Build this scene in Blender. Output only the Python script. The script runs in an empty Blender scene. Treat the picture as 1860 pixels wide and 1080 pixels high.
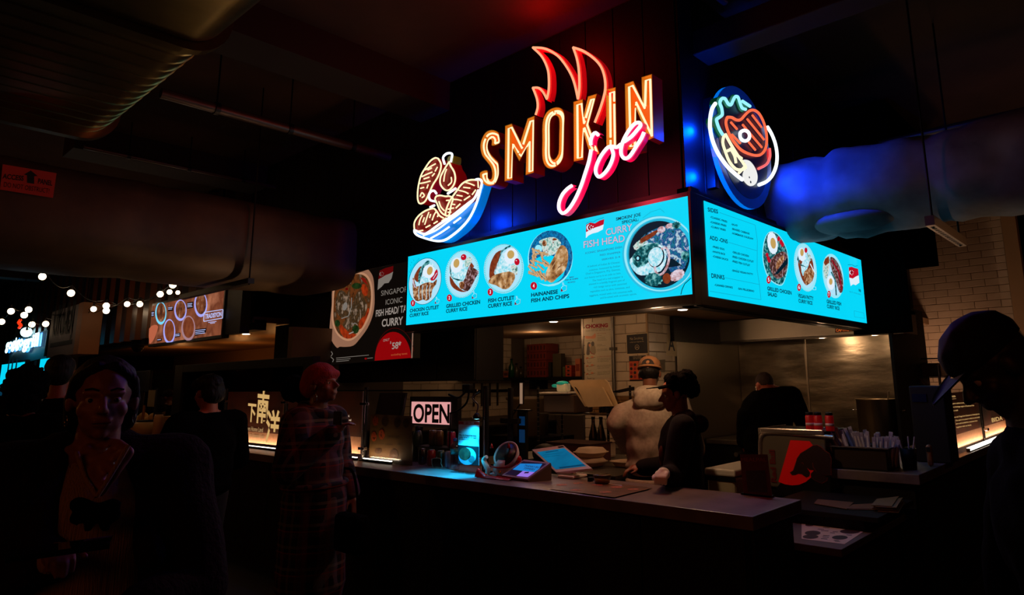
import bpy, bmesh, math, random
from math import sin, cos, pi, radians, hypot, atan2
from mathutils import Vector, Matrix, geometry, noise
random.seed(7)
SC = bpy.context.scene
COL = SC.collection
# ---------------------------------------------------------------- camera
F_PX, CX, CY = 1220.05, 1032.05, 462.64
YAW, PITCH, ROLL = 0.7125, 0.1868, -0.0143
CAM = Vector((0, 0, 1.6))
_f = Vector((-sin(YAW) * cos(PITCH), cos(YAW) * cos(PITCH), sin(PITCH)))
_r = Vector((cos(YAW), sin(YAW), 0)); _u = _r.cross(_f)
_r2 = cos(ROLL) * _r + sin(ROLL) * _u
_u2 = -sin(ROLL) * _r + cos(ROLL) * _u
cd = bpy.data.cameras.new('camera'); cam = bpy.data.objects.new('camera', cd); COL.objects.link(cam)
cd.sensor_fit = 'HORIZONTAL'; cd.sensor_width = 36; cd.lens = F_PX / 1860 * 36
cd.shift_x = -(CX - 930) / 1860; cd.shift_y = (CY - 540) / 1860
cd.clip_start = 0.02; cd.clip_end = 200
cam.matrix_world = Matrix.Translation(CAM) @ Matrix((_r2, _u2, -_f)).transposed().to_4x4()
SC.camera = cam
vs = SC.view_settings
SC.display_settings.display_device = 'sRGB'
vs.view_transform = 'Standard'; vs.look = 'None'; vs.exposure = 0.0; vs.gamma = 1.0; vs.use_curve_mapping = False
W = bpy.data.worlds.new('dark_hall'); SC.world = W; W.use_nodes = True
W.node_tree.nodes['Background'].inputs[0].default_value = (1.0, 0.42, 0.16, 1)
W.node_tree.nodes['Background'].inputs[1].default_value = 0.004
try:
    SC.cycles.use_denoising = True
    SC.cycles.sample_clamp_indirect = 2.0
    SC.cycles.max_bounces = 6
except Exception: pass

def lin(c):
    c /= 255
    return c / 12.92 if c <= 0.04045 else ((c + 0.055) / 1.055) ** 2.4
def L3(c): return tuple(lin(x) for x in c)

def light(name, kind, loc, energy, col, size=0.1, target=None, size_y=None, spot=None, spread=None):
    d = bpy.data.lights.new(name, kind); d.energy = energy; d.color = L3(col)
    if kind == 'AREA':
        d.size = size
        if size_y: d.shape = 'RECTANGLE'; d.size_y = size_y
        if spread: d.spread = radians(spread)
    else: d.shadow_soft_size = size
    if spot: d.spot_size = radians(spot); d.spot_blend = 0.6
    o = bpy.data.objects.new(name, d); COL.objects.link(o); o.location = loc
    if target is not None:
        o.rotation_euler = (Vector(target) - Vector(loc)).to_track_quat('-Z', 'Y').to_euler()
    return o
# unseen warm fill, added to lift the ambient of the hall
light('hall_fill', 'AREA', (1.0, -4.0, 4.3), 22, (255, 130, 65), 4.0, (-3, 4, 0.5))
light('hall_fill', 'AREA', (-9, -3.0, 4.3), 26, (255, 130, 65), 4.0, (-9, 3, 0.5))
light('duct_fill', 'POINT', (-6.2, -1.2, 2.4), 12, (255, 170, 80), 0.06)  # added fill, brightens the overhead metal duct
light('tile_wall_fill', 'POINT', (.6, 8.2, 3.0), 6, (255, 170, 110), 0.1)  # this and the next: added fill for the right tiled wall
light('tile_wall_fill', 'POINT', (-2.15, 9.6, 1.9), 6, (255, 190, 150), 0.05)
# spot and first point: downlights modelled below; other points: unseen added fill
KL = [((-5.24, 5.5, 2.2), 3.5), ((-4.3, 4.6, 2.2), 7), ((-2.55, 3.83, 2.04), 13), ((-3.3, 4.9, 2.2), 3), ((-6.6, 6.9, 2.2), 2.5)]
light('kitchen_spot', 'SPOT', (-3.5, 5.78, 2.25), 12, (255, 195, 145), .05, (-3.4, 5.78, 0), spot=105)
for p, e in KL: light('kitchen_downlight_and_fill', 'POINT', p, e, (255, 200, 150), 0.06)
# neon sign spill: flame on the ceiling, blue halo lamps behind the bowl and the plate
light('flame_glow', 'POINT', (-3.35, 3.60, 4.33), 7, (255, 20, 12), 0.12)
light('joe_glow', 'POINT', (-2.75, 3.45, 2.98), 15, (255, 60, 80), 0.12)
light('bowl_halo', 'POINT', (-4.33, 3.84, 3.02), 22, (0, 60, 255), 0.05)
light('bowl_halo', 'POINT', (-4.75, 3.88, 3.0), 1.5, (0, 60, 255), 0.05)
for y_, z_, e_ in ((4.15, 3.4, 24), (4.15, 3.05, 22), (4.5, 2.86, 6)): light('plate_halo', 'POINT', (-2.305, y_, z_), e_, (0, 60, 255), 0.03)
light('plate_halo', 'SPOT', (-2.08, 4.98, 3.32), 32, (0, 60, 255), .02, (-1.85, 5.6, 3.12), spot=120)

# ---------------------------------------------------------------- pixel helpers (measured positions on real planes)
def ray(u, v): return _r2 * ((u - CX) / F_PX) - _u2 * ((v - CY) / F_PX) + _f
def onX(u, v, x): d = ray(u, v); return CAM + d * (x / d.x)
def onY(u, v, y): d = ray(u, v); return CAM + d * (y / d.y)
def onZ(u, v, z): d = ray(u, v); return CAM + d * ((z - 1.6) / d.z)
def onD(u, v, D): return CAM + ray(u, v) * D
class PL:
    """vertical plane through p, horizontal axis a, facing n"""
    def __init__(s, p, a, n):
        s.p = Vector(p); s.a = Vector(a).normalized(); s.n = Vector(n).normalized(); s.z = s.n.cross(s.a) if abs(s.n.z) > .5 or abs(s.a.z) > 1e-6 else Vector((0, 0, 1))
    def hit(s, u, v):
        d = ray(u, v); t = (s.p - CAM).dot(s.n) / d.dot(s.n); return CAM + d * t
    def uv(s, u, v):
        q = s.hit(u, v) - s.p; return (q.dot(s.a), q.dot(s.z))
    def at(s, x, y, k=0.0): return s.p + s.a * x + s.z * y + s.n * k

# ---------------------------------------------------------------- materials
_M = {}
def mat(name, col, rough=0.6, metal=0.0, em=0.0, col2=None, sc=12.0, bump=0.0, bsc=40.0, alpha=1.0, trans=0.0, emcol=None, kind='NOISE', stretch=None, spec=None, lo=.35, hi=.65):
    if name in _M: return _M[name]
    m = bpy.data.materials.new(name); m.use_nodes = True; _M[name] = m
    nt = m.node_tree; b = nt.nodes['Principled BSDF']
    c = L3(col) + (1,)
    b.inputs['Base Color'].default_value = c
    b.inputs['Roughness'].default_value = rough; b.inputs['Metallic'].default_value = metal
    if spec is not None: b.inputs['Specular IOR Level'].default_value = spec
    if trans: b.inputs['Transmission Weight'].default_value = trans
    if alpha < 1: b.inputs['Alpha'].default_value = alpha
    tc = None
    def tex(kind, sc):
        nonlocal tc
        if tc is None:
            tc = nt.nodes.new('ShaderNodeTexCoord'); mp = nt.nodes.new('ShaderNodeMapping')
            if stretch: mp.inputs['Scale'].default_value = stretch
            nt.links.new(tc.outputs['Object'], mp.inputs['Vector']); tc = mp
        if kind == 'VORONOI':
            t = nt.nodes.new('ShaderNodeTexVoronoi'); t.inputs['Scale'].default_value = sc; o = t.outputs['Distance']
        elif kind == 'WAVE':
            t = nt.nodes.new('ShaderNodeTexWave'); t.inputs['Scale'].default_value = sc; t.inputs['Distortion'].default_value = 3; o = t.outputs['Fac']
        else:
            t = nt.nodes.new('ShaderNodeTexNoise'); t.inputs['Scale'].default_value = sc; t.inputs['Detail'].default_value = 6; o = t.outputs['Fac']
        nt.links.new(tc.outputs['Vector'], t.inputs['Vector']); return o
    if col2 is not None:
        r = nt.nodes.new('ShaderNodeValToRGB')
        cs = [col, col2] if not isinstance(col2[0], (tuple, list)) else [col] + list(col2)
        el = r.color_ramp.elements
        for i, cc in enumerate(cs):
            pos = lo + (hi - lo) * i / (len(cs) - 1)
            e = el[i] if i < 2 else el.new(pos)
            e.position = pos; e.color = L3(cc) + (1,)
        nt.links.new(tex(kind, sc), r.inputs['Fac'])
        nt.links.new(r.outputs['Color'], b.inputs['Base Color'])
        if em: nt.links.new(r.outputs['Color'], b.inputs['Emission Color'])
    elif em: b.inputs['Emission Color'].default_value = (L3(emcol) + (1,)) if emcol else c
    if em:
        b.inputs['Emission Strength'].default_value = em
        if rough >= 0.99: b.inputs['Specular IOR Level'].default_value = 0
        if name.startswith('screen_') or name.startswith('tube_'):
            for l in list(nt.links):
                if l.to_socket == b.inputs['Base Color']: nt.links.remove(l)
            b.inputs['Base Color'].default_value = (0.004, 0.004, 0.004, 1)
            b.inputs['Specular IOR Level'].default_value = 0.1
    if bump:
        bp = nt.nodes.new('ShaderNodeBump'); bp.inputs['Strength'].default_value = bump; bp.inputs['Distance'].default_value = 0.01
        nt.links.new(tex('NOISE', bsc), bp.inputs['Height']); nt.links.new(bp.outputs['Normal'], b.inputs['Normal'])
    return m
def emit(name, col, s=1.0, col2=None, sc=12., kind='NOISE', stretch=None, lo=.35, hi=.65): return mat('screen_' + name, col, 1.0, em=s, col2=col2, sc=sc, kind=kind, stretch=stretch, lo=lo, hi=hi)
def tube_m(name, col, s): return mat('tube_' + name, col, .3, em=s)
def glassm(name='clear_glass', tint=(255, 255, 255), a=0.12, rough=.03):
    if name in _M: return _M[name]
    m = bpy.data.materials.new(name); m.use_nodes = True; _M[name] = m; nt = m.node_tree
    nt.nodes.remove(nt.nodes['Principled BSDF'])
    t = nt.nodes.new('ShaderNodeBsdfTransparent'); g = nt.nodes.new('ShaderNodeBsdfGlossy'); x = nt.nodes.new('ShaderNodeMixShader')
    t.inputs[0].default_value = L3(tint) + (1,); g.inputs['Roughness'].default_value = rough
    fr = nt.nodes.new('ShaderNodeLayerWeight'); pw = nt.nodes.new('ShaderNodeMath'); pw.operation = 'POWER'; pw.inputs[1].default_value = 4
    mu = nt.nodes.new('ShaderNodeMath'); mu.operation = 'MULTIPLY_ADD'; mu.inputs[1].default_value = .7; mu.inputs[2].default_value = .02 + a * .2; mu.use_clamp = True
    nt.links.new(fr.outputs['Facing'], pw.inputs[0]); nt.links.new(pw.outputs[0], mu.inputs[0]); nt.links.new(mu.outputs[0], x.inputs[0])
    nt.links.new(t.outputs[0], x.inputs[1]); nt.links.new(g.outputs[0], x.inputs[2])
    nt.links.new(x.outputs[0], nt.nodes['Material Output'].inputs[0]); return m

# ---------------------------------------------------------------- object helpers
def tag(o, label=None, cat=None, group=None, kind=None):
    if label: o['label'] = label
    if cat: o['category'] = cat
    if group: o['group'] = group
    if kind: o['kind'] = kind
    return o
def thing(name, label, cat, loc, group=None):
    o = bpy.data.objects.new(name, None); o.empty_display_size = .05; COL.objects.link(o); o.location = loc
    return tag(o, label, cat, group)
def wloc(o):
    v = Vector((0, 0, 0))
    while o: v += o.location; o = o.parent
    return v
class MB:
    """collects geometry in world coordinates; build() links it as one mesh object"""
    def __init__(s): s.v = []; s.f = []; s.m = []; s.mats = []; s.sm = []
    def _mi(s, m):
        if m not in s.mats: s.mats.append(m)
        return s.mats.index(m)
    def add(s, vs, fs, m, smooth=False):
        b = len(s.v); s.v += [tuple(v) for v in vs]; i = s._mi(m)
        for f in fs: s.f.append([b + k for k in f]); s.m.append(i); s.sm.append(smooth)
        return s
    def box(s, lo, hi, m, bev=0.0, T=None):
        x0, x1 = sorted((lo[0], hi[0])); y0, y1 = sorted((lo[1], hi[1])); z0, z1 = sorted((lo[2], hi[2]))
        if bev <= 0:
            vs = [Vector((x, y, z)) for z in (z0, z1) for y in (y0, y1) for x in (x0, x1)]
            fs = [(0, 2, 3, 1), (4, 5, 7, 6), (0, 1, 5, 4), (2, 6, 7, 3), (0, 4, 6, 2), (1, 3, 7, 5)]
        else:
            b = min(bev, (x1 - x0) * .49, (y1 - y0) * .49, (z1 - z0) * .49)
            bm = bmesh.new(); bmesh.ops.create_cube(bm, size=1)
            for v in bm.verts: v.co = Vector(((x0 + x1) / 2 + v.co.x * (x1 - x0), (y0 + y1) / 2 + v.co.y * (y1 - y0), (z0 + z1) / 2 + v.co.z * (z1 - z0)))
            bmesh.ops.bevel(bm, geom=list(bm.edges), offset=b, segments=2, affect='EDGES', profile=.5)
            vs = [v.co.copy() for v in bm.verts]; fs = [[v.index for v in f.verts] for f in bm.faces]; bm.free()
        if T is not None: vs = [T @ v for v in vs]
        return s.add(vs, fs, m, False)
    def prism(s, pts, off, m, m2=None, cap=True):
        """extrude the closed 3D polygon pts by vector off"""
        off = Vector(off); P = [Vector(p) for p in pts]; n = len(P)
        vs = P + [p + off for p in P]
        sides = [(i, (i + 1) % n, n + (i + 1) % n, n + i) for i in range(n)]
        s.add(vs, sides, m2 or m)
        if cap:
            tr = geometry.tessellate_polygon([P])
            s.add(P, [t for t in tr], m); s.add([p + off for p in P], [t for t in tr], m)
        return s
    def flat(s, pts, m):
        P = [Vector(p) for p in pts]
        return s.add(P, [tuple(t) for t in geometry.tessellate_polygon([P])], m)
    def tube(s, pts, r, m, n=8, closed=False, cap=True, smooth=True, up=None):
        P = [Vector(p) for p in pts]; N = len(P); R = r if isinstance(r, (list, tuple)) else [r] * N
        ring = []; prev = None
        for i, p in enumerate(P):
            if closed: t = P[(i + 1) % N] - P[i - 1]
            else: t = P[min(i + 1, N - 1)] - P[max(i - 1, 0)]
            if t.length < 1e-9: t = Vector((0, 0, 1))
            t.normalize()
            if prev is None:
                a = Vector((0, 0, 1)) if abs(t.z) < .9 else Vector((1, 0, 0))
                x = t.cross(a).normalized()
            else:
                x = prev - t * prev.dot(t)
                x = x.normalized() if x.length > 1e-6 else t.cross(Vector((0, 1, 0.1))).normalized()
            prev = x; y = t.cross(x)
            ring += [p + (x * cos(2 * pi * k / n) + y * sin(2 * pi * k / n)) * R[i] for k in range(n)]
        fs = []
        for i in range(N if closed else N - 1):
            j = (i + 1) % N
            for k in range(n): fs.append((i * n + k, i * n + (k + 1) % n, j * n + (k + 1) % n, j * n + k))
        s.add(ring, fs, m, smooth)
        if cap and not closed:
            s.add(ring[:n], [tuple(range(n - 1, -1, -1))], m); s.add(ring[-n:], [tuple(range(n))], m)
        return s
    def cyl(s, a, b, r, m, n=16, r2=None, cap=True): return s.tube([a, b], [r, r if r2 is None else r2], m, n, cap=cap)
    def lathe(s, c, prof, m, n=20, smooth=True, T=None, sx=1.0):
        """prof = [(r, z)...] around the vertical axis through c"""
        c = Vector(c); vs = []; fs = []
        for r, z in prof:
            for k in range(n): vs.append(Vector((sx * r * cos(2 * pi * k / n), r * sin(2 * pi * k / n), z)))
        for i in range(len(prof) - 1):
            for k in range(n): fs.append((i * n + k, i * n + (k + 1) % n, (i + 1) * n + (k + 1) % n, (i + 1) * n + k))
        if prof[0][0] > 1e-4: fs.append(tuple(range(n - 1, -1, -1)))
        if prof[-1][0] > 1e-4: fs.append(tuple((len(prof) - 1) * n + k for k in range(n)))
        vs = [c + (T @ v if T is not None else v) for v in vs]
        return s.add(vs, fs, m, smooth)
    def ball(s, c, r, m, n=12, sc=(1, 1, 1), T=None):
        c = Vector(c); prof = [(r * sin(pi * i / n), -r * cos(pi * i / n)) for i in range(n + 1)]
        vs = []; fs = []; k2 = n * 2
        for rr, z in prof:
            for k in range(k2):
                q = Vector((rr * cos(2 * pi * k / k2) * sc[0], rr * sin(2 * pi * k / k2) * sc[1], z * sc[2])); vs.append(c + (T @ q if T is not None else q))
        for i in range(n):
            for k in range(k2): fs.append((i * k2 + k, i * k2 + (k + 1) % k2, (i + 1) * k2 + (k + 1) % k2, (i + 1) * k2 + k))
        return s.add(vs, fs, m, True)
    def build(s, name, parent=None, label=None, kind=None, loc=None):
        me = bpy.data.meshes.new(name)
        o = wloc(parent) if parent else Vector(loc) if loc is not None else Vector((0, 0, 0))
        me.from_pydata([(v[0] - o.x, v[1] - o.y, v[2] - o.z) for v in s.v], [], s.f)
        for m in s.mats: me.materials.append(m)
        me.polygons.foreach_set('material_index', s.m); me.polygons.foreach_set('use_smooth', s.sm)
        me.update()
        ob = bpy.data.objects.new(name, me); COL.objects.link(ob)
        if parent: ob.parent = parent
        else: ob.location = o
        if label: ob['label'] = label
        if kind: ob['kind'] = kind
        return ob
def copy_tree(o, parent=None):
    c = o.copy(); COL.objects.link(c); c.parent = parent
    for ch in list(o.children): copy_tree(ch, c)
    return c
def smooth_path(pts, n=6, closed=False):
    P = [Vector(p) for p in pts]; out = []; N = len(P)
    rng = range(N if closed else N - 1)
    for i in rng:
        p0 = P[(i - 1) % N] if closed or i > 0 else P[0]; p1 = P[i]; p2 = P[(i + 1) % N]
        p3 = P[(i + 2) % N] if closed or i + 2 < N else P[-1]
        for k in range(n):
            t = k / n
            out.append(0.5 * ((2 * p1) + (p2 - p0) * t + (2 * p0 - 5 * p1 + 4 * p2 - p3) * t * t + (3 * p1 - p0 - 3 * p2 + p3) * t ** 3))
    if not closed: out.append(P[-1])
    return out
_txt = {}
def text_mesh(s, bold=0.0, res=None):
    res = res or (5 if len(s) < 10 else 3)
    k = (s, bold)
    if k in _txt: return _txt[k]
    cu = bpy.data.curves.new('t', 'FONT'); cu.body = s; cu.size = 1; cu.offset = bold; cu.resolution_u = res; cu.fill_mode = 'FRONT'
    ob = bpy.data.objects.new('t', cu); COL.objects.link(ob)
    dg = bpy.context.evaluated_depsgraph_get(); me = bpy.data.meshes.new_from_object(ob.evaluated_get(dg))
    vs = [v.co.copy() for v in me.vertices]; fs = [list(p.vertices) for p in me.polygons]
    bpy.data.objects.remove(ob); bpy.data.curves.remove(cu); bpy.data.meshes.remove(me)
    _txt[k] = (vs, fs); return vs, fs
class ART:
    """flat print on a plane: outlines measured in the photograph's pixels, z0 = crop origin and scale of the measurement"""
    def __init__(s, pl, base=0.002): s.pl = pl; s.mb = MB(); s.base = base; s.c = (0, 0, 1)
    def crop(s, x, y, k): s.c = (x, y, k); return s
    def q(s, p): return (s.c[0] + p[0] / s.c[2], s.c[1] + p[1] / s.c[2])
    def pt(s, p, lay): x, y = s.pl.uv(*s.q(p)); return s.pl.at(x, y, s.base + lay * 0.0012)
    def poly(s, pts, m, lay=1, sm=0):
        P = [s.pt(p, lay) for p in pts]
        if sm: P = smooth_path(P, sm, True)
        s.mb.flat(P, m); return s
    def ell(s, cx, cy, rx, ry, m, lay=1, ang=0, n=28, wob=0):
        a = radians(ang); P = []
        for i in range(n):
            t = 2 * pi * i / n; w = 1 + wob * sin(i * 2.7 + cx)
            x, y = rx * cos(t) * w, ry * sin(t) * w
            P.append((cx + x * cos(a) - y * sin(a), cy + x * sin(a) + y * cos(a)))
        return s.poly(P, m, lay)
    def ring(s, cx, cy, rx, ry, m, lay=1, ang=0, w=1.5, n=40, dots=0):
        a = radians(ang); pts = []
        for i in range(n):
            t = 2 * pi * i / n; x, y = rx * cos(t), ry * sin(t)
            pts.append((cx + x * cos(a) - y * sin(a), cy + x * sin(a) + y * cos(a)))
        if dots:
            for p in pts: s.ell(p[0], p[1], w, w, m, lay, n=6)
        else: s.line(pts + [pts[0]], m, w, lay)
        return s
    def line(s, pts, m, w=1.5, lay=1):
        Q = [Vector((p[0], p[1])) for p in pts]
        for a, b in zip(Q, Q[1:]):
            d = (b - a)
            if d.length < 1e-6: continue
            d.normalize(); nn = Vector((-d.y, d.x)) * w / 2
            s.poly([a + nn, b + nn, b - nn, a - nn], m, lay)
        return s
    def text(s, st, a, b, h, m, lay=2, bold=0.0):
        """cap line text from a to b (left and right ends of the baseline), h cap height at a"""
        a_ = s.pl.uv(*s.q(a)); b_ = s.pl.uv(*s.q(b)); t_ = s.pl.uv(*s.q((a[0], a[1] - h)))
        vs, fs = text_mesh(st, bold)
        if not vs: return s
        x0 = min(v.x for v in vs); x1 = max(v.x for v in vs)
        y1 = 0.70
        sx = (b_[0] - a_[0]) / (x1 - x0); sy = (t_[1] - a_[1]) / y1
        k = s.base + lay * 0.0012
        s.mb.add([s.pl.at(a_[0] + (v.x - x0) * sx, a_[1] + (b_[1] - a_[1]) * (v.x - x0) / (x1 - x0) + v.y * sy, k) for v in vs], fs, m); return s
    def build(s, name, parent, label=None): return s.mb.build(name, parent, label, 'stuff' if any(k in name for k in ('text', 'lines', 'icons', 'title')) else None)

def nth(i):
    W_ = 'first second third fourth fifth sixth seventh eighth ninth tenth eleventh twelfth thirteenth fourteenth fifteenth sixteenth seventeenth eighteenth nineteenth'.split()
    if i < 19: return W_[i]
    t, u = divmod(i + 1, 10); T_ = {2: 'twent', 3: 'thirt', 4: 'fort'}[t]
    return T_ + 'ieth' if u == 0 else T_ + 'y-' + W_[u - 1]
# ================================================================ STRUCTURE
m_floor = mat('dark_concrete', (34, 28, 24), .5, col2=(24, 20, 18), sc=3, bump=.1)
m_black = mat('black_paint', (13, 10, 9), .6, spec=.25)
m_blackgloss = mat('black_bezel', (9, 8, 8), .35)
m_ceil = mat('ceiling_paint', (74, 52, 40), .9, col2=(60, 44, 34), sc=1.2, spec=.1)
m_tile = mat('white_tile', (208, 190, 165), .22, col2=(188, 170, 145), sc=3.0)
m_grout = mat('grout', (96, 84, 70), .9)
m_wall = mat('cream_wall', (170, 140, 108), .8, spec=.1)
m_steel = mat('brushed_steel', (150, 142, 130), .32, 1.0, bump=.08, bsc=9, stretch=(1, 1, 14))
m_steel2 = mat('dull_steel', (112, 106, 98), .4, 1.0)
m_chrome = mat('chrome', (190, 190, 195), .12, 1.0)
m_blk_metal = mat('black_metal', (20, 19, 19), .4, .6)
m_count = mat('laminate_counter', (122, 104, 98), .38, col2=(98, 82, 78), sc=7, bump=.05)
m_count_edge = mat('counter_edge', (92, 80, 66), .6)
m_front = mat('dark_counter_front', (26, 19, 16), .7, col2=(20, 15, 12), sc=5, spec=.2)
def struct(name, mb): return mb.build(name, kind='structure')
struct('floor', MB().box((-34, -6, -.1), (7, 18, 0), m_floor))
struct('ceiling', MB().box((-34, -6, 4.55), (7, 18, 4.65), m_ceil))
struct('wall_back', MB().box((-34, 15.8, 0), (7, 16, 4.55), m_black))
struct('wall_left', MB().box((-34, -6, 0), (-33.8, 16, 4.55), m_black))
struct('wall_right', MB().box((6.8, -6, 0), (7, 16, 4.55), m_black))
struct('wall_behind', MB().box((-34, -6, 0), (7, -5.8, 4.55), m_black))
ZB, ZT, YF, XS = 2.15, 2.81, 3.814, -2.211      # menu screens
# kitchen shell --------------------------------------------------
KX = -4.0      # tiled return wall of the cooking alcove
C3, C2, XL = 5.88, 7.9, -7.8
KC = 2.30
struct('ceiling_kitchen', MB().box((-9.0, 4.7, KC), (-2.3, 10.4, KC + .08), m_wall).box((-5.2, 3.99, KC), (-2.3, 4.7, KC + .08), m_wall))
def tiles(pl, x0, x1, z0, z1, tw, th, parent, m=m_tile, name='tile', off=0.006, maxn=300):
    """running-bond tiles proud of the wall, each its own object sharing three meshes"""
    n = 0; row = 0; z = z0; rest = MB(); cache = {}
    a = pl.a
    while z < z1 - .01:
        x = x0 - (tw / 2 if row % 2 else 0)
        while x < x1:
            xa, xb = max(x, x0), min(x + tw, x1)
            if xb - xa > .02:
                w = round(xb - xa - .004, 3); h = round(min(th, z1 - z) - .004, 3)
                if n < maxn:
                    key = (w, h)
                    if key not in cache:
                        q = MB(); P = [pl.a * 0, pl.a * w, pl.a * w + Vector((0, 0, h)), Vector((0, 0, h))]
                        e = .005; Q = [pl.a * e + Vector((0, 0, e)) + pl.n * off, pl.a * (w - e) + Vector((0, 0, e)) + pl.n * off, pl.a * (w - e) + Vector((0, 0, h - e)) + pl.n * off, pl.a * e + Vector((0, 0, h - e)) + pl.n * off]
                        q.add(P + Q, [(4, 5, 6, 7), (0, 1, 5, 4), (1, 2, 6, 5), (2, 3, 7, 6), (3, 0, 4, 7)], m)
                        ob = q.build(name, None); cache[key] = ob.data; bpy.data.objects.remove(ob)
                    ob = bpy.data.objects.new(name, cache[key]); COL.objects.link(ob); ob.parent = parent
                    ob.location = pl.at(xa + .002, z + .002 - 0, .0005) - wloc(parent)
                    ob.rotation_euler = (random.uniform(-.006, .006), random.uniform(-.006, .006), 0)
                    n += 1
                else:
                    P0 = pl.at(xa + .002, z + .002, off)
                    rest.add([P0, P0 + a * w, P0 + a * w + Vector((0, 0, h)), P0 + Vector((0, 0, h))], [(0, 1, 2, 3)], m)
            x += tw
        z += th; row += 1
    if rest.f: rest.build(name, parent, kind='stuff')
wl = struct('wall_kitchen', MB().box((XL - .1, 3.95, 0), (XL, C2 + .1, KC), m_grout))
tiles(PL((XL, 3.95, 0), (0, 1, 0), (1, 0, 0)), 1.6, 3.65, 1.1, KC, .30, .10, wl)
wb = struct('wall_kitchen', MB().box((XL, C2, 0), (-4.88, C2 + .1, KC), m_grout))
tiles(PL((XL, C2, 0), (1, 0, 0), (0, -1, 0)), 0, 2.92, 1.1, KC, .30, .10, wb)
wp = struct('wall_pillar', MB().box((-4.88, C3, 0), (KX, 8.0, KC), m_grout))
tiles(PL((-4.88, C3, 0), (1, 0, 0), (0, -1, 0)), 0, 4.88 + KX, .9, KC, .30, .10, wp)
tiles(PL((KX, C3, 0), (0, 1, 0), (1, 0, 0)), 0, .51, .9, KC, .30, .10, wp)
trim = MB().box((KX - .012, C3 - .008, .9), (KX + .008, C3 + .012, KC), m_wall); trim.build('trim_1', None, kind='structure')
MB().box((-4.89, C3 - .012, .9), (-4.86, C3 + .02, KC), m_steel2).build('trim_2', None, kind='structure')
# tiled wall behind the right counter, seen up to the big duct
RY = 10.2
ra, rb = onY(1652, 500, RY).x, onY(1832, 500, RY).x
wr = struct('wall_tiled', MB().box((ra - 2.2, RY, 0), (rb, RY + .15, 4.3), m_grout))
tiles(PL((ra, RY, 0), (1, 0, 0), (0, -1, 0)), 0, rb - ra, 1.05, 3.75, .30, .095, wr)
MB().box((rb, RY - .02, 0), (rb + .16, RY + .18, 4.3), m_wall).build('trim_3', None, kind='structure')
# upper bulkhead that carries the signs
UB = MB().box((-9.2, 4.0, 2.9), (-2.36, 8.9, 4.55), m_black).box((-2.36, 7.27, 2.04), (-1.8, 7.31, 2.9), mat('matt_black', (5, 4, 4), .9, spec=.0)).box((-2.36, 7.29, 2.9), (-1.83, 8.9, 4.5), mat('matt_black', (0, 0, 0)))
ub = struct('wall_bulkhead', UB)
# narrow cladding boards on both faces of the bulkhead
m_clad = mat('dark_cladding', (16, 11, 10), .55, spec=.2)
for i in range(24):
    x = -2.37 - i * .285
    MB().box((x - .278, 3.985, 2.82), (x, 4.0, 4.54), m_clad, .003).build('board', ub)
for i in range(15):
    y = 3.99 + i * .285
    MB().box((-2.36, y, 2.82), (-2.345, y + .278, 4.54), m_clad, .003).build('board', ub)
# front fascia + underside around the screens
fa = MB()
fa.box((-5.36, YF + .08, 2.08), (-2.25, 4.0, 2.9), m_black)
fa.box((-2.36, YF + .08, 2.08), (XS - .06, 8.0, 2.9), m_black)
struct('wall_fascia', fa)
CXE = onY(865, 650, 4.6).x
fb = struct('wall_cupboard', MB().box((-9.2, 4.6, 1.63), (CXE, 4.98, 2.9), m_black))
for i in range(7):
    x1 = CXE - i * .62
    MB().box((x1 - .61, 4.58, 1.64), (x1 - .005, 4.6, 2.45), m_black, .004).build('panel', fb)

# ================================================================ MENU SCREENS
cy_ = (2, 212, 250)
e_cyan = emit('cyan', (4, 214, 248), 1.0, col2=((8, 216, 250), (60, 224, 250)), sc=1.1, lo=.5, hi=.85)
e_pale = emit('pale', (176, 226, 248)); e_white = emit('white', (226, 240, 252)); e_ink = emit('ink', (4, 38, 64)); e_dk = emit('dark', (4, 30, 44))
e_ink2 = emit('ink_light', (20, 130, 160)); e_red = emit('red', (190, 14, 38)); e_dred = emit('deep_red', (140, 10, 30)); e_yolk = emit('yolk', (196, 160, 92))
e_curry = emit('curry', (140, 62, 32), col2=(108, 44, 24), sc=40); e_cut = emit('cutlet', (84, 40, 22), col2=((150, 92, 52), (208, 176, 140)), sc=38)
e_grill = emit('grilled', (44, 24, 24), col2=((98, 58, 48), (170, 140, 150)), sc=42)
e_fish = emit('fried_fish', (104, 62, 34), col2=((176, 128, 78), (222, 190, 150)), sc=18); e_rice = emit('rice', (120, 214, 232), col2=(226, 244, 252), sc=50)
e_green = emit('greens', (4, 50, 52), col2=((10, 96, 104), (120, 190, 190)), sc=40); e_salad = emit('salad', (20, 40, 40), col2=((150, 200, 190), (224, 232, 225), (96, 60, 44)), sc=46, lo=.3, hi=.7)
e_fish2 = emit('fish_head', (10, 26, 44), col2=((30, 120, 150), (16, 60, 130), (190, 220, 232), (60, 40, 60)), sc=30, lo=.3, hi=.72)
e_rim = emit('bowl_rim', (40, 190, 226)); e_rim2 = emit('bowl_rim_light', (150, 232, 248)); e_shrimp = emit('onion', (170, 110, 110), col2=(226, 212, 226), sc=45)
e_chip = emit('chips', (206, 170, 124)); e_dblue = emit('plate_blue', (10, 60, 110), col2=(16, 130, 190), sc=60); e_pink = emit('pink_line', (206, 186, 214)); e_purple = emit('tiny', (40, 74, 130))
front = PL((-5.34, YF, 0), (1, 0, 0), (0, -1, 0)); side = PL((XS, 3.99, 0), (0, 1, 0), (1, 0, 0))
sf = thing('menu_screen', 'long cyan menu screen under the neon lettering, with numbered dishes and curry fish head', 'screen', (-3.8, YF, ZB))
A = front.uv(743, 466); B = front.uv(1249, 356)
x0, x1 = -5.337, -2.2326
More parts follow.
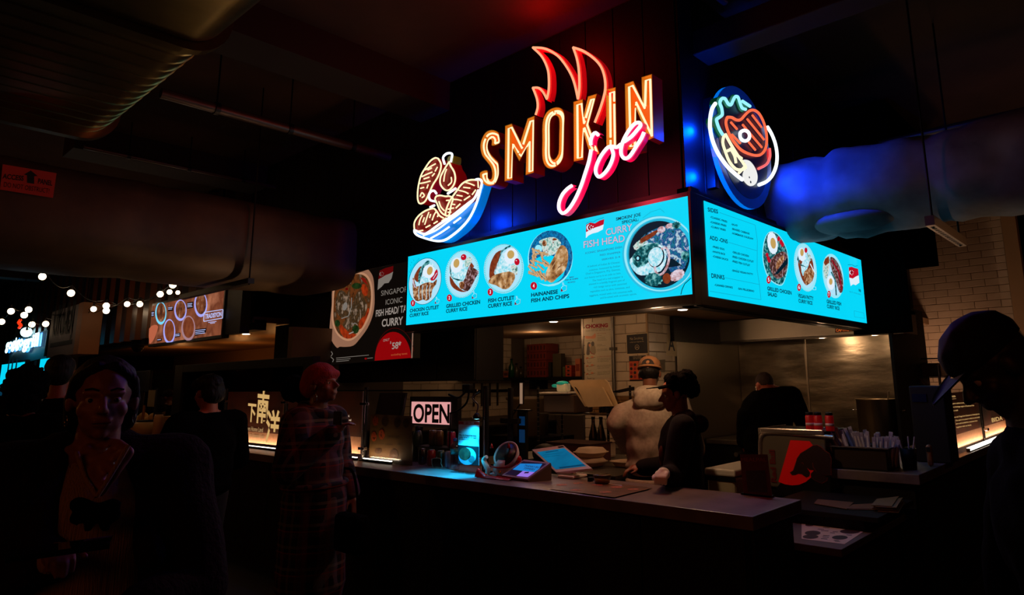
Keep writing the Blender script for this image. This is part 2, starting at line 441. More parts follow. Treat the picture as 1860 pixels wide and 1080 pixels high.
MB().box((x0 - .03, YF + .004, ZB - .065), (-2.2326, YF + .08, ZT + .035), m_blackgloss, .004).box((-2.2326, YF + .002, ZB - .065), (XS - .002, YF + .08, ZT + .035), m_blackgloss).build('housing', sf)
MB().box((x0, YF, ZB), (x1, YF + .004, ZT), e_cyan).build('display', sf)
def dish(parent, crop, fn, name='dish_picture', pl=front):
    a = ART(pl).crop(*crop); fn(a); return a.build(name, parent)
Z1 = (735, 440, 7.2)
def d1(a):
    a.ell(270, 510, 205, 305, e_pale, 1, 12); a.ring(270, 508, 208, 308, e_ink, 2, 12, 5)
    a.poly([(205, 320), (150, 400), (130, 470), (180, 520), (230, 440), (240, 330)], e_curry, 3, 3)
    a.poly([(215, 560), (190, 500), (240, 400), (340, 260), (400, 330), (420, 430), (360, 520)], e_rice, 3, 3)
    a.poly([(300, 240), (340, 262), (270, 330), (225, 440), (200, 540), (185, 470), (210, 350)], e_green, 4, 3)
    a.ell(325, 380, 78, 90, e_white, 5, 15, wob=.03); a.ell(340, 372, 36, 56, e_yolk, 6, 15)
    a.poly([(345, 475), (400, 390), (430, 350), (442, 420), (400, 490), (360, 500)], e_red, 4, 2); a.line([(380, 480), (430, 400)], e_pale, 8, 5)
    a.poly([(112, 480), (135, 475), (160, 580), (250, 540), (330, 520), (380, 530), (430, 480), (420, 550), (370, 620), (355, 720), (290, 765), (250, 745), (185, 770), (125, 720)], e_cut, 5, 2)
    for x in (200, 245, 300, 340): a.line([(x + 5, 560), (x - 8, 640), (x, 740)], e_pale, 7, 6)
    a.line([(115, 485), (140, 580), (160, 590)], e_pink, 12, 6)
def badge(a, x, y, rx, ry, s, w):
    a.ell(x, y, rx, ry, e_red, 7); a.text(s, (x - w, y + ry * .45), (x + w, y + ry * .45 - 1), ry * .95, e_white, 8, .03)
def hand(a, x, y, k=1.0):
    a.line([(x + 5 * k, y + 15 * k), (x, y - 10 * k), (x + 20 * k, y - 20 * k), (x + 12 * k, y - 60 * k), (x + 22 * k, y - 62 * k), (x + 32 * k, y - 30 * k), (x + 60 * k, y - 25 * k), (x + 55 * k, y + 20 * k), (x + 20 * k, y + 35 * k), (x + 5 * k, y + 15 * k)], e_pale, 5, 3)
    a.line([(x + 62 * k, y - 25 * k), (x + 57 * k, y + 22 * k), (x + 20 * k, y + 38 * k)], e_ink, 2.5, 3)
    a.poly([(x, y), (x + 22 * k, y + 30 * k), (x - 5 * k, y + 38 * k)], e_dred, 4)
dish(sf, Z1, d1); dish(sf, Z1, lambda a: badge(a, 120, 795, 29, 42, '1', 5), 'number_badge')
def d2(a):
    a.ell(757, 415, 222, 312, e_rim2, 1, 6); a.ell(757, 415, 190, 275, e_pale, 2, 6); a.ring(757, 415, 212, 305, e_ink2, 3, 6, 5, 70, 1)
    a.poly([(600, 430), (660, 530), (750, 620), (820, 640), (750, 648), (660, 610), (605, 540)], e_curry, 3, 3); a.poly([(870, 250), (915, 310), (900, 340), (850, 330)], e_curry, 3)
    a.poly([(595, 430), (600, 270), (720, 200), (850, 260), (830, 400), (770, 500), (690, 530)], e_rice, 3, 3)
    a.poly([(600, 270), (618, 400), (640, 460), (770, 495), (700, 500), (610, 440)], e_green, 4, 3)
    a.poly([(800, 230), (850, 190), (890, 220), (860, 300), (800, 320)], e_salad, 4, 2)
    a.ell(690, 300, 78, 100, e_white, 5, 12, wob=.03); a.ell(688, 275, 38, 58, e_yolk, 6, 10)
    a.ell(782, 195, 36, 40, e_red, 6, 20); a.ell(775, 185, 8, 6, e_white, 7)
    a.poly([(845, 320), (900, 330), (978, 385), (940, 460), (880, 580), (830, 640), (760, 610), (735, 560), (800, 470)], e_grill, 5, 2)
    a.poly([(720, 540), (770, 510), (800, 560), (750, 620)], e_cut, 6, 2)
dish(sf, Z1, d2); dish(sf, Z1, lambda a: badge(a, 597, 727, 34, 46, '2', 10), 'number_badge')
def d3(a):
    a.ell(1300, 345, 262, 325, e_rim2, 1, 4); a.ell(1300, 345, 225, 290, e_pale, 2, 4); a.ring(1300, 340, 248, 315, e_ink2, 3, 4, 5.5, 84, 1)
    a.poly([(1285, 110), (1200, 140), (1135, 260), (1115, 370), (1120, 470), (1180, 440), (1230, 250)], e_curry, 3, 3)
    a.poly([(1175, 400), (1240, 230), (1330, 120), (1450, 140), (1480, 300), (1400, 380), (1240, 420)], e_rice, 3, 3)
    a.poly([(1385, 40), (1390, 60), (1300, 110), (1240, 220), (1225, 340), (1240, 240), (1270, 110)], e_green, 4, 2)
    a.poly([(1400, 300), (1480, 310), (1480, 420), (1420, 410)], e_salad, 4, 2)
    a.ell(1400, 180, 88, 105, e_white, 5, 12, wob=.03); a.ell(1398, 160, 46, 55, e_yolk, 6, 10)
    a.ell(1480, 255, 34, 45, e_red, 6); a.ell(1472, 240, 8, 6, e_white, 7)
    a.poly([(1105, 530), (1130, 470), (1200, 420), (1380, 380), (1450, 430), (1440, 500), (1370, 600), (1290, 610), (1200, 560)], e_fish, 5, 2)
    a.line([(1270, 450), (1330, 530), (1330, 590)], e_cut, 9, 6)
dish(sf, Z1, d3); dish(sf, Z1, lambda a: badge(a, 1133, 650, 36, 48, '3', 9), 'number_badge')
Z2 = (940, 390, 6.0)
def d4(a):
    a.ell(360, 475, 245, 305, e_rim2, 1, 3); a.ell(365, 462, 238, 292, e_dblue, 2, 3); a.ell(330, 600, 190, 160, e_cyan, 2.5, 0)
    a.poly([(240, 290), (330, 250), (420, 250), (480, 310), (440, 400), (380, 440), (300, 450), (270, 350)], e_salad, 3, 3)
    a.ell(300, 310, 26, 34, e_cut, 4); a.ell(410, 268, 24, 12, e_curry, 4)
    a.ell(235, 372, 40, 44, e_rim2, 4)
    rnd = random.Random(3)
    for i in range(30):
        x = rnd.uniform(130, 330); y = rnd.uniform(400, 690); an = rnd.uniform(-.2, 1.5); Lc = rnd.uniform(60, 120)
        dx, dy = cos(an) * Lc / 2, sin(an) * Lc / 2
        if x - abs(dx) < 125: x = 125 + abs(dx)
        a.line([(x - dx, y - dy), (x + dx, y + dy)], e_cut, 22, 3.2 + i * .05); a.line([(x - dx, y - dy), (x + dx, y + dy)], e_chip, 14, 3.25 + i * .05)
    a.poly([(480, 335), (545, 370), (560, 470), (530, 600), (440, 690), (380, 740), (325, 700), (320, 620), (400, 470)], e_fish, 6, 3)
    a.line([(555, 500), (450, 580), (400, 680)], e_cut, 8, 7); a.line([(470, 400), (430, 500), (350, 640)], e_chip, 5, 7)
dish(sf, Z2, d4); dish(sf, Z2, lambda a: badge(a, 187, 775, 36, 43, '4', 9), 'number_badge')
def flag(a, pts_red, pts_white, crescent, stars, edge=None, m_r=None, m_w=None):
    a.poly(pts_white, m_w or e_white, 3); a.poly(pts_red, m_r or e_red, 4)
    cx, cyy, r = crescent; a.ell(cx, cyy, r, r * 1.35, m_w or e_white, 5); a.ell(cx + r * .45, cyy, r * .85, r * 1.2, m_r or e_dred, 6)
    for x, y in stars: a.ell(x, y, r * .26, r * .3, m_w or e_white, 7, n=5)
    if edge: a.line(edge, e_ink, 3, 3)
dish(sf, Z2, lambda a: flag(a, [(752, 190), (755, 110), (800, 85), (850, 95), (900, 65), (952, 48), (945, 105), (900, 125), (850, 140), (790, 170)],
     [(752, 190), (800, 165), (850, 140), (900, 125), (945, 105), (935, 160), (880, 190), (820, 205), (780, 225), (750, 255)], (785, 140, 24), [(812, 120), (832, 130), (825, 152), (805, 155), (797, 136)],
     [(752, 95), (800, 75), (830, 80), (870, 55), (945, 30)]), 'flag_picture')
def txt(parent, pl, crop, rows, name='menu_text'):
    a = ART(pl).crop(*crop)
    for r in rows: a.text(*r[:4], r[4] if len(r) > 4 else e_ink, bold=r[5] if len(r) > 5 else 0.032)
    return a.build(name, parent)
txt(sf, front, Z1, [('CHICKEN CUTLET', (72, 915), (452, 865), 42), ('CURRY RICE', (70, 978), (318, 945), 42),
    ('GRILLED CHICKEN', (547, 857), (992, 800), 46), ('CURRY RICE', (545, 922), (825, 888), 46), ('FISH CUTLET', (1097, 787), (1440, 745), 48), ('CURRY RICE', (1095, 858), (1410, 820), 48)])
def hands(a): hand(a, 405, 770, .9); hand(a, 890, 700, 1.0); hand(a, 1450, 775, 1.15)
dish(sf, Z1, hands, 'hand_icons')
dish(sf, Z2, lambda a: hand(a, 482, 800, 1.0), 'hand_icon')
txt(sf, front, Z2, [('HAINANESE', (153, 893), (445, 855), 40), ('FISH AND CHIPS', (153, 955), (568, 903), 40), ('BEST', (570, 688), (620, 682), 12, e_purple), ('FISH & CHIPS', (522, 718), (665, 700), 13, e_purple), ('IN NYC!', (553, 745), (632, 735), 13, e_purple)])
Z3 = (1050, 350, 5.14)
txt(sf, front, Z3, [("SMOKIN' JOE", (358, 260), (588, 215), 28, e_ink, .02), ('SPECIAL:', (412, 290), (568, 262), 26, e_ink, .02),
    ('ICONIC SINGAPORE DISH', (72, 573), (412, 515), 18, e_purple, 0), ('RED SNAPPER', (208, 590), (400, 562), 16, e_purple, 0), ('SERVES 2-4', (225, 632), (395, 605), 16, e_purple, 0)])
body = ['A behind of Indian & Chinese', 'cuisines. Invented by Indian', 'Chef in Singapore, M.J. Gomez,', 'our heary curry is an ode to him.', 'The head of a red snapper is', 'stewed in a boldly fragrant pot of', 'rich tangy curry with assorted', 'vegetables such as okra, tomatoes, and', 'eggplant, mixed with rich coconut milk', 'and brushed with aromatic spices.']
ends = [((90, 697), (392, 655)), ((108, 730), (396, 690)), ((75, 765), (398, 722)), ((65, 803), (404, 757)), ((137, 828), (422, 790)), ((104, 862), (440, 822)), ((150, 890), (457, 855)), ((115, 930), (485, 888)), ((110, 968), (512, 925)), ((210, 990), (552, 950))]
txt(sf, front, Z3, [(t, a, b, 17, e_ink2, 0) for t, (a, b) in zip(body, ends)])
# outlined title
for bd, mm, ly in ((.035, e_ink2, 2), (.012, e_pink, 3)):
    a = ART(front).crop(*Z3); a.text('CURRY', (265, 400), (510, 352), 62, mm, ly, bd); a.text('FISH HEAD', (57, 516), (440, 455), 62, mm, ly, bd); a.build('menu_title', sf)
def d5(a):
    def clipell(cx, cyy, rx, ry, m, lay):
        P = []
        for i in range(60):
            t = 2 * pi * i / 60; x = cx + rx * cos(t); y = cyy + ry * sin(t)
            lim = 1017 + (y - 40) * .051
            P.append((min(x, lim), y))
        a.poly(P, m, lay)
    a.line([(605, 235), (680, 180), (770, 150), (810, 185)], e_ink2, 2.5, 1)
    clipell(760, 575, 345, 362, e_rim, 1); clipell(770, 570, 338, 350, e_rim2, 1.6); clipell(775, 573, 320, 335, e_rim, 2); clipell(778, 573, 308, 320, e_ink2, 2.3); clipell(785, 573, 308, 318, e_rim, 2.6); clipell(765, 575, 285, 312, e_dk, 3)
    a.poly([(590, 430), (700, 350), (850, 300), (960, 340), (1030, 440), (1040, 560), (1000, 700), (900, 620), (640, 560)], e_fish2, 4, 2)
    a.poly([(490, 620), (560, 560), (620, 480), (700, 470), (800, 500), (830, 620), (780, 730), (640, 770), (560, 760), (500, 690)], e_rice, 4.5, 2)
    a.poly([(510, 600), (600, 500), (720, 470), (760, 480), (700, 620), (560, 700)], e_green, 4.8, 2); a.ell(565, 612, 24, 30, e_dk, 5.4); a.ell(565, 612, 12, 16, e_rim2, 5.8)
    a.ell(735, 600, 75, 100, e_dk, 5, 15); a.ell(730, 598, 68, 92, e_rice, 5.4, 15); a.ring(790, 640, 60, 130, e_shrimp, 5.2, 15, 22)
    a.poly([(590, 430), (660, 390), (760, 340), (720, 400), (600, 470)], e_curry, 5, 2); a.poly([(520, 500), (600, 430), (640, 480), (560, 540)], e_salad, 4.4, 2)
    a.ell(785, 345, 38, 30, e_shrimp, 6, -20); a.ell(860, 310, 40, 22, e_shrimp, 6, -20); a.ell(925, 305, 42, 32, e_green, 7, wob=.15); a.ell(1005, 590, 38, 45, e_green, 6, wob=.1)
    a.ell(710, 810, 85, 62, e_green, 6, wob=.12); a.ell(835, 800, 38, 50, e_curry, 6); a.ell(930, 770, 75, 48, e_shrimp, 5.5, -30, wob=.06); a.poly([(850, 700), (960, 680), (1010, 700), (940, 740), (870, 740)], e_fish2, 5.3)
    a.line([(1060, 795), (1000, 850), (975, 905), (965, 950)], e_dk, 7, 4); a.line([(990, 500), (1030, 540), (1000, 520)], e_pink, 4, 7)
dish(sf, Z3, d5)
# best seller arc
a = ART(front).crop(*Z1)
for i, c in enumerate('BEST SELLER!'):
    if c != ' ':
        t = i / 11; x = 68 + 120 * t; y = 395 - 170 * t ** .8
        a.text(c, (x, y), (x + 7, y - 2), 13, e_ink, 3)
for x, y in ((80, 305), (98, 270), (125, 240)): a.line([(x, y), (x - 6, y - 14)], e_ink, 3)
a.build('menu_text', sf)

# side screen -------------------------------------------------------------
ss = thing('menu_screen', 'cyan menu screen on the right side of the corner, listing sides, add-ons and drinks', 'screen', (XS, 5.6, ZB))
MB().box((XS - .08, YF + .081, ZB - .065), (XS - .004, 7.3, ZT + .035), m_blackgloss, .004).build('housing', ss)
MB().box((XS - .004, 3.996, ZB), (XS, 7.245, ZT), e_cyan).build('display', ss)
Z4 = (1275, 360, 5.4)
txt(ss, side, Z4, [('SIDES', (52, 128), (153, 150), 38, e_ink, .025), ('ADD -ONS', (70, 402), (248, 443), 38, e_ink, .025), ('DRINKS', (88, 778), (216, 797), 42, e_ink, .025),
    ('-CLASSIC FRIES', (75, 190), (243, 240), 18), ('-CHEESE FRIES', (75, 240), (235, 280), 18), ('-CURRY FRIES', (80, 286), (228, 322), 18),
    ('-SALAD', (283, 262), (345, 276), 17), ('-BRAISED CABBAGE', (287, 307), (462, 356), 18), ('-HOMEMADE COLESLAW', (288, 350), (500, 408), 18),
    ('-FRIED EGG', (97, 482), (215, 510), 18), ('-WHITE RICE', (95, 530), (222, 558), 18), ('-CHEESE SAUCE', (100, 576), (252, 612), 18),
    ('-GRILLED CHICKEN', (293, 535), (455, 577), 19), ('-FRIED CHICKEN CUTLET', (290, 580), (503, 632), 19), ('-FRIED FISH CUTLET', (290, 625), (467, 668), 19), ('-SINGLE VEGAN PATTY', (288, 715), (498, 755), 18),
    ('-CANNED DRINKS', (117, 857), (297, 884), 19), ('-SAN PELLEGRINO', (347, 893), (507, 920), 19), ('GRILLED CHICKEN', (637, 900), (875, 945), 36), ('SALAD', (641, 953), (732, 970), 36)])
def l4(a):
    a.line([(30, 98), (42, 103)], e_ink2, 2); a.line([(168, 140), (518, 262), (540, 420), (538, 515), (258, 432)], e_ink2, 3); a.line([(538, 515), (537, 700), (560, 845), (222, 778)], e_ink2, 3)
    a.line([(560, 845), (575, 995), (75, 910)], e_ink2, 3); a.line([(62, 745), (78, 748)], e_ink2, 2)
dish(ss, Z4, l4, 'menu_lines', side)
def d6(a):
    a.poly([(665, 325), (740, 350), (800, 430), (838, 540), (845, 650), (820, 770), (780, 855), (700, 830), (640, 770), (600, 650), (590, 540), (610, 400)], e_rim2, 1, 3)
    a.poly([(665, 332), (735, 355), (795, 435), (832, 540), (838, 650), (812, 770), (775, 845), (700, 820), (645, 760), (606, 650), (596, 540), (616, 400)], e_green, 2, 3)
    a.poly([(665, 600), (780, 520), (830, 560), (835, 650), (800, 760), (730, 790), (670, 720)], e_grill, 3, 2); a.poly([(700, 750), (830, 580), (835, 640), (740, 740)], e_dk, 4)
    a.poly([(720, 640), (780, 560), (800, 600), (730, 700)], e_cut, 3.5, 2)
    a.ell(683, 440, 50, 110, e_white, 5, -8, wob=.04); a.ell(688, 442, 26, 54, e_yolk, 6, -8)
    for x, y in ((742, 398), (765, 430), (780, 455)): a.ell(x, y, 14, 24, e_red, 6)
    for x, y in ((628, 555), (640, 590), (648, 612)): a.ell(x, y, 14, 20, e_red, 6)
    a.poly([(720, 800), (820, 760), (770, 850)], e_green, 4)
dish(ss, Z4, d6, 'dish_picture', side); dish(ss, Z4, lambda a: badge(a, 642, 800, 21, 38, '5', 8), 'number_badge', side)
Z5 = (1370, 390, 5.4)
def d7(a):
    a.ring(500, 515, 105, 235, e_ink2, 3, -8, 2.2, 70, 1); a.ell(498, 515, 108, 240, e_rim2, 1, -8); a.ell(498, 515, 90, 205, e_pale, 2, -8)
    a.poly([(425, 450), (450, 600), (500, 690), (540, 660), (580, 600), (560, 430), (500, 450)], e_curry, 3, 3)
    a.poly([(450, 500), (500, 400), (540, 440), (500, 560), (470, 600)], e_rice, 4, 2); a.poly([(420, 400), (440, 480), (520, 520), (450, 500), (412, 440)], e_green, 4.4)
    a.poly([(480, 560), (540, 520), (580, 570), (560, 650), (500, 690), (480, 620)], e_cut, 5, 2); a.line([(540, 480), (590, 580)], e_white, 9, 5)
    a.poly([(510, 370), (545, 400), (550, 450), (520, 460)], e_salad, 4)
    a.ell(458, 390, 34, 66, e_white, 5, -6); a.ell(458, 370, 17, 36, e_yolk, 6); a.ell(497, 348, 14, 26, e_red, 6)
dish(ss, Z5, d7, 'dish_picture', side); dish(ss, Z5, lambda a: badge(a, 428, 712, 18, 36, '6', 8), 'number_badge', side)
def d8(a):
    a.ell(770, 600, 100, 220, e_rim2, 1, -8); a.ell(768, 600, 85, 195, e_pale, 2, -8)
    a.poly([(690, 430), (725, 405), (735, 500), (700, 640), (675, 560), (672, 470)], e_salad, 3, 2); a.poly([(690, 430), (725, 405), (728, 470), (690, 500), (675, 470)], e_curry, 4)
    a.poly([(735, 420), (780, 430), (830, 510), (862, 640), (858, 750), (825, 755), (790, 640), (745, 520)], e_grill, 5, 3); a.line([(750, 440), (820, 560), (850, 740)], e_dred, 14, 6)
    a.ell(742, 665, 36, 72, e_white, 5, -5); a.ell(741, 655, 17, 32, e_yolk, 6); a.line([(745, 560), (785, 640), (795, 790)], e_green, 12, 6)
dish(ss, Z5, d8, 'dish_picture', side); dish(ss, Z5, lambda a: badge(a, 722, 780, 16, 35, '7', 7), 'number_badge', side)
txt(ss, side, Z5, [('VEGAN PATTY', (425, 808), (578, 838), 36), ('CURRY RICE', (430, 858), (567, 882), 34), ('GRILLED FISH', (707, 865), (850, 890), 34), ('CURRY RICE', (710, 912), (833, 935), 34), ('$8', (1020, 752), (1042, 758), 26, e_dk, .03), ('NOT AVAILABLE', (930, 758), (1045, 788), 12, e_ink2, 0)])
dish(ss, Z5, lambda a: flag(a, [(920, 515), (950, 510), (975, 520), (1012, 530), (1018, 590), (985, 608), (960, 625), (925, 615)], [(925, 615), (960, 625), (985, 608), (1020, 595), (1026, 665), (990, 690), (965, 680), (940, 698)], (938, 565, 14), [(952, 548), (962, 560), (958, 578), (948, 590)], [(912, 490), (950, 488), (980, 505), (1010, 500)]), 'flag_picture', side)
dish(ss, Z5, lambda a: a.line([(975, 940), (1070, 962), (1078, 1015), (980, 1000), (975, 940)], e_ink2, 2, 2).line([(568, 705), (598, 708), (600, 735), (570, 735), (568, 705)], e_pale, 4, 3), 'menu_lines', side)
# ================================================================ NEON SIGNS
t_cream = tube_m('cream', (255, 232, 184), 1.25); t_flame = tube_m('flame', (255, 166, 122), 1.15); t_pinkw = tube_m('white_pink', (255, 232, 246), 1.5)
t_blue = tube_m('white_blue', (236, 248, 255), 1.5); t_cyan = tube_m('pale_cyan', (150, 236, 255), 1.1); t_orange = tube_m('orange_red', (255, 112, 72), 1.0); t_warm = tube_m('warm_white', (255, 236, 196), 1.2)
c_gold = mat('casing_gold', (206, 132, 22), .5, em=.30, emcol=(215, 140, 30)); c_orange = mat('casing_orange', (226, 92, 8), .5, em=.55, emcol=(228, 92, 10)); c_maroon = mat('casing_maroon', (96, 6, 8), .35, em=.10, emcol=(120, 5, 5))  # tube light on casings and panels is partly put in as emission
c_red = mat('acrylic_red', (235, 8, 22), .35, em=.35, emcol=(235, 8, 24)); c_pink = mat('acrylic_magenta', (236, 12, 96), .35, em=.5, emcol=(225, 10, 90)); c_blue = mat('acrylic_blue', (0, 120, 225), .3, em=.55, emcol=(0, 130, 235))
c_dblue = mat('acrylic_deep_blue', (0, 60, 190), .3, em=.15, emcol=(0, 60, 190)); c_dred = mat('acrylic_dark_red', (150, 6, 10), .4, em=.25, emcol=(150, 6, 10)); c_green = mat('acrylic_green', (10, 120, 60), .4, em=.12, emcol=(10, 120, 70)); c_olive = mat('acrylic_olive', (120, 110, 20), .4, em=.15, emcol=(110, 100, 15))
SY = 3.70                      # plane of the letter rims, in front of the cladding
sign = PL((-3.3, SY, 0), (1, 0, 0), (0, -1, 0))
disc = PL((-2.15, 4.5, 0), (0, 1, 0), (1, 0, 0))
def pts3(pl, crop, P, k=0.0, sm=0, closed=False):
    a = ART(pl).crop(*crop); out = []
    for p in P:
        x, y = pl.uv(*a.q(p)); out.append(pl.at(x, y, k))
    return smooth_path(out, sm, closed) if sm else out
def offset_loop(P, pl, d):
    """inset a closed 2D loop lying in plane pl by d (positive = inwards)"""
    Q = [Vector(((p - pl.p).dot(pl.a), (p - pl.p).dot(pl.z))) for p in P]; n = len(Q)
    ar = sum(Q[i].x * Q[(i + 1) % n].y - Q[(i + 1) % n].x * Q[i].y for i in range(n)); s = 1 if ar > 0 else -1
    k = (P[0] - pl.p).dot(pl.n); out = []
    for i in range(n):
        a = (Q[i] - Q[i - 1]).normalized(); b = (Q[(i + 1) % n] - Q[i]).normalized()
        na = Vector((-a.y, a.x)) * s; nb = Vector((-b.y, b.x)) * s; m = na + nb
        L = m.length
        m = m / L if L > .3 else na
        c = max(.45, m.dot(na)); q = Q[i] + m * (d / c); out.append(pl.at(q.x, q.y, k))
    return out
def channel_letter(parent, name, crop, outer, hole=None, sm=0, depth=.13, bars=()):
    loops = [outer] + ([hole] if hole else [])
    wall = MB(); inner = MB(); tb = MB(); back = MB(); rear = []
    for li, lp in enumerate(loops):
        P = pts3(sign, crop, lp, 0, sm, True); s = 1 if li == 0 else -1; n = len(P)
        I = offset_loop(P, sign, .005 * s); D = Vector((0, depth, 0)); D2 = Vector((0, depth * .55, 0))
        for i in range(n):
            j = (i + 1) % n
            wall.add([P[i], P[j], P[j] + D, P[i] + D], [(0, 1, 2, 3)], c_maroon)
            wall.add([P[i], P[j], I[j], I[i]], [(0, 1, 2, 3)], c_gold)
            inner.add([I[i], I[j], I[j] + D2, I[i] + D2], [(0, 1, 2, 3)], c_gold)
        rear.append([p + D2 for p in I])
        T = [p + Vector((0, .016, 0)) for p in offset_loop(P, sign, .026 * s)]
        # tube loop with two end gaps
        L = [0]
        for i in range(n): L.append(L[-1] + (T[(i + 1) % n] - T[i]).length)
        Q = T + [T[0]]; tot = L[-1]; seg = []; cuts = [(c * tot, .022) for c in (bars or (.13, .62))]
        def at(t):
            for i in range(n):
                if L[i + 1] >= t: return Q[i].lerp(Q[i + 1], (t - L[i]) / max(1e-6, L[i + 1] - L[i]))
            return Q[-1]
        cuts.sort()
        for ci, (c, g) in enumerate(cuts):
            a0 = c + g / 2; a1 = cuts[(ci + 1) % len(cuts)][0] - g / 2
            if a1 < a0: a1 += tot
            ts = [a0] + [L[i] + w for w in (0, tot) for i in range(n) if a0 < L[i] + w < a1] + [a1]
            tb.tube([at(t % tot) for t in ts], .0085, t_cream, 8)
    tr = geometry.tessellate_polygon([[p for p in r] for r in rear])
    allp = [p for r in rear for p in r]
    back.add(allp, [tuple(t) for t in tr], c_orange)
    back.add([p + Vector((0, depth * .45, 0)) for p in allp], [tuple(t) for t in tr], c_maroon)
    t = thing(name, None, None, allp[0])
    return t, wall, inner, tb, back
ZL = (860, 180, 6.0); ZK = (1000, 120, 3.857)
LET = [
 ('S', ZL, [(285, 480), (283, 400), (262, 355), (195, 335), (130, 365), (85, 450), (75, 530), (95, 615), (140, 675), (185, 735), (203, 800), (198, 860), (178, 872), (158, 850), (150, 775), (72, 800), (78, 880), (118, 932), (175, 948), (235, 925), (272, 850), (280, 780), (270, 690), (235, 650), (185, 595), (158, 535), (162, 470), (182, 440), (200, 455), (202, 508)], None, 3),
 ('M', ZL, [(345, 290), (417, 266), (512, 458), (590, 210), (666, 180), (657, 800), (568, 828), (577, 535), (500, 678), (432, 548), (425, 880), (338, 896)], None, 0),
 ('O', ZL, [(750, 290), (770, 190), (820, 120), (900, 88), (965, 108), (993, 180), (990, 300), (984, 560), (972, 650), (930, 715), (860, 757), (800, 745), (762, 690), (748, 600), (750, 450)], [(835, 270), (852, 205), (890, 178), (925, 200), (936, 260), (933, 400), (930, 560), (912, 620), (878, 658), (850, 640), (836, 590), (835, 430)], 3),
 ('K', ZK, [(160, 250), (226, 231), (231, 345), (262, 212), (325, 193), (268, 405), (343, 612), (280, 634), (232, 470), (230, 655), (163, 668)], None, 0),
 ('I', ZK, [(388, 165), (456, 147), (463, 585), (392, 602)], None, 0),
 ('N', ZK, [(520, 125), (580, 103), (642, 243), (637, 78), (710, 55), (723, 500), (688, 517), (600, 300), (603, 572), (531, 590)], None, 0),
]
neon = thing('neon_sign', 'glowing orange neon channel letters reading SMOKIN with pink script joe and red flame', 'neon sign', (-3.3, SY + .1, 3.2))
for nm, crop, outer, hole, sm in LET:
    t, wall, inner, tb, back = channel_letter(neon, 'letter', crop, outer, hole, sm)
    t.parent = neon; t.location = t.location - neon.location
    r = wall.build('letter_casing', t); inner.build('casing_liner', t); back.build('back_plate', t); tb.build('neon_tube', t)
def stroke(parent, name, pl, crop, segs, tm, cm, r=.009, sm=6, depth=.10, w=.02, k=0.0, closed=False, cm2=None):
    """a neon tube on an open box channel of colour cm behind it"""
    t = thing(name, None, None, pts3(pl, crop, segs[0][:1])[0]); t.parent = parent; t.location = t.location - parent.location
    tb = MB(); cs = MB()
    for S in segs:
        P = pts3(pl, crop, S, k, sm, closed); n = len(P)
        tb.tube(P, r, tm, 8, closed=closed)
        if cm is None: continue
        for i in range(n if closed else n - 1):
            a, b = P[i], P[(i + 1) % n]
            d0 = (P[i] - P[i - 1]) if (i or closed) else (b - a); d1 = b - a; d2 = (P[(i + 2) % n] - b) if (closed or i + 2 < n) else d1
            na = (d0.normalized() + d1.normalized()).cross(pl.n); nb = (d1.normalized() + d2.normalized()).cross(pl.n)
            na = na.normalized() * w if na.length > .2 else d1.cross(pl.n).normalized() * w
            nb = nb.normalized() * w if nb.length > .2 else d1.cross(pl.n).normalized() * w
            f, g = pl.n * -.018, pl.n * -depth
            cs.add([a + na + f, b + nb + f, b - nb + f, a - na + f, a + na + g, b + nb + g, b - nb + g, a - na + g], [(0, 1, 2, 3), (0, 1, 5, 4), (3, 2, 6, 7)], cm)
    if cs.f: cs.build('channel', t)
    tb.build('neon_tube', t); return t
ZF = (950, 70, 6.75)
fl1 = [(165, 940), (190, 850), (185, 760), (160, 680), (130, 608)]; fl2 = [(130, 608), (200, 610), (255, 660), (302, 745)]; fl3 = [(302, 745), (325, 640), (328, 500), (310, 370), (240, 225), (130, 115)]
fl4 = [(130, 115), (250, 122), (350, 160), (450, 230), (540, 345), (610, 470), (650, 590), (684, 745)]; fl5 = [(684, 745), (702, 600), (695, 400), (670, 250), (625, 115)]; fl6 = [(625, 115), (750, 160), (880, 250), (965, 350), (1008, 470), (1020, 600), (1000, 720), (950, 880), (890, 1035)]
stroke(neon, 'flame', sign, ZF, [fl1, fl2, fl3, fl4, fl5, fl6], t_flame, c_red, .0095, depth=.075, w=.013, k=.01)
ZJ = ZK
stroke(neon, 'script_dot', sign, ZJ, [[(318, 565), (318, 535), (330, 500), (350, 482), (370, 498)]], t_pinkw, c_pink, .013, k=.06, w=.012, depth=.06)
stroke(neon, 'script_letter', sign, ZJ, [[(320, 600), (305, 680), (280, 760), (250, 850), (210, 940), (165, 1010), (125, 1040), (98, 1015), (97, 965), (120, 910), (155, 870), (187, 848)]], t_pinkw, c_pink, .013, k=.06, w=.012, depth=.06)
stroke(neon, 'script_letter', sign, ZJ, [[(460, 575), (430, 590), (385, 650), (355, 720), (355, 765), (380, 787), (425, 750), (460, 690), (475, 630), (462, 580), (500, 582), (528, 562)]], t_pinkw, c_pink, .013, k=.06, w=.012, depth=.06)
stroke(neon, 'script_letter', sign, ZJ, [[(550, 545), (600, 510), (640, 465), (665, 432), (655, 413), (625, 420), (585, 465), (548, 530), (530, 590), (532, 635), (555, 660), (590, 645), (640, 570), (672, 520), (690, 478)]], t_pinkw, c_pink, .013, k=.06, w=.012, depth=.06)
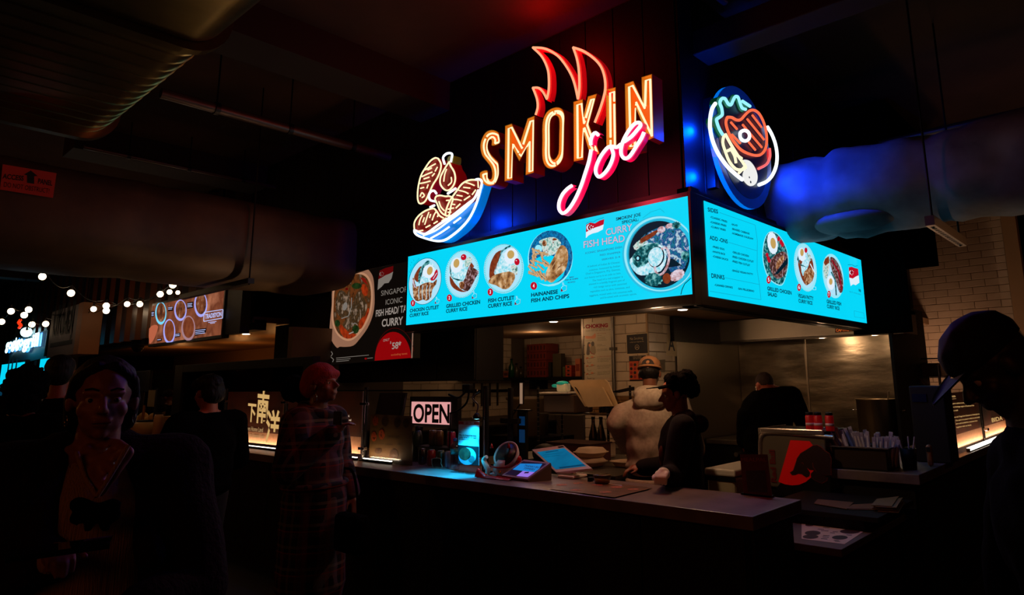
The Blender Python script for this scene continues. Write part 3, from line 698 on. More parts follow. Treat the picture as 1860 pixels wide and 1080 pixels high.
# ---- bowl of grilled chicken
bowl = thing('neon_sign', 'neon sign of grilled meat and drumsticks heaped in a blue bowl, left of the lettering', 'neon sign', pts3(sign, (740, 260, 5.68), [(400, 700)])[0])
ZW = (740, 260, 5.68)
def plate_of(parent, name, P, m, k0, k1, sm=4, pl=sign, crop=ZW, m2=None):
    q = pts3(pl, crop, P, k0, sm, True); return MB().prism(q, pl.n * (k1 - k0), m, m2).build(name, parent)
def lines(parent, name, segs, m, r=.006, sm=4, pl=sign, crop=ZW, k=0.0, closed=False):
    mb = MB()
    for S in segs: mb.tube(pts3(pl, crop, S, k, sm if len(S) > 2 else 0, closed), r, m, 6, closed=closed)
    return mb.build(name, parent)
m1 = [(318, 158), (285, 152), (235, 185), (185, 255), (140, 335), (112, 450), (105, 555), (118, 612), (145, 622), (185, 595), (222, 520), (262, 430), (312, 350), (342, 270), (345, 210)]
plate_of(bowl, 'steak_panel', m1, c_dred, -.12, -.02)
lines(bowl, 'neon_tube', [m1 + [m1[0]]], t_cream, .008, 4)
lines(bowl, 'neon_tube', [[(185, 275), (230, 245), (290, 212)], [(210, 275), (250, 255)], [(150, 345), (200, 320), (255, 298)], [(170, 368), (225, 350)], [(130, 415), (180, 405), (235, 390)], [(135, 465), (170, 455)], [(130, 550), (150, 510), (175, 540), (150, 560)], [(285, 290), (310, 245)], [(255, 340), (280, 310)], [(200, 465), (215, 425)]], t_cream, .0065)
dm = [(432, 190), (405, 230), (372, 285), (342, 350), (340, 420), (380, 475), (425, 485), (472, 440), (494, 370), (482, 295), (445, 232)]
plate_of(bowl, 'drumstick_panel', dm, c_dred, -.14, -.02)
lines(bowl, 'neon_tube', [dm + [dm[0]]], t_cream, .008); lines(bowl, 'neon_tube', [[(405, 265), (385, 320), (375, 395)], [(452, 350), (455, 400), (420, 435)]], t_cream, .0065)
lines(bowl, 'neon_tube', [[(385, 215), (368, 150), (400, 110), (445, 102), (462, 120), (455, 160), (448, 195)]], t_blue, .011)
plate_of(bowl, 'bone_panel', [(395, 205), (385, 155), (405, 125), (440, 115), (450, 140), (440, 195)], c_olive, -.12, -.03)
m2_ = [(300, 545), (340, 538), (395, 548), (430, 545), (470, 570), (450, 640), (430, 740), (385, 740), (340, 700), (305, 620), (285, 575)]
plate_of(bowl, 'drumstick_panel', m2_, c_dred, -.12, -.02)
lines(bowl, 'neon_tube', [m2_ + [m2_[0]]], t_cream, .008); lines(bowl, 'neon_tube', [[(325, 600), (345, 655), (380, 695)], [(402, 590), (430, 588)]], t_cream, .0065)
lines(bowl, 'neon_tube', [[(285, 600), (235, 585), (222, 540), (240, 500), (275, 490), (300, 520)], [(235, 660), (280, 640)], [(415, 520), (500, 465)]], t_blue, .011)
m3 = [(720, 378), (640, 380), (565, 418), (510, 490), (440, 590), (402, 680), (395, 745), (440, 745), (490, 710), (560, 640), (640, 580), (700, 500), (728, 430)]
plate_of(bowl, 'steak_panel', m3, c_dred, -.12, -.02); lines(bowl, 'neon_tube', [m3[:8]], t_cream, .008)
lines(bowl, 'neon_tube', [[(585, 400), (640, 415), (690, 435)], [(580, 455), (645, 462)], [(530, 485), (590, 500), (628, 520)], [(510, 535), (565, 545)], [(470, 580), (510, 580), (555, 590)], [(455, 628), (490, 632)], [(420, 680), (450, 672), (478, 668)], [(418, 712), (450, 710)], [(500, 668), (545, 625)], [(585, 585), (645, 545)], [(668, 530), (705, 480)], [(728, 390), (732, 460)]], t_cream, .0065)
m4 = [(72, 885), (72, 820), (110, 755), (180, 700), (265, 672), (300, 700), (330, 745), (370, 760), (330, 800), (250, 860), (170, 910), (110, 910)]
plate_of(bowl, 'steak_panel', m4, c_dred, -.12, -.02); lines(bowl, 'neon_tube', [m4[:7] + [(370, 770)]], t_cream, .008)
lines(bowl, 'neon_tube', [[(118, 845), (130, 790), (155, 740)], [(158, 815), (175, 765)], [(178, 840), (200, 770), (222, 710)], [(228, 770), (240, 730)], [(255, 795), (275, 740), (300, 700)], [(310, 760), (318, 735)], [(118, 905), (160, 898)], [(190, 868), (235, 845)], [(272, 828), (310, 805)], [(355, 800), (400, 770)]], t_cream, .0065)
br = [(72, 888), (180, 935), (270, 885), (380, 800), (470, 735), (570, 660), (690, 585), (735, 470), (755, 400), (770, 420), (740, 520), (700, 640), (640, 770), (560, 870), (470, 945), (385, 1000), (300, 1010), (200, 985), (110, 950), (72, 918)]
plate_of(bowl, 'bowl_panel', br, c_blue, -.11, -.025, 3, m2=c_blue)
lines(bowl, 'neon_tube', [[(72, 890), (75, 918), (110, 952), (200, 985), (300, 1008), (385, 998), (470, 945), (560, 868), (640, 772), (705, 640), (750, 490), (768, 405), (745, 372), (705, 375)]], t_blue, .011, 6)
lines(bowl, 'neon_tube', [[(75, 895), (165, 935), (220, 915), (310, 850), (400, 790), (480, 735), (560, 672), (640, 610), (690, 570), (735, 480)]], t_blue, .011, 4)
lines(bowl, 'neon_tube', [[(165, 950), (290, 900), (430, 800), (560, 705), (680, 590)], [(240, 980), (340, 925), (432, 862)], [(478, 822), (550, 768)]], t_blue, .0085, 3)
# ---- round plate sign on the side face
ZD = (1260, 160, 5.4)
rs = thing('neon_sign', 'round neon plate sign of steak, fries and lettuce on the side of the corner', 'neon sign', disc.hit(1347, 262))
c0 = disc.uv(1290, 262); c1 = disc.uv(1411, 268); ct = disc.uv(1335, 177); cb = disc.uv(1355, 345)
uc, vc = (c0[0] + c1[0]) / 2, (ct[1] + cb[1]) / 2; ru, rv = (c1[0] - c0[0]) / 2, (ct[1] - cb[1]) / 2; R0 = (ru + rv) / 2 + .015
def disc_mb(r, k0, k1, m, m2=None):
    P = [disc.at(uc + r * cos(2 * pi * i / 48), vc + r * sin(2 * pi * i / 48), k0) for i in range(48)]
    return MB().prism(P, disc.n * (k1 - k0), m, m2)
disc_mb(R0, -.055, -.02, c_dblue, mat('rim_blue', (0, 110, 230), .3, em=.8, emcol=(0, 120, 240))).build('plate_panel', rs)
disc_mb(R0 * .84, -.02, -.017, mat('plate_center', (0, 26, 66), .4, em=.06, emcol=(0, 40, 120))).build('plate_well', rs)
disc_mb(R0 * .55, -.19, -.055, m_black).build('drum', rs)
MB().box((-2.345, 4.3, vc - .35), (-2.28, 4.36, vc + .35), m_blk_metal).box((-2.345, 4.62, vc - .35), (-2.28, 4.68, vc + .35), m_blk_metal).build('bracket', rs)
def L_(segs, m, r, sm=6, k=0.0, ch=None, w=.014, depth=.075): return stroke(rs, 'tube_stroke', disc, ZD, segs, m, ch, r, sm, depth, w, k)
L_([[(213, 150), (180, 205), (162, 300), (162, 400), (188, 520), (240, 640), (320, 755), (400, 835), (478, 898)]], t_blue, .014, 6, 0, None, .02)
L_([[(722, 378), (765, 450), (802, 550), (818, 660), (808, 765), (770, 855), (715, 915), (640, 948)]], t_blue, .014, 6, 0, None, .02)
L_([[(272, 460), (235, 395), (212, 315), (240, 290), (268, 262), (262, 200), (245, 150), (262, 108), (295, 108), (325, 155), (352, 168), (372, 130), (395, 88), (422, 92), (440, 140), (462, 195), (498, 212)], [(465, 130), (542, 182)]], t_cyan, .012, 5, .01, c_green, .02)
st = [(330, 285), (316, 340), (340, 430), (390, 520), (465, 605), (560, 650), (640, 658), (690, 620), (714, 550), (714, 450), (690, 345), (645, 255), (595, 217), (550, 222), (505, 262), (462, 308), (420, 312), (372, 287)]
plate_of(rs, 'steak_panel', st, c_dred, -.07, -.03, 4, disc, ZD)
L_([st + [st[0]]], t_orange, .011, 4, .0)
for i_, s_ in enumerate([[(365, 335), (425, 402)], [(480, 358), (668, 580)], [(525, 303), (690, 505)], [(575, 265), (665, 382)], [(375, 455), (457, 540)], [(540, 530), (605, 606)]]): L_([s_], t_orange, .009, 0, .0, c_red, .018, .03)
L_([[(470, 420), (440, 440), (440, 490), (470, 520), (510, 515), (530, 480), (520, 440), (490, 420), (468, 421)]], t_blue, .013, 4, .015)
L_([[(745, 590), (748, 670), (715, 745), (635, 790)]], tube_m('coral', (255, 110, 110), 1.0), .011, 5, 0, c_red, .018)
fr_ = [[(300, 455), (285, 530), (310, 620), (350, 720), (410, 790), (470, 800), (510, 780), (490, 740), (440, 670), (370, 560), (310, 450)], [(330, 615), (390, 590)], [(360, 590), (400, 660), (415, 735)], [(400, 640), (470, 690)], [(445, 830), (500, 770)]]
plate_of(rs, 'fries_panel', fr_[0], c_olive, -.07, -.03, 3, disc, ZD); L_(fr_, t_warm, .011, 3, .0)
bl = [(500, 700), (560, 710), (610, 770), (638, 850), (630, 920), (590, 955), (550, 945), (510, 900), (500, 840), (520, 780), (495, 740)]
plate_of(rs, 'sauce_panel', bl, tube_m('white_panel', (240, 240, 235), 1.0), -.06, -.01, 4, disc, ZD)
for x, y, r in ((508, 735, .012), (520, 780, .014), (557, 872, .008), (570, 918, .01)):
    p = pts3(disc, ZD, [(x, y)])[0]; MB().cyl(p - disc.n * .012, p - disc.n * .008, r, mat('dark_hole', (5, 60, 90), .5), 8).build('dot', rs)
# sign brackets
for o_, xs in ((neon, (-4.2, -3.9, -3.6, -3.3, -3.0, -2.7)),):
    for x in xs: MB().box((x, SY + .12, 3.34), (x + .025, 3.99, 3.37), m_blk_metal).build('bracket', o_)
MB().box((-4.72, SY + .14, 3.0), (-4.69, 3.99, 3.03), m_blk_metal).build('bracket', bowl)
MB().box((-4.6, SY + .14, 2.95), (-4.57, 3.92, 2.98), m_blk_metal).build('bracket', bowl)
# ================================================================ CEILING SERVICES
m_duct = mat('galvanised_duct', (150, 134, 84), .3, 1.0, col2=(118, 104, 64), sc=2.5, bump=.12, bsc=5)
m_wrap = mat('duct_wrap', (92, 70, 48), .55, .3, col2=(70, 52, 36), sc=2.5, bump=.5, bsc=3)
m_wrapR = mat('foil_wrap', (120, 128, 140), .7, .0, col2=(70, 78, 90), sc=2.5, bump=.6, bsc=4)
m_beam = mat('painted_beam', (44, 32, 27), .7, spec=.2); m_pipe = mat('painted_pipe', (72, 52, 42), .35, .3)
for y0, y1, x in ((1.8, 3.98, -5.42), (1.8, 3.98, -9.3), (-5, 3.98, -12.4), (-5, 3.98, -16.5), (-5, 3.98, -21)):
    b = MB().box((x, y0, 4.25), (x + .46, y1, 4.55), m_beam).build('beam', None, kind='structure'); b.name = 'trim_beam'
bm_ = MB().box((-2.344, 4.18, 4.0), (6.7, 4.42, 4.2), m_beam, .01).build('trim_4', None, kind='structure')
def pipe(label, pts, r, m=m_pipe, name='ceiling_pipe', cat='pipe'):
    o = thing(name, label, cat, pts[0]); MB().tube(pts, r, m, 10).build('pipe', o)
    mb = None
    a, b = Vector(pts[0]), Vector(pts[-1])
    for t in (.2, .5, .8):
        c = a.lerp(b, t); MB().cyl(c, c + Vector((0, 0, 4.55 - c.z)), .008, m_blk_metal, 6).build('hanger_rod', o)
        d = (b - a).normalized(); MB().tube([c - d * .02, c + d * .02], r * 1.25, m_blk_metal, 10).build('clamp', o)
    return o
pipe('straight ceiling pipe running to the wall above the neon bowl, its end lit red', [(-5.95, 1.75, 4.0), (-5.95, 3.97, 4.0)], .045)
pipe('thin conduit crossing the top edge above the round neon plate', [(-2.05, 1.75, 4.32), (-2.05, 4.17, 4.32)], .03)
pipe('thin pipe high on the ceiling at the far right', [(-1.9, 7.2, 4.0), (6.5, 7.2, 4.0)], .035)
pipe('slim conduit under the ceiling left of the round metal duct', [(-8.4, 1.8, 4.15), (-8.4, 3.9, 4.15)], .025)
# rounded sheet metal duct, runs along x over the aisle
dt = thing('metal_duct', 'rounded sheet metal air duct overhead at the top left, ribbed with flanges', 'duct', (-4, .4, 3.56))
def duct_ring(y0, y1, z0, z1, r, n=8):
    P = []
    for cx, cz, a0 in ((y1 - r, z0 + r, -90), (y1 - r, z1 - r, 0), (y0 + r, z1 - r, 90), (y0 + r, z0 + r, 180)):
        for k in range(n + 1):
            a = radians(a0 + 90 * k / n); P.append((cx + r * cos(a), cz + r * sin(a)))
    return P
def duct_seg(mb, xa, xb, grow=0.0, m=None, ga=None):
    R = duct_ring(-.75 - grow, 1.5 + grow, 3.60 - grow, 4.4 + grow, .22 + grow); n = len(R)
    R2 = R if ga is None else duct_ring(-.75 - ga, 1.5 + ga, 3.60 - ga, 4.4 + ga, .22 + ga)
    mb.add([(xa, y, z) for y, z in R] + [(xb, y, z) for y, z in R2], [(i, (i + 1) % n, n + (i + 1) % n, n + i) for i in range(n)], m or m_duct, True)
mb = MB(); duct_seg(mb, 2.0, -4.05); mb.build('duct_section', dt)
mb = MB(); x = -4.15
k = 0
while x > -6.05:
    w = .158; duct_seg(mb, x, x - w + .012, 0); duct_seg(mb, x - w + .012, x - w + .006, 0, m_duct, .008); duct_seg(mb, x - w + .006, x - w, .008, m_duct, 0); x -= w; k += 1
mb.build('duct_section', dt)
for fx in (-4.1, x - .03, 0.2):
    mb = MB(); R1 = duct_ring(-.8, 1.55, 3.55, 4.45, .26); n = len(R1); R0_ = duct_ring(-.74, 1.49, 3.61, 4.39, .21)
    mb.add([(fx + .04, y, z) for y, z in R1] + [(fx - .04, y, z) for y, z in R1] + [(fx + .04, y, z) for y, z in R0_] + [(fx - .04, y, z) for y, z in R0_],
           [(i, (i + 1) % n, n + (i + 1) % n, n + i) for i in range(n)] + [(i, (i + 1) % n, 2 * n + (i + 1) % n, 2 * n + i) for i in range(n)] + [(n + i, n + (i + 1) % n, 3 * n + (i + 1) % n, 3 * n + i) for i in range(n)], m_duct, False)
    mb.build('flange', dt)
mb = MB(); R = duct_ring(-.75, 1.5, 3.6, 4.4, .22); mb.flat([(x - .05, y, z) for y, z in R], m_black); mb.build('end_cap', dt)
# wrapped rectangular duct on the left, runs along y, with the access sign
iw = thing('wrapped_duct', 'big brown insulated duct hanging across the upper left, with a red access sign', 'duct', (-7.2, 2, 3.0))
mb = MB(); N = 40; n = 28
def sq(t, w, h):
    c, s = cos(t), sin(t); return (math.copysign(abs(c) ** .45, c) * w, math.copysign(abs(s) ** .45, s) * h)
rings = []
for i in range(N + 1):
    y = -4.5 + (3.97 + 4.5) * i / N
    for k in range(n):
        a = 2 * pi * k / n; px, pz = sq(a, .75, .40)
        d = .035 * noise.noise(Vector((px * 2, y * 1.6, pz * 2))) - (.035 if i % 7 == 3 else 0)
        rings.append((-7.25 + px * (1 + d), y, 3.05 + pz * (1 + d)))
mb.add(rings, [(i * n + k, i * n + (k + 1) % n, (i + 1) * n + (k + 1) % n, (i + 1) * n + k) for i in range(N) for k in range(n)], m_wrap, True)
mb.add(rings[:n], [tuple(range(n))], m_wrap); mb.build('duct_body', iw)
for yy in (2.8, .0):
    MB().cyl((-6.44, yy, 2.55), (-6.44, yy, 4.55), .008, m_blk_metal, 6).build('hanger_rod', iw)
    MB().box((-8.1, yy - .03, 2.56), (-6.4, yy + .03, 2.61), m_blk_metal).build('hanger_strut', iw)
asn = PL((-6.46, .9, 3.2), (0, 1, 0), (1, 0, 0))
m_sgn = mat('red_sign', (168, 34, 18), .6, em=.02, emcol=(200, 40, 20)); m_ink = mat('black_ink', (20, 10, 8), .8)
a = ART(asn); a.c = (0, 0, 2.455)
sg = thing('access_sign', 'red sign with black lettering reading ACCESS PANEL with an arrow', 'sign', asn.hit(50, 328))
a.poly([(12, 732), (252, 772), (236, 882), (0, 845)], m_sgn, 0); a.build('sign_plate', sg)
a = ART(asn); a.c = (0, 0, 2.455)
a.text('ACCESS', (10, 795), (104, 806), 22, m_ink, 2, .03); a.text('PANEL', (168, 817), (232, 828), 22, m_ink, 2, .03); a.text('DO NOT OBSTRUCT!', (16, 832), (218, 862), 22, m_ink, 2, 0)
a.build('sign_text', sg); a = ART(asn); a.c = (0, 0, 2.455)
a.poly([(137, 760), (168, 785), (152, 786), (152, 820), (120, 815), (120, 782), (106, 778)], m_ink, 2); a.build('arrow', sg)
# foil wrapped round duct on the right, runs along x out of the bulkhead
rd = thing('wrapped_duct', 'fat foil wrapped round duct glowing blue beside the round plate sign', 'duct', (0, 5.6, 3.1))
zc, rr = 3.10, .355
mb = MB(); N = 110; n = 40; V = []
for i in range(N + 1):
    x = -2.344 + 8.4 * i / N
    pin = sum(math.exp(-((x - c) / w) ** 2) * h for c, w, h in ((-1.9, .05, .045), (-1.08, .06, .03), (.4, .08, .04), (1.9, .08, .05)))
    sag = .03 * sin(x * 1.7)
    for k in range(n):
        a_ = 2 * pi * k / n
        f = rr + .035 * noise.noise(Vector((x * 2.2, cos(a_) * 1.3, sin(a_) * 1.3))) + .018 * noise.noise(Vector((x * 7, cos(a_) * 3, sin(a_) * 3))) - pin
        f += .012 * abs(noise.noise(Vector((x * 16, a_ * 1.2, 4)))) * math.exp(-((x + 1.95) / .35) ** 2) * 3
        V.append((x, 5.6 + f * cos(a_), zc + sag * 0 + f * sin(a_) * 1.02))
mb.add(V, [(i * n + k, i * n + (k + 1) % n, (i + 1) * n + (k + 1) % n, (i + 1) * n + k) for i in range(N) for k in range(n)], m_wrapR, True)
mb.build('duct_body', rd)
MB().ball((-1.70, 5.52, 2.84), .22, m_wrapR, 14, (1.7, 1.1, .42)).build('sagging_wrap', rd)
for x in (-1.07, 1.6):
    MB().cyl((x, 5.17, 2.62), (x, 5.17, 4.55), .008, m_blk_metal, 6).build('hanger_rod', rd); MB().cyl((x, 6.03, 2.62), (x, 6.03, 4.55), .008, m_blk_metal, 6).build('hanger_rod', rd)
    st = MB().box((x - .03, 5.08, 2.63), (x + .03, 6.12, 2.70), m_steel2)
    for q in range(14): st.box((x - .012, 5.14 + q * .068, 2.628), (x + .012, 5.175 + q * .068, 2.6301), m_black)
    st.build('slotted_strut', rd, kind='stuff')

# ================================================================ COUNTERS
def counter(name, label, x0, x1, y0, y1, th=.065, zt=.97, ov=.05, sides='front', toe=True):
    t = thing(name, label, 'counter', ((x0 + x1) / 2, (y0 + y1) / 2, 0))
    MB().box((x0, y0, zt - th), (x1, y1, zt), m_count, .004).build('worktop', t)
    MB().box((x0 + ov, y0 + ov, 0), (x1 - ov, y1 - ov, zt - th), m_front).build('base', t)
    return t
FCX0, FCX1 = -12.6, -1.526
fc = counter('service_counter', 'long front service counter with mottled laminate top and dark base', FCX0, FCX1, 3.0585, 3.627)
x = FCX1 - .06
while x - .6 > FCX0:
    MB().box((x - .6, 3.09, .1), (x - .008, 3.1085, .89), m_front, .003).build('front_panel', fc); x -= .6
MB().box((FCX1 - .0495, 3.12, .1), (FCX1 - .03, 3.57, .89), m_front, .003).build('end_panel', fc)
rc = counter('service_counter', 'right hand service counter running away along the side of the corner', -1.86, -1.28, 4.965, 9.9)
y = 5.03
while y < 9.0:
    MB().box((-1.33, y, .1), (-1.312, y + .6, .89), m_front, .003).build('front_panel', rc); y += .608
lg = thing('low_shelf_unit', 'low dark shelf unit in the gap beside the end of the front counter', 'shelf', (-1.8, 4.3, 0))
MB().box((-2.05, 3.75, .68), (-1.38, 4.955, .72), m_count_edge, .003).build('lower_shelf', lg)
MB().box((-2.05, 4.22, .78), (-1.33, 4.955, .81), m_front, .003).build('upper_shelf', lg); MB().box((-2.03, 4.24, .72), (-1.42, 4.95, .78), m_black).build('riser', lg)
MB().box((-2.0, 3.8, 0), (-1.42, 4.94, .68), m_front).build('base', lg); MB().box((-2.4, 4.957, .78), (-1.88, 5.5, .81), m_front).build('rear_shelf', lg); MB().box((-2.36, 4.96, 0), (-1.9, 5.45, .78), m_front).build('rear_base', lg)
MB().box((FCX0, 3.629, .905), (-4.35, 4.0, .97), m_count).build('rear_worktop', fc); MB().box((FCX0, 3.64, 0), (-4.4, 3.98, .905), m_front).build('rear_base', fc)

# ================================================================ KITCHEN
# stainless alcove
st_ = MB().box((KX, 6.42, .0), (KX + .012, 7.9, 2.29), m_steel)
SB = struct('wall_steel_side', st_)
m_steelb = mat('steel_backsplash', (150, 140, 124), .34, 1.0, col2=(84, 78, 68), sc=1.6, bump=1.0, bsc=2.2, stretch=(1, 1, 3.2))  # light reflection streaks put into the base colour as stretched noise
sb = struct('wall_steel_back', MB().box((KX - .1, 7.9, 0), (-2.02, 8.0, 2.6), m_steel2))
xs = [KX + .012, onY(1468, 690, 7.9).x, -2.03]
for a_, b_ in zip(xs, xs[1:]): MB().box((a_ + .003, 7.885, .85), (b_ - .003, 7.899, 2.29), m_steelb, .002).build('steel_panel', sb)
MB().box((xs[1] - .012, 7.872, .85), (xs[1] + .012, 7.886, 2.29), m_steel, .003).build('seam_strip', sb)
MB().box((-2.03, 7.3, 0), (-2.0, 8.6, 2.35), m_black).build('trim_6', None, kind='structure')
hd = thing('extractor_hood', 'wide stainless extractor hood over the cooking line', 'hood', (-3, 7.3, 2.04))
hx0, hx1 = KX + .014, -1.9
HY = 7.33
MB().box((hx0, HY, 2.05), (hx1, HY + .025, 2.29), m_steel, .003).build('front_panel', hd)
MB().box((hx0, HY + .025, 2.03), (hx1, HY + .08, 2.07), m_steel2, .003).build('grease_gutter', hd)
MB().box((hx0, HY + .025, 2.25), (hx1, 7.88, 2.29), m_steel2).build('canopy', hd)
MB().box((hx1 - .02, HY + .025, 2.04), (hx1, 7.88, 2.29), m_steel2).build('side_panel', hd)
MB().box((hx0, 6.3, 2.02), (hx0 + .05, HY, 2.29), m_blk_metal).build('end_shroud', hd)
for i in range(6):
    x = hx0 + .12 + i * .33
    q = MB(); T = Matrix.Translation((x, 7.64, 2.15)) @ Matrix.Rotation(radians(25), 4, 'X')
    q.box((0, -.22, -.01), (.31, .22, .01), m_steel2, 0, T)
    f = q.build('filter', hd)
for x in (-2.75, -2.2):
    MB().lathe((x, 7.5, 2.2), [(.05, .05), (.07, .0), (.05, -.04), (.0, -.05)], mat('hood_lamp', (255, 225, 190), .5, em=3), 12).build('lamp', hd)
light('hood_light', 'POINT', (-2.75, 7.42, 2.02), 5, (255, 205, 155), .03); light('hood_light', 'POINT', (-2.2, 7.42, 2.02), 4, (255, 205, 155), .03)
hp = PL((0, HY - .004, 0), (1, 0, 0), (0, -1, 0))
ART(hp).poly([(1246, 600), (1272, 599), (1273, 618), (1247, 620)], mat('red_label', (150, 20, 10), .6), 1).build('red_label', hd)
a = ART(hp); a.poly([(1517, 595), (1557, 592), (1557, 601), (1517, 604)], mat('maroon_plate', (70, 10, 6), .5), 1).text('CAPTIVEAIRE', (1519, 602), (1554, 600), 5, mat('orange_ink', (240, 120, 50), .5, em=.4), 3, .03); a.build('maker_plate_text', hd)
# cooking line
ck = thing('cooking_range', 'dark cooking range and griddle under the hood', 'cooker', (-3, 7.5, 0))
MB().box((KX + .05, 6.95, 0), (-2.05, 7.87, .9), m_blk_metal, .01).build('body', ck); MB().box((KX + .05, 6.9, .9), (-2.05, 7.87, .95), m_steel2, .004).build('hob_top', ck)
for i in range(5): MB().cyl((-3.6 + i * .33, 6.95, .8), (-3.6 + i * .33, 6.91, .8), .025, m_chrome, 10).build('knob', ck)
pt = thing('stock_pot', 'large steel stock pot with ladle handle, at the right of the range', 'pot', (-2.25, 7.45, .95))
m_pot = mat('pot_steel', (170, 150, 120), .35, 1.0)
MB().lathe((-2.25, 7.45, .955), [(.0, 0), (.19, .0), (.2, .01), (.2, .42), (.21, .43), (.2, .43), (.188, .42), (.188, .02), (.0, .02)], m_pot, 24).build('pot_body', pt)
for s in (-1, 1): MB().tube(smooth_path([(-2.25 + s * .2, 7.40, 1.27), (-2.25 + s * .245, 7.40, 1.27), (-2.25 + s * .245, 7.5, 1.27), (-2.25 + s * .2, 7.5, 1.27)], 3), .008, m_chrome, 6).build('handle', pt)
ld = thing('ladle', 'ladle leaning in the stock pot', 'ladle', (-2.16, 7.45, 1.05)); MB().tube([(-2.2, 7.45, 1.02), (-2.12, 7.43, 1.46)], .009, m_steel, 6).build('handle', ld); MB().ball((-2.21, 7.45, 1.0), .04, m_steel, 8, (1, 1, .6)).build('bowl', ld)
# white under-counter fridge between the staff
wf = thing('chest_cooler', 'pale low worktop fridge behind the counter beside the dark hoodie', 'fridge', (-2.5, 4.75, 0))
m_white = mat('white_enamel', (176, 166, 140), .4); 
MB().box((-2.66, 4.62, .05), (-2.43, 5.15, .90), m_white, .02).build('body', wf); MB().box((-2.67, 4.61, .905), (-2.42, 5.16, .955), mat('white_lid', (214, 208, 196), .35), .012).build('lid', wf)
MB().box((-2.67, 4.615, .87), (-2.42, 4.619, .9), m_black).build('gap_seal', wf)
# lamp bodies
m_lamp = mat('lamp_lens', (255, 240, 220), .5, em=9)
def downlight(x, y, z, lab, r=.055):
    t = thing('downlight', lab, 'ceiling light', (x, y, z))
    MB().lathe((x, y, z), [(r * 1.3, 0), (r * 1.3, -.008), (r, -.012)], m_wall, 16).build('trim_ring', t); MB().lathe((x, y, z - .006), [(0, -.014), (r * .7, -.011), (r, -.004)], m_lamp, 16).build('lens', t)
downlight(-3.5, 5.78, KC, 'bright recessed downlight under the corner of the menu screens')
downlight(-5.24, 5.79, KC, 'recessed downlight over the storage shelf left of the choking poster')
# CHOKING poster etc. on the pillar
pp = PL((KX, C3 - .006, 0), (1, 0, 0), (0, -1, 0)); pk = PL((KX + .006, C3, 0), (0, 1, 0), (1, 0, 0))
m_paper = mat('poster_paper', (190, 178, 150), .5); m_pred = mat('poster_red', (150, 24, 34), .6); m_skin = mat('poster_skin', (210, 140, 100), .6); m_pgrey = mat('poster_grey', (90, 84, 76), .6)
m_pblk = mat('poster_black', (24, 20, 24), .5); m_pcream = mat('poster_cream', (200, 180, 140), .6)
cp = thing('choking_poster', 'tall choking first aid poster on the tiled pillar', 'poster', pp.hit(1090, 640)); ZC = (1040, 570, 8.31)
a = ART(pp, .004).crop(*ZC); a.poly([(185, 130), (610, 105), (625, 960), (195, 965)], m_paper, 0); a.build('sheet', cp)
a = ART(pp, .004).crop(*ZC); a.text('CHOKING', (200, 215), (540, 195), 52, m_pred, 2, .06)
for t_, p_, q_, h_, m_ in (('IS THE VICTIM CHOKING?', (285, 238), (500, 222), 13, m_pblk), ('START FIRST AID: ASK THE VICTIM', (207, 264), (585, 243), 14, m_pblk), ('Signs of choking', (375, 300), (510, 294), 12, m_pred), ('Cannot speak', (378, 332), (445, 328), 12, m_pblk), ('Stand behind the victim', (378, 362), (495, 352), 11, m_pblk), ('wrap your arms around', (378, 384), (505, 376), 11, m_pblk), ('the waist and press in', (378, 404), (522, 396), 11, m_pblk),
    ('Give thrusts', (375, 468), (452, 462), 11, m_pblk), ('until object comes out', (375, 486), (502, 478), 11, m_pblk), ('If the victim is large', (375, 540), (525, 530), 11, m_pblk), ('press on the breastbone', (375, 560), (538, 548), 11, m_pblk), ('IF VICTIM IS UNCONSCIOUS', (377, 655), (597, 640), 15, m_pred), ('Call for help and lay them down', (380, 680), (590, 668), 12, m_pblk), ('Tilt head back, lift chin', (380, 702), (580, 690), 12, m_pblk), ('then begin breathing', (380, 722), (552, 712), 12, m_pblk),
    ('Give two breaths, watch chest', (378, 782), (582, 770), 12, m_pblk), ('Repeat thirty compressions', (378, 802), (572, 790), 12, m_pblk), ('Look in the mouth', (378, 824), (560, 814), 12, m_pblk), ('Carry on until help comes', (380, 880), (580, 866), 12, m_pblk), ('Always call for an', (380, 900), (572, 888), 12, m_pblk), ('ambulance as well', (380, 920), (562, 908), 12, m_pblk)): a.text(t_, p_, q_, h_, m_, 2)
a.build('poster_text', cp)
a = ART(pp, .004).crop(*ZC)
a.poly([(200, 330), (290, 335), (330, 300), (345, 290), (355, 330), (340, 370), (270, 370), (205, 372)], m_skin, 1, 2); a.line([(195, 405), (305, 398)], m_pgrey, 3)
a.poly([(230, 440), (255, 425), (275, 440), (262, 500), (262, 610), (215, 612), (218, 540)], m_pgrey, 1, 2); a.ell(262, 470, 12, 24, m_skin, 2); a.ell(310, 450, 24, 36, m_pgrey, 2); a.poly([(285, 480), (335, 470), (355, 540), (345, 605), (280, 590), (268, 540)], mat('poster_tan', (150, 136, 108), .6), 1, 2); a.line([(268, 558), (290, 595), (340, 608)], m_pred, 9, 3)
for y in (680, 800, 920):
    a.line([(210, y), (235, y - 20), (260, y - 5), (350, y - 30)], m_pblk, 4, 2); a.ell(300 - (y - 680) * .0, y - 30, 22, 16, m_skin, 1); a.ell(225, y - 15, 20, 14, m_skin, 1); a.line([(230, y + 20), (232, y + 55), (280, y + 58), (285, y + 40)], m_pgrey, 4, 2)
a.build('poster_drawings', cp, ); cp.children[-1]['kind'] = 'stuff'
ns = thing('no_smoking_sign', 'black No Smoking sign on the white tiles', 'sign', pp.hit(1158, 624))
a = ART(pp, .004).crop(*ZC); a.poly([(820, 318), (1130, 290), (1142, 588), (830, 600)], m_pblk, 1); a.poly([(812, 310), (1136, 282), (1150, 596), (824, 608)], m_pcream, 0); a.build('sign_plate', ns)
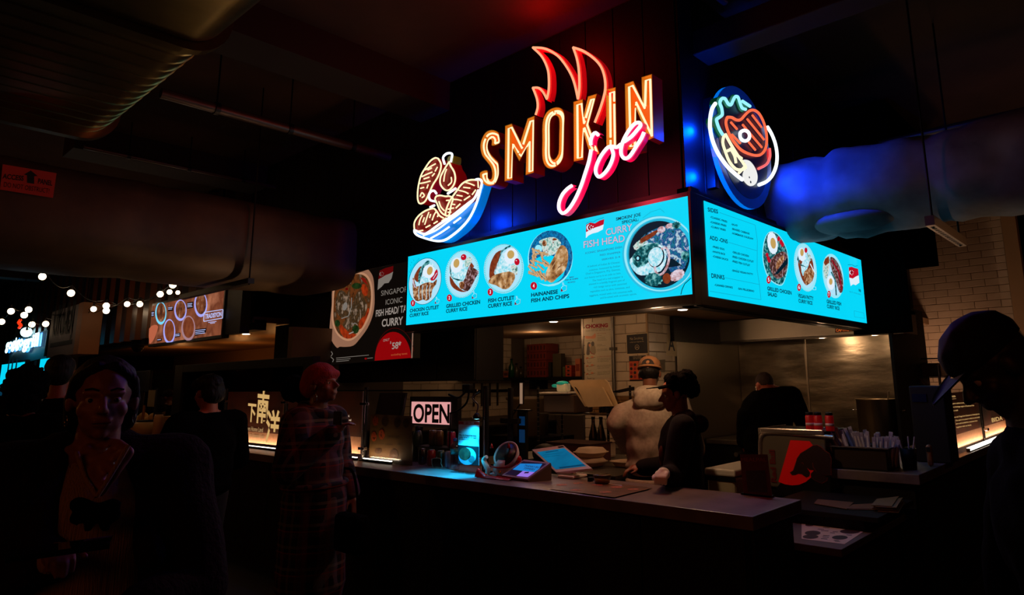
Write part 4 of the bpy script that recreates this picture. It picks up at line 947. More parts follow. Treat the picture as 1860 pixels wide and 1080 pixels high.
a = ART(pp, .005).crop(*ZC); a.text('No Smoking', (875, 395), (1072, 378), 42, m_pcream, 3, -.01); a.text('or Electronic Cigarette Use', (872, 436), (1082, 418), 16, m_pcream, 3); a.build('sign_text', ns)
a = ART(pp, .005).crop(*ZC); a.ring(980, 502, 30, 36, m_pcream, 3, 0, 5, 24); a.line([(962, 520), (980, 490), (1000, 515)], m_pcream, 6, 3); a.build('no_smoking_symbol', ns)
op = thing('allergy_poster', 'orange and black chart poster under the No Smoking sign', 'poster', pp.hit(1158, 665))
m_or = mat('poster_orange', (200, 84, 36), .6); m_or2 = mat('poster_brick', (150, 40, 24), .6)
a = ART(pp, .004).crop(*ZC); a.poly([(855, 635), (1110, 622), (1125, 1000), (865, 1010)], m_pblk, 0).poly([(860, 715), (1114, 705), (1122, 985), (866, 990)], m_or, 1).poly([(995, 710), (1114, 705), (1122, 985), (1000, 988)], m_or2, 2); a.build('sheet', op)
a = ART(pp, .005).crop(*ZC); a.text('FOOD ALLERGENS', (920, 658), (1048, 652), 14, m_pcream, 3); a.text('ASK OUR STAFF', (920, 682), (1046, 676), 14, m_pcream, 3); a.build('poster_text', op)
for r_ in range(4):
    for c_ in range(2): ART(pp, .005).crop(*ZC).ell(893 + c_ * 55, 765 + r_ * 60, 21, 24, m_pblk if (r_ + c_) % 2 else m_pred, 2, n=12).build('round_picture', op)
gp = thing('grade_card', 'card with large letter A on the side of the tiled pillar', 'sign', pk.hit(1221, 625))
a = ART(pk, .004).crop(*ZC); a.poly([(1425, 290), (1580, 310), (1570, 640), (1405, 625)], m_pcream, 0); a.build('sheet', gp)
a = ART(pk, .004).crop(*ZC); a.text('A', (1438, 545), (1540, 552), 195, mat('blue_black', (24, 26, 38), .6), 2, .02); a.text('SANITARY INSPECTION GRADE', (1450, 322), (1560, 330), 9, m_pblk, 2); a.build('sign_text', gp)
g2 = thing('notice_sheet', 'plain paper notice below the letter A card, above the curly hair', 'notice', pk.hit(1198, 665))
a = ART(pk, .004).crop(*ZC); a.poly([(1205, 705), (1395, 685), (1390, 880), (1205, 860)], mat('notice_grey', (120, 106, 84), .6), 0); a.build('sheet', g2)
a = ART(pk, .005).crop(*ZC); a.text('NOTICE', (1280, 760), (1360, 758), 12, m_pblk, 2); a.build('sign_text', g2)
cd_ = thing('wall_conduit', 'grey metal conduit running down the pillar beside the poster', 'conduit', (0, 0, 0)); q = pp.hit(1117, 640); cd_.location = (q.x, C3 - .03, 1.3)
MB().cyl((q.x, C3 - .035, .95), (q.x, C3 - .035, 2.29), .022, m_steel2, 10).build('pipe', cd_); MB().box((q.x - .035, C3 - .06, 1.93), (q.x + .035, C3 - .006, 1.96), m_steel2).build('clamp', cd_)
# storage shelf with packets
sh = thing('wall_shelf', 'dark wall shelf carrying boxes and sauce bottles at the back left', 'shelf', (-7, 7.6, 1.66))
MB().box((XL + .01, 7.45, 1.635), (-4.9, 7.89, 1.675), m_black, .003).build('shelf_board', sh); MB().box((XL + .01, 6.5, 1.635), (XL + .38, 7.45, 1.675), m_black, .003).build('side_board', sh)
for x in (-7.3, -5.4): MB().box((x, 7.5, 1.5), (x + .03, 7.88, 1.635), m_black).build('bracket', sh)
def shelf_box(px0, px1, ptop, pbot, y, col, lab, cat='box', col2=None, d=.16, name='carton'):
    """px < 952: on the side board along the left wall (y then means distance from that wall)"""
    m_ = mat('pack_%d_%d_%d' % col, col, .6)
    if px0 < 950:
        xx = XL + y; a_, b_ = onX(px0, pbot, xx), onX(px1, pbot, xx); h = max(.05, onX(px0, ptop, xx).z - a_.z)
        o = thing(name, lab, cat, (xx, a_.y, 1.676)); MB().box((xx - d, a_.y, 1.677), (xx, b_.y, 1.677 + h), m_, .004).build('box_body', o)
        if col2: MB().box((xx, a_.y + (b_.y - a_.y) * .15, 1.677 + h * .3), (xx + .002, b_.y - (b_.y - a_.y) * .15, 1.677 + h * .7), mat('pack_%d_%d_%d' % col2, col2, .6)).build('label', o)
        return o
    a_, b_ = onY(px0, pbot, y), onY(px1, pbot, y); t_ = onY(px0, ptop, y); h = max(.05, t_.z - a_.z)
    o = thing(name, lab, cat, (a_.x, y, 1.676)); MB().box((a_.x, y, 1.677), (b_.x, y + d, 1.677 + h), m_, .004).build('box_body', o)
    if col2: MB().box((a_.x + (b_.x - a_.x) * .15, y - .002, 1.677 + h * .3), (b_.x - (b_.x - a_.x) * .15, y, 1.677 + h * .7), mat('pack_%d_%d_%d' % col2, col2, .6)).build('label', o)
    return o
shelf_box(867, 890, 675, 682, .36, (196, 184, 150), 'low white carton at the left end of the shelf', d=.1)
shelf_box(867, 875, 662, 682, .24, (170, 60, 36), 'small orange packet behind the low white carton', 'packet', (210, 180, 140), .07)
shelf_box(892, 900, 668, 682, .33, (150, 44, 30), 'red packet beside the low white carton', 'packet', (190, 120, 90), .08)
shelf_box(902, 910, 669, 682, .33, (140, 70, 44), 'brown tin of sauce on the shelf, left one of a pair', 'tin', (60, 24, 20), .08)
shelf_box(914, 923, 670, 682, .33, (120, 60, 36), 'brown tin of sauce on the shelf, right one of a pair', 'tin', (60, 24, 20), .08)
c_ = onX(892, 662, XL + .16); bg_ = thing('snack_bag', 'orange bag slumped behind the packets at the left of the shelf', 'bag', (XL + .16, c_.y, 1.676))
MB().ball((XL + .15, c_.y, 1.80), .13, mat('bag_orange', (186, 70, 34), .5, bump=.6, bsc=12), 12, (.5, .85, .94)).build('bag_body', bg_); MB().ball((XL + .2, c_.y - .02, 1.74), .05, mat('bag_white', (200, 180, 160), .5), 8, (.5, .9, .6)).build('label', bg_)
shelf_box(868, 914, 648, 682, .06, (58, 24, 16), 'flat dark red carton standing against the wall behind the packets', d=.04)
for i, (px, c, lab) in enumerate(((929, (24, 70, 34), 'green sauce bottle on the shelf'), (938, (66, 60, 44), 'pale labelled jar beside the green sauce bottle'), (946, (60, 50, 20), 'small yellowish jar at the corner of the shelf'))):
    p = onX(px, 682, XL + .25); o = thing('sauce_bottle', lab, 'bottle', (p.x, p.y, 1.676)); m_ = mat('bottle_%d' % i, c, .25)
    h = (.27, .2, .15)[i]; MB().lathe((p.x, p.y, 1.677), [(0, 0), (.045, 0), (.045, h * .62), (.02, h * .8), (.018, h)], m_, 12).build('bottle_body', o); MB().lathe((p.x, p.y, 1.677 + h), [(.021, 0), (.021, .02), (0, .02)], m_black, 10).build('cap', o)
bigx = (onY(957, 682, 7.55).x, onY(992, 682, 7.55).x); bz = onY(957, 625, 7.55).z
bb = thing('stacked_cartons', 'tall stack of dark red printed cartons in the middle of the shelf', 'box', (bigx[0], 7.55, 1.676))
m_car = mat('carton_maroon', (120, 40, 20), .6); m_carp = mat('carton_print', (60, 20, 14), .6)
for r_ in range(4):
    h = (bz - 1.677) / 4
    cb_ = MB().box((bigx[0], 7.55, 1.677 + r_ * h), (bigx[1], 7.83, 1.677 + (r_ + 1) * h - .004), m_car, .003).build('carton', bb)
    for k in range(6):
        x = bigx[0] + (k + .5) * (bigx[1] - bigx[0]) / 6; MB().box((x - .012, 7.547, 1.677 + r_ * h + h * .25), (x + .012, 7.5495, 1.677 + r_ * h + h * .75), m_carp).build('print_mark', cb_)
for px0, px1, pt_, col, lab in ((994, 1000, 655, (30, 26, 18), 'thin dark bottle right of the maroon cartons'), (1004, 1019, 640, (74, 66, 44), 'tall pale foil bag right of the maroon cartons'), (1022, 1026, 664, (80, 90, 50), 'small greenish packet beside the little orange boxes')):
    shelf_box(px0, px1, pt_, 682, 7.6, col, lab, 'packet', None, .1)
for k in range(3):
    h = .055; p0 = onY(1027, 682, 7.5).x; p1 = onY(1038, 682, 7.5).x
    o = thing('spice_box', ('bottom', 'middle', 'top')[k] + ' little orange box in the stack of three on the shelf', 'box', (p0, 7.5, 1.677 + k * h), 'orange spice boxes')
    MB().box((p0, 7.5, 1.677 + k * h), (p1, 7.6, 1.677 + (k + 1) * h - .003), mat('spice_orange', (180, 64, 30), .6), .003).build('box_body', o)
    MB().ball(((p0 + p1) / 2, 7.5, 1.677 + k * h + .028), .02, m_pblk, 6, (1.3, .05, .6)).build('print_mark', o)
shelf_box(1045, 1054, 650, 682, 7.55, (200, 110, 70), 'milk carton with dark top at the right end of the shelf', 'carton', (140, 50, 30), .08)
# knives on a wall strip
kn = thing('knife_rack', 'magnetic strip on the left tiled wall under the shelf', 'rack', (XL + .02, 7.1, 1.45)); MB().box((XL + .007, 6.6, 1.46), (XL + .025, 7.5, 1.5), m_black).build('strip', kn)
for i in range(4):
    y = 6.8 + i * .16; o = thing('kitchen_knife', 'dark handled knife hanging on the wall strip, %s from the left' % ('first', 'second', 'third', 'fourth')[i], 'knife', (XL + .04, y, 1.4), 'knives on the strip')
    MB().box((XL + .026, y - .02, 1.38), (XL + .03, y + .02, 1.6), m_steel2).build('blade', o); MB().box((XL + .022, y - .014, 1.26), (XL + .04, y + .014, 1.38), mat('knife_handle', (40, 12, 10), .5), .004).build('handle', o)
# back worktop along the left wall
bw = thing('prep_counter', 'dark prep counter with steel top along the left kitchen wall', 'counter', (-7.3, 5.8, 0))
MB().box((XL + .01, 4.9, 0), (XL + .7, 7.88, 1.0), m_black).build('base', bw); MB().box((XL + .01, 4.88, 1.0), (XL + .72, 7.88, 1.03), m_steel2, .003).build('worktop', bw)
# white tub
tb_ = thing('food_tub', 'tall pale plastic tub standing behind the phone mount', 'tub', (-5.7, 6.3, .6)); p = onY(960, 735, 6.3)
MB().lathe((p.x, 6.3, .95), [(0, 0), (.24, 0), (.27, .43), (.29, .44), (.29, .47), (0, .475)], mat('tub_plastic', (120, 100, 74), .5), 24).build('tub_body', tb_)
MB().box((p.x - .4, 6.0, 0), (p.x + .5, 6.6, .949), m_black).build('table_base', thing('prep_table', 'black prep table holding the pale tub', 'table', (p.x, 6.3, 0)))
# prep table with rack, behind the pos
pt2 = thing('prep_table', 'dark prep table carrying the wire rack and takeaway boxes', 'table', (-3.9, 4.6, 0))
MB().box((-4.9, 4.08, .87), (-3.1, 5.3, .92), m_steel2, .004).build('table_top', pt2); MB().box((-4.85, 4.15, 0), (-3.15, 5.25, .87), m_black).build('base', pt2)
rk = thing('wire_rack', 'black wire rack above the prep table with cutting boards on it', 'rack', (-4.2, 5.0, .92)); 
for x in (-4.65, -3.79):
    for y in (4.9, 5.25):
        o = MB().cyl((x, y, .921), (x, y, 1.56), .012, m_blk_metal, 8); 
        for k in range(14): o.cyl((x, y, .95 + k * .045), (x, y, .958 + k * .045), .0145, m_steel2, 8)
        o.build('post', rk, kind='stuff')
for zz in (1.3,):
    o = MB()
    for k in range(14): o.cyl((-4.65, 4.9 + k * .027, zz), (-3.79, 4.9 + k * .027, zz), .003, m_steel2, 5)
    for x in (-4.65, -3.79): o.cyl((x, 4.9, zz), (x, 5.25, zz), .005, m_steel2, 6)
    o.build('wire_shelf', rk, kind='stuff')
MB().box((-4.62, 4.88, 1.49), (-4.25, 5.24, 1.505), mat('white_shelf', (220, 214, 200), .4), .003).build('tray', rk)
MB().cyl((-4.45, 4.92, 1.29), (-4.35, 4.92, 1.08), .004, m_blk_metal, 5).build('brace', rk)
sp = thing('sponge_packet', 'small teal and white packet lying on top of the wire rack', 'packet', (-4.42, 5.0, 1.506))
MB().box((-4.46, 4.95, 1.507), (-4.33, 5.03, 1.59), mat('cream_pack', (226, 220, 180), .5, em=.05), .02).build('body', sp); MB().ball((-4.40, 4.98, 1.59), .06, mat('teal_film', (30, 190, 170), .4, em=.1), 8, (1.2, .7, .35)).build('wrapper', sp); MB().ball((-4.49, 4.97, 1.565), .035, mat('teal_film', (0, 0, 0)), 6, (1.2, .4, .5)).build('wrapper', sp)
dbin = thing('dark_bin', 'smoky plastic bin under the packet on the rack', 'bin', (-4.45, 5.05, 1.31)); MB().box((-4.6, 4.92, 1.31), (-4.2, 5.2, 1.48), mat('smoky_plastic', (70, 50, 34), .3), .01).build('bin_body', dbin)
m_board = mat('cutting_board', (226, 196, 150), .45, col2=(206, 176, 130), sc=4)
def board(name, lab, px, y, m, th=.018, slot=None):
    P = [onY(u, v, y) for u, v in px]; P = smooth_path(P, 1, True); o = thing(name, lab, 'cutting board', P[0])
    mb = MB().prism(P, (0, th, 0), m); mb.build('board', o)
    if slot: MB().prism([onY(u, v, y - .002) for u, v in slot], (0, .0015, 0), m_black).build('grip_slot', o)
    return o
board('cutting_board', 'large pale cutting board leaning on the rack', [(1033, 692), (1038, 690), (1098, 689), (1104, 694), (1122, 738), (1062, 738)], 4.86, m_board, slot=[(1043, 702), (1046, 703), (1062, 724), (1059, 726)])
board('cutting_board', 'smaller pale cutting board leaning in front of the large one', [(1049, 706), (1053, 704), (1094, 703), (1112, 737), (1068, 739), (1064, 736)], 4.83, m_board)
bx = thing('cutlery_tub', 'clear tub of dark utensils on the rack beside the cutting boards', 'tub', (-4.05, 5.0, 1.31)); q0, q1 = onY(1076, 738, 4.95), onY(1158, 738, 4.95)
m_clr = glassm('clear_plastic', (210, 190, 160), .3, .15)
MB().box((q0.x, 4.9, 1.305), (q1.x, 5.15, 1.47), m_clr, .01).build('tub_wall', bx)
for k in range(9):
    x = q0.x + .05 + k * .035; MB().box((x, 4.98, 1.315), (x + .02, 5.1, 1.37 + (k % 3) * .02), mat('utensil_dark', (46, 34, 26), .5), .004).build('utensil', bx)
kf = thing('chef_knife', 'long dark knife lying across the clear tub', 'knife', (q1.x, 4.95, 1.5)); P = [onY(u, v, 4.92) for u, v in ((1105, 712), (1148, 702), (1152, 702), (1152, 708), (1125, 713))]; MB().prism(P, (0, .004, 0), m_black).build('blade', kf)
# squeeze/black bottles hanging under the rack
for px, lab in ((1078, 'tall glossy dark bottle under the rack, left of two'), (1092, 'tall glossy dark bottle under the rack, right of two')):
    p = onY(px, 790, 4.95); o = thing('oil_bottle', lab, 'bottle', (p.x, 4.95, .921)); MB().lathe((p.x, 4.95, .922), [(0, 0), (.045, 0), (.045, .18), (.018, .29), (.016, .34), (0, .345)], mat('dark_glass', (18, 12, 8), .08), 14).build('bottle_body', o); MB().lathe((p.x, 4.95, 1.262), [(.018, 0), (.018, .02), (0, .02)], m_black, 10).build('cap', o)
rb = thing('storage_box', 'dark red cardboard box under the wire rack', 'box', (-4.5, 4.6, .92)); p0, p1 = onY(994, 800, 4.55), onY(1070, 800, 4.55); MB().box((p0.x, 4.55, .921), (p1.x, 4.85, 1.07), mat('box_darkred', (74, 22, 12), .6), .004).build('box_body', rb); MB().box((p0.x - .01, 4.54, 1.07), (p1.x + .01, 4.86, 1.08), mat('box_rim', (50, 16, 10), .6)).build('rim', rb)
# takeaway boxes
m_foam = mat('foam_box', (206, 176, 150), .6)
def clamshell(x, y, z, label, group=None, rz=0, open_=False):
    o = thing('takeaway_box', label, 'takeaway box', (x, y, z), group)
    def shell(z0, z1, w0, w1):
        mb = MB(); R = []
        for w, zz in ((w0, z0), (w1, z1)):
            for k in range(24):
                a_ = 2 * pi * k / 24; px, py = sq(a_, w, w); R.append((x + px, y + py, zz))
        mb.add(R, [(k, (k + 1) % 24, 24 + (k + 1) % 24, 24 + k) for k in range(24)], m_foam, True); mb.add(R[:24], [tuple(range(24))], m_foam); mb.add(R[24:], [tuple(range(24))], m_foam); return mb
    shell(z, z + .035, .085, .11).build('base', o); shell(z + .035, z + .04, .122, .122).build('rim', o)
    if not open_: shell(z + .04, z + .072, .112, .085).build('lid', o)
    else:
        mb = shell(z, z + .03, .11, .095); c = Vector((x, y, z)); T = Matrix.Translation((x, y + .12, z + .15)) @ Matrix.Rotation(radians(82), 4, 'X') @ Matrix.Translation((-x, -y, -z)); mb.v = [tuple(T @ Vector(v)) for v in mb.v]; mb.build('lid', o)
        for k in range(4):
            q = MB().box((x - .07 + k * .04, y + .1, z + .06), (x - .06 + k * .04, y + .104, z + .22), m_foam).build('rib', o)
    o.rotation_euler = (0, 0, 0); return o
bxp = onZ(1072, 846, .92)
clamshell(bxp.x, bxp.y, .922, 'bottom closed foam takeaway box of the pair beside the till screen'); clamshell(bxp.x + .01, bxp.y, .996, 'top closed foam takeaway box of the pair beside the till screen')
ob_ = onZ(1140, 846, .92); clamshell(ob_.x, ob_.y, .922, 'open foam takeaway box in front of the hooded sweater', open_=True)
tr_ = onZ(1055, 835, .92); o = thing('food_tray', 'shallow pale plastic tray behind the stacked takeaway boxes', 'tray', (tr_.x, tr_.y + .3, .95))
MB().box((tr_.x - .12, tr_.y + .2, .922), (tr_.x + .14, tr_.y + .34, 1.06), m_foam, .02).build('tray_body', o); MB().box((tr_.x - .135, tr_.y + .185, 1.06), (tr_.x + .155, tr_.y + .355, 1.066), m_foam, .003).build('rim', o)
MB().box((tr_.x + .0, tr_.y + .25, 1.066), (tr_.x + .03, tr_.y + .27, 1.10), m_black).build('clip', o)
# ================================================================ FRONT COUNTER
CT = .971
GY = 3.33
gp_ = PL((0, GY, 0), (1, 0, 0), (0, -1, 0))
m_glass = glassm()
m_led = mat('led_strip', (255, 246, 225), .5, em=4.0)
def post(px, y=GY, z1=1.58, w=.02, parent=None, clamps=(1.44, 1.07), lab=None):
    p = onY(px, 780, y); o = thing('glass_post', lab, 'post', (p.x, y, CT))
    MB().cyl((p.x, y, CT), (p.x, y, z1), w, m_blk_metal, 12).build('post_tube', o); MB().lathe((p.x, y, CT), [(0, 0), (w * 2.2, 0), (w * 2.2, .008), (w, .012)], m_blk_metal, 16).build('foot', o)
    MB().cyl((p.x + .013, y - w, CT + .02), (p.x + .013, y - w, z1 - .02), .005, m_chrome, 6).build('edge_strip', o)
    for z in clamps: MB().box((p.x - .045, y - .035, z - .012), (p.x - .008, y - .0, z + .012), m_chrome, .003).build('clamp', o); MB().box((p.x + .008, y - .035, z - .012), (p.x + .045, y - .0, z + .012), m_chrome, .003).build('clamp', o)
    return p.x
xp0 = post(407, lab='glass guard post at the far left end of the brown printed panel'); xp1 = post(517, lab='glass guard post beside the woman in the knitted cap'); xp2 = post(663, lab='glass guard post between the brown text panel and the clear pane'); xp3 = post(882, y=3.40, w=.024, clamps=(), lab='thick black post at the right end of the clear pane')
m_print = mat('panel_print', (64, 34, 22), .55, col2=((92, 40, 20), (50, 26, 18)), sc=2.2)
m_printb = mat('panel_print_beige', (176, 136, 108), .6, col2=(160, 118, 92), sc=30); e_gold = mat('screen_gold', (232, 186, 116), 1, em=.75); e_goldd = mat('screen_dim_gold', (220, 176, 120), 1, em=.55)
def printed(label, xa, xb, z0=1.02, z1=1.545):
    o = thing('printed_panel', label, 'panel', ((xa + xb) / 2, GY, z0))
    MB().box((xa, GY - .003, z0), (xb, GY + .003, z1), m_printb).build('panel', o)
    return o
pa = printed('backlit panel with large gold Chinese characters', xp0 + .05, xp1 - .05); pb = printed('backlit brown panel with small lines of white text, behind the woman in the checked coat', xp1 + .05, xp2 - .05)
MB().box((xp0 + .05, GY - .0045, 1.13), (xp1 - .05, GY - .0035, 1.545), m_print).build('dark_print', pa); MB().box((xp1 + .05, GY - .0045, 1.16), (xp2 - .05, GY - .0035, 1.545), m_print).build('dark_print', pb)
for xa, xb, o in ((xp0 + .05, xp1 - .05, pa), (xp1 + .05, xp2 - .05, pb), (xp2 + .05, xp2 + .45, None)):
    q = thing('light_strip', ('glowing white strip light under the Chinese character panel', 'glowing white strip light under the brown text panel', 'short bright strip light at the foot of the clear pane')[0 if o is pa else 1 if o is pb else 2], 'light', ((xa + xb) / 2, GY - .05, CT))
    MB().box((xa, GY - .045, CT + .001), (xb, GY - .025, CT + .02), m_blk_metal).build('channel', q); MB().box((xa, GY - .042, CT + .02), (xb, GY - .028, CT + .026), m_led).build('diffuser', q)
    light('strip_glow', 'AREA', ((xa + xb) / 2, GY - .035, CT + .03), 2.6 * (xb - xa) if o else .8, (255, 200, 150), xb - xa, ((xa + xb) / 2, GY - .005, 1.6), .012)
ZP = (400, 700, 5.4)
def gold(par, s_, a_, b_, h, m=e_gold, bold=.02, name='lettering'):
    a = ART(gp_, .006).crop(*ZP); a.text(s_, a_, b_, h, m, 1, bold); a.build(name, par, ); return par.children[-1]
gold(pa, '下', (270, 330), (350, 342), 140, bold=.025); gold(pa, '南', (358, 330), (472, 350), 230, bold=.025); gold(pa, '洋', (445, 530), (580, 548), 240, bold=.025)
t1 = gold(pa, 'From Home Land', (250, 438), (425, 455), 44, e_goldd, .01, 'lettering_text'); gold(pa, 'to South Sea', (290, 505), (432, 522), 42, e_goldd, .01, 'lettering_text')
for s_, a_, b_, h in (('colonial control.', (1140, 300), (1275, 306), 18), ('in Singapore and', (1150, 336), (1290, 346), 18), ('beyond.', (1140, 372), (1212, 378), 18), ('along an', (1205, 444), (1272, 452), 18), ('elit dishes', (1200, 482), (1272, 490), 18), ('along with', (1180, 520), (1250, 526), 18)): gold(pb, s_, a_, b_, h, mat('screen_print_white', (236, 210, 180), 1, em=.8), .02, 'lettering_text')
cg = thing('glass_guard', 'clear glass guard pane between the thin and the thick black post', 'glass guard', ((xp2 + xp3) / 2, GY, CT))
MB().box((xp2 + .03, GY, CT + .001), (xp3 - .02, GY + .008, 1.545), m_glass).build('pane', cg); MB().box((xp2 + .02, GY - .002, 1.545), (xp3 - .02, GY + .010, 1.556), m_chrome).build('top_edge', cg)
for xa, xb, lab in ((xp0 + .03, xp1 - .03, 0), (xp1 + .03, xp2 - .03, 1)): MB().box((xa, GY - .004, 1.547), (xb, GY + .006, 1.555), m_chrome).build('top_edge', pa if lab == 0 else pb)
# menu sheet taped inside the pane
mp_ = PL((0, GY + .012, 0), (1, 0, 0), (0, -1, 0)); ZM = (640, 690, 5.685)
ms = thing('menu_sheet', 'brownish menu sheet with round dish pictures taped behind the clear pane', 'menu', mp_.hit(710, 800))
a = ART(mp_, 0).crop(*ZM); a.poly([(190, 350), (620, 372), (620, 900), (170, 840)], mat('menu_brown', (104, 82, 46), .6, col2=(84, 64, 36), sc=3), 0); a.build('sheet', ms)
m_dish = mat('menu_dish', (130, 44, 22), .6, col2=((180, 84, 40), (60, 24, 14)), sc=40); m_dish2 = mat('menu_dish_dark', (40, 26, 18), .6, col2=(70, 44, 26), sc=40)
for x, y, rx, ry, m_ in ((242, 420, 32, 50, m_dish), (338, 428, 34, 52, m_dish2), (465, 440, 32, 50, m_dish2), (556, 445, 30, 48, m_dish2), (225, 582, 28, 50, m_dish), (305, 560, 32, 52, m_dish), (430, 770, 46, 62, m_dish2), (270, 730, 36, 30, m_dish2)):
    a = ART(mp_, .001).crop(*ZM); a.ell(x, y, rx, ry, m_, 1); a.build('dish_picture', ms)
a = ART(mp_, .001).crop(*ZM); 
for s_, p_, q_, h in (('CURRY FISH HEAD', (355, 605), (486, 608), 36), ('SIDES', (345, 668), (420, 672), 14), ('DRINKS', (470, 668), (515, 670), 18), ('Chicken cutlet', (195, 482), (262, 488), 10), ('Grilled chicken', (300, 490), (370, 496), 10), ('Fish cutlet', (200, 655), (250, 660), 10), ('Fish and chips', (275, 655), (330, 660), 10), ('Salad', (440, 500), (490, 503), 10)): a.text(s_, p_, q_, h, m_pblk, 2)
a.build('menu_text', ms)
# dark framed picture leaning behind the sheet
fr = thing('picture_frame', 'dark leaning picture frame with a bright reflection, behind the menu sheet', 'frame', (-5.6, 3.75, CT)); fp = PL((0, 3.7, 0), (1, 0, 0), (0, -1, 0))
P = [fp.hit(u, v) for u, v in ((690, 713), (737, 713), (724, 790), (674, 786))]; MB().prism(P, (0, .02, 0), m_blackgloss).build('frame', fr)
P = [fp.hit(u, v) - Vector((0, .003, 0)) for u, v in ((693, 716), (732, 716), (720, 786), (680, 783))]; MB().prism(P, (0, .002, 0), mat('frame_glass', (20, 18, 10), .08)).build('glazing', fr)
# OPEN sign
op_ = PL((0, 3.74, 0), (1, 0, 0), (0, -1, 0)); os_ = thing('open_sign', 'pink lit OPEN sign in a wide black frame', 'sign', op_.hit(785, 750))
q = [op_.hit(u, v) for u, v in ((748, 729), (818, 731), (818, 771), (749, 768))]; z0, z1 = q[3].z - .0, q[0].z; x0, x1 = q[0].x, q[1].x
MB().box((x0 - .035, 3.744, z0 - .03), (x1 + .09, 3.79, z1 + .045), m_blackgloss, .004).build('frame', os_); MB().box((x0, 3.738, z0), (x1, 3.744, z1), mat('screen_open_pink', (240, 168, 166), 1, em=.95)).build('panel', os_)
a = ART(op_, .003); a.text('OPEN', (751, 765), (817, 767), 31, mat('sign_ink', (16, 4, 6), .6), 1, .03); a.build('lettering', os_)
for x in (x0 + .1, x1 - .05): MB().box((x, 3.75, CT + .001), (x + .02, 3.78, z0 - .03), m_blk_metal).build('leg', os_)
# drinks on display
def lathe_thing(name, lab, cat, px, py, y, prof, m, extra=(), group=None, z=CT, k=1.0):
    p = onY(px, py, y); o = thing(name, lab, cat, (p.x, y, z), group)
    MB().lathe((p.x, y, z + .0005), [(r * k, h * k) for r, h in prof], m, 18).build('body', o)
    for nm, pr_, m_ in extra: MB().lathe((p.x, y, z + .0005), [(r * k, h * k) for r, h in pr_], m_, 18).build(nm, o)
    return o, p
can = [(0, 0), (.024, 0), (.033, .012), (.033, .108), (.026, .12), (0, .12)]; canlid = [(.027, .119), (.027, .123), (0, .1225)]
m_cokeR = mat('can_red', (120, 16, 12), .3); m_cang = mat('can_green', (30, 52, 30), .3); m_cankh = mat('can_khaki', (90, 72, 36), .3); m_blk2 = mat('can_black', (16, 14, 14), .3)
gpb = PL((0, 3.47, 0), (1, 0, 0), (0, -1, 0))
lathe_thing('sauce_bottle', 'dark green squeeze bottle beside the clear pane, left of the cans', 'bottle', 757, 840, 3.55, [(0, 0), (.04, 0), (.042, .02), (.042, .2), (.03, .24), (.018, .25), (0, .25)], m_cang, [('cap', [(.02, .25), (.02, .28), (0, .285)], m_black)])
lathe_thing('drink_can', 'black can in the front row under the OPEN sign', 'can', 767, 848, 3.44, can, m_blk2, [('lid', canlid, m_chrome)])
def letter_can(lab, px, col_m, y, word, wcol, z=CT, row=0):
    o, p = lathe_thing('drink_can', lab, 'can', px, 848, y, can, col_m, [('lid', canlid, m_chrome)], z=z)
    vs, fs = text_mesh(word, .0); x0 = min(v.x for v in vs); x1 = max(v.x for v in vs); wd = .05
    mb = MB(); R = .0336
    for v in vs: pass
    out = []
    for v in vs:
        a_ = ((v.x - x0) / (x1 - x0) - .5) * wd / R - .65; out.append((p.x + R * sin(a_ + .0), y - R * cos(a_), z + .065 + v.y * .03))
    mb.add(out, fs, wcol); mb.build('lettering', o); return o
letter_can('dark red cola can with pale script under the OPEN sign', 783, m_cokeR, 3.42, 'Coca', mat('ink_pink', (200, 130, 120), .5))
letter_can('green can with white script beside the cola can', 800, m_cang, 3.41, 'Sprite', mat('ink_teal', (150, 220, 210), .5))
letter_can('brown and grey can behind the plastic water bottle', 815, mat('can_grey', (90, 96, 110), .3), 3.42, 'Coke', mat('ink_dred', (110, 20, 20), .5))
rs_ = thing('can_riser', 'low black riser carrying the second row of drinks', 'stand', (-4.6, 3.6, CT)); pA, pB = onY(768, 800, 3.58), onY(830, 800, 3.58); MB().box((pA.x - .03, 3.52, CT + .001), (pB.x, 3.66, 1.10), m_black, .003).build('riser_top', rs_)
letter_can('khaki can on the riser, left of the pair with maroon labels', 785, m_cankh, 3.585, "Yeo's", mat('ink_rust', (150, 80, 60), .5), 1.101); letter_can('khaki can on the riser, right of the pair with maroon labels', 797, m_cankh, 3.585, "Yeo's", mat('ink_rust', (0, 0, 0)), 1.101)
letter_can('magenta can with pale dots on the riser', 819, mat('can_magenta', (150, 20, 80), .3), 3.58, "YEO'S", mat('ink_pale', (220, 170, 200), .5), 1.101)
wb_, pw = lathe_thing('water_bottle', 'ribbed clear plastic water bottle with blue cap in front of the cans', 'bottle', 826, 853, 3.385, [(0, 0)] + [(.034 + (.002 if i % 2 else 0), .002 + i * .009) for i in range(12)] + [(.036, .115), (.036, .15), (.03, .175), (.014, .2), (.012, .21)], glassm('bottle_plastic', (200, 190, 210), .9, .08), [('cap', [(.015, .205), (.015, .225), (0, .226)], mat('cap_blue', (30, 100, 190), .4)), ('label', [(.0365, .11), (.0365, .15)], mat('label_teal', (20, 120, 120), .4))])
ch = thing('ornate_frame', 'tiny black chalkboard with a curly frame in front of the cans', 'sign', gp_.hit(794, 846)); q = PL((0, 3.36, 0), (1, 0, 0), (0, -1, 0))
P = smooth_path([q.hit(740 + u / 10.8, 770 + v / 10.8) for u, v in ((485, 690), (560, 672), (640, 680), (665, 730), (655, 780), (685, 835), (650, 860), (570, 850), (510, 850), (480, 780))], 3, True); P = [Vector((p.x, 3.36, p.z - .0)) for p in P]
dz = CT + .001 - min(p.z for p in P); P = [p + Vector((0, 0, dz)) for p in P]
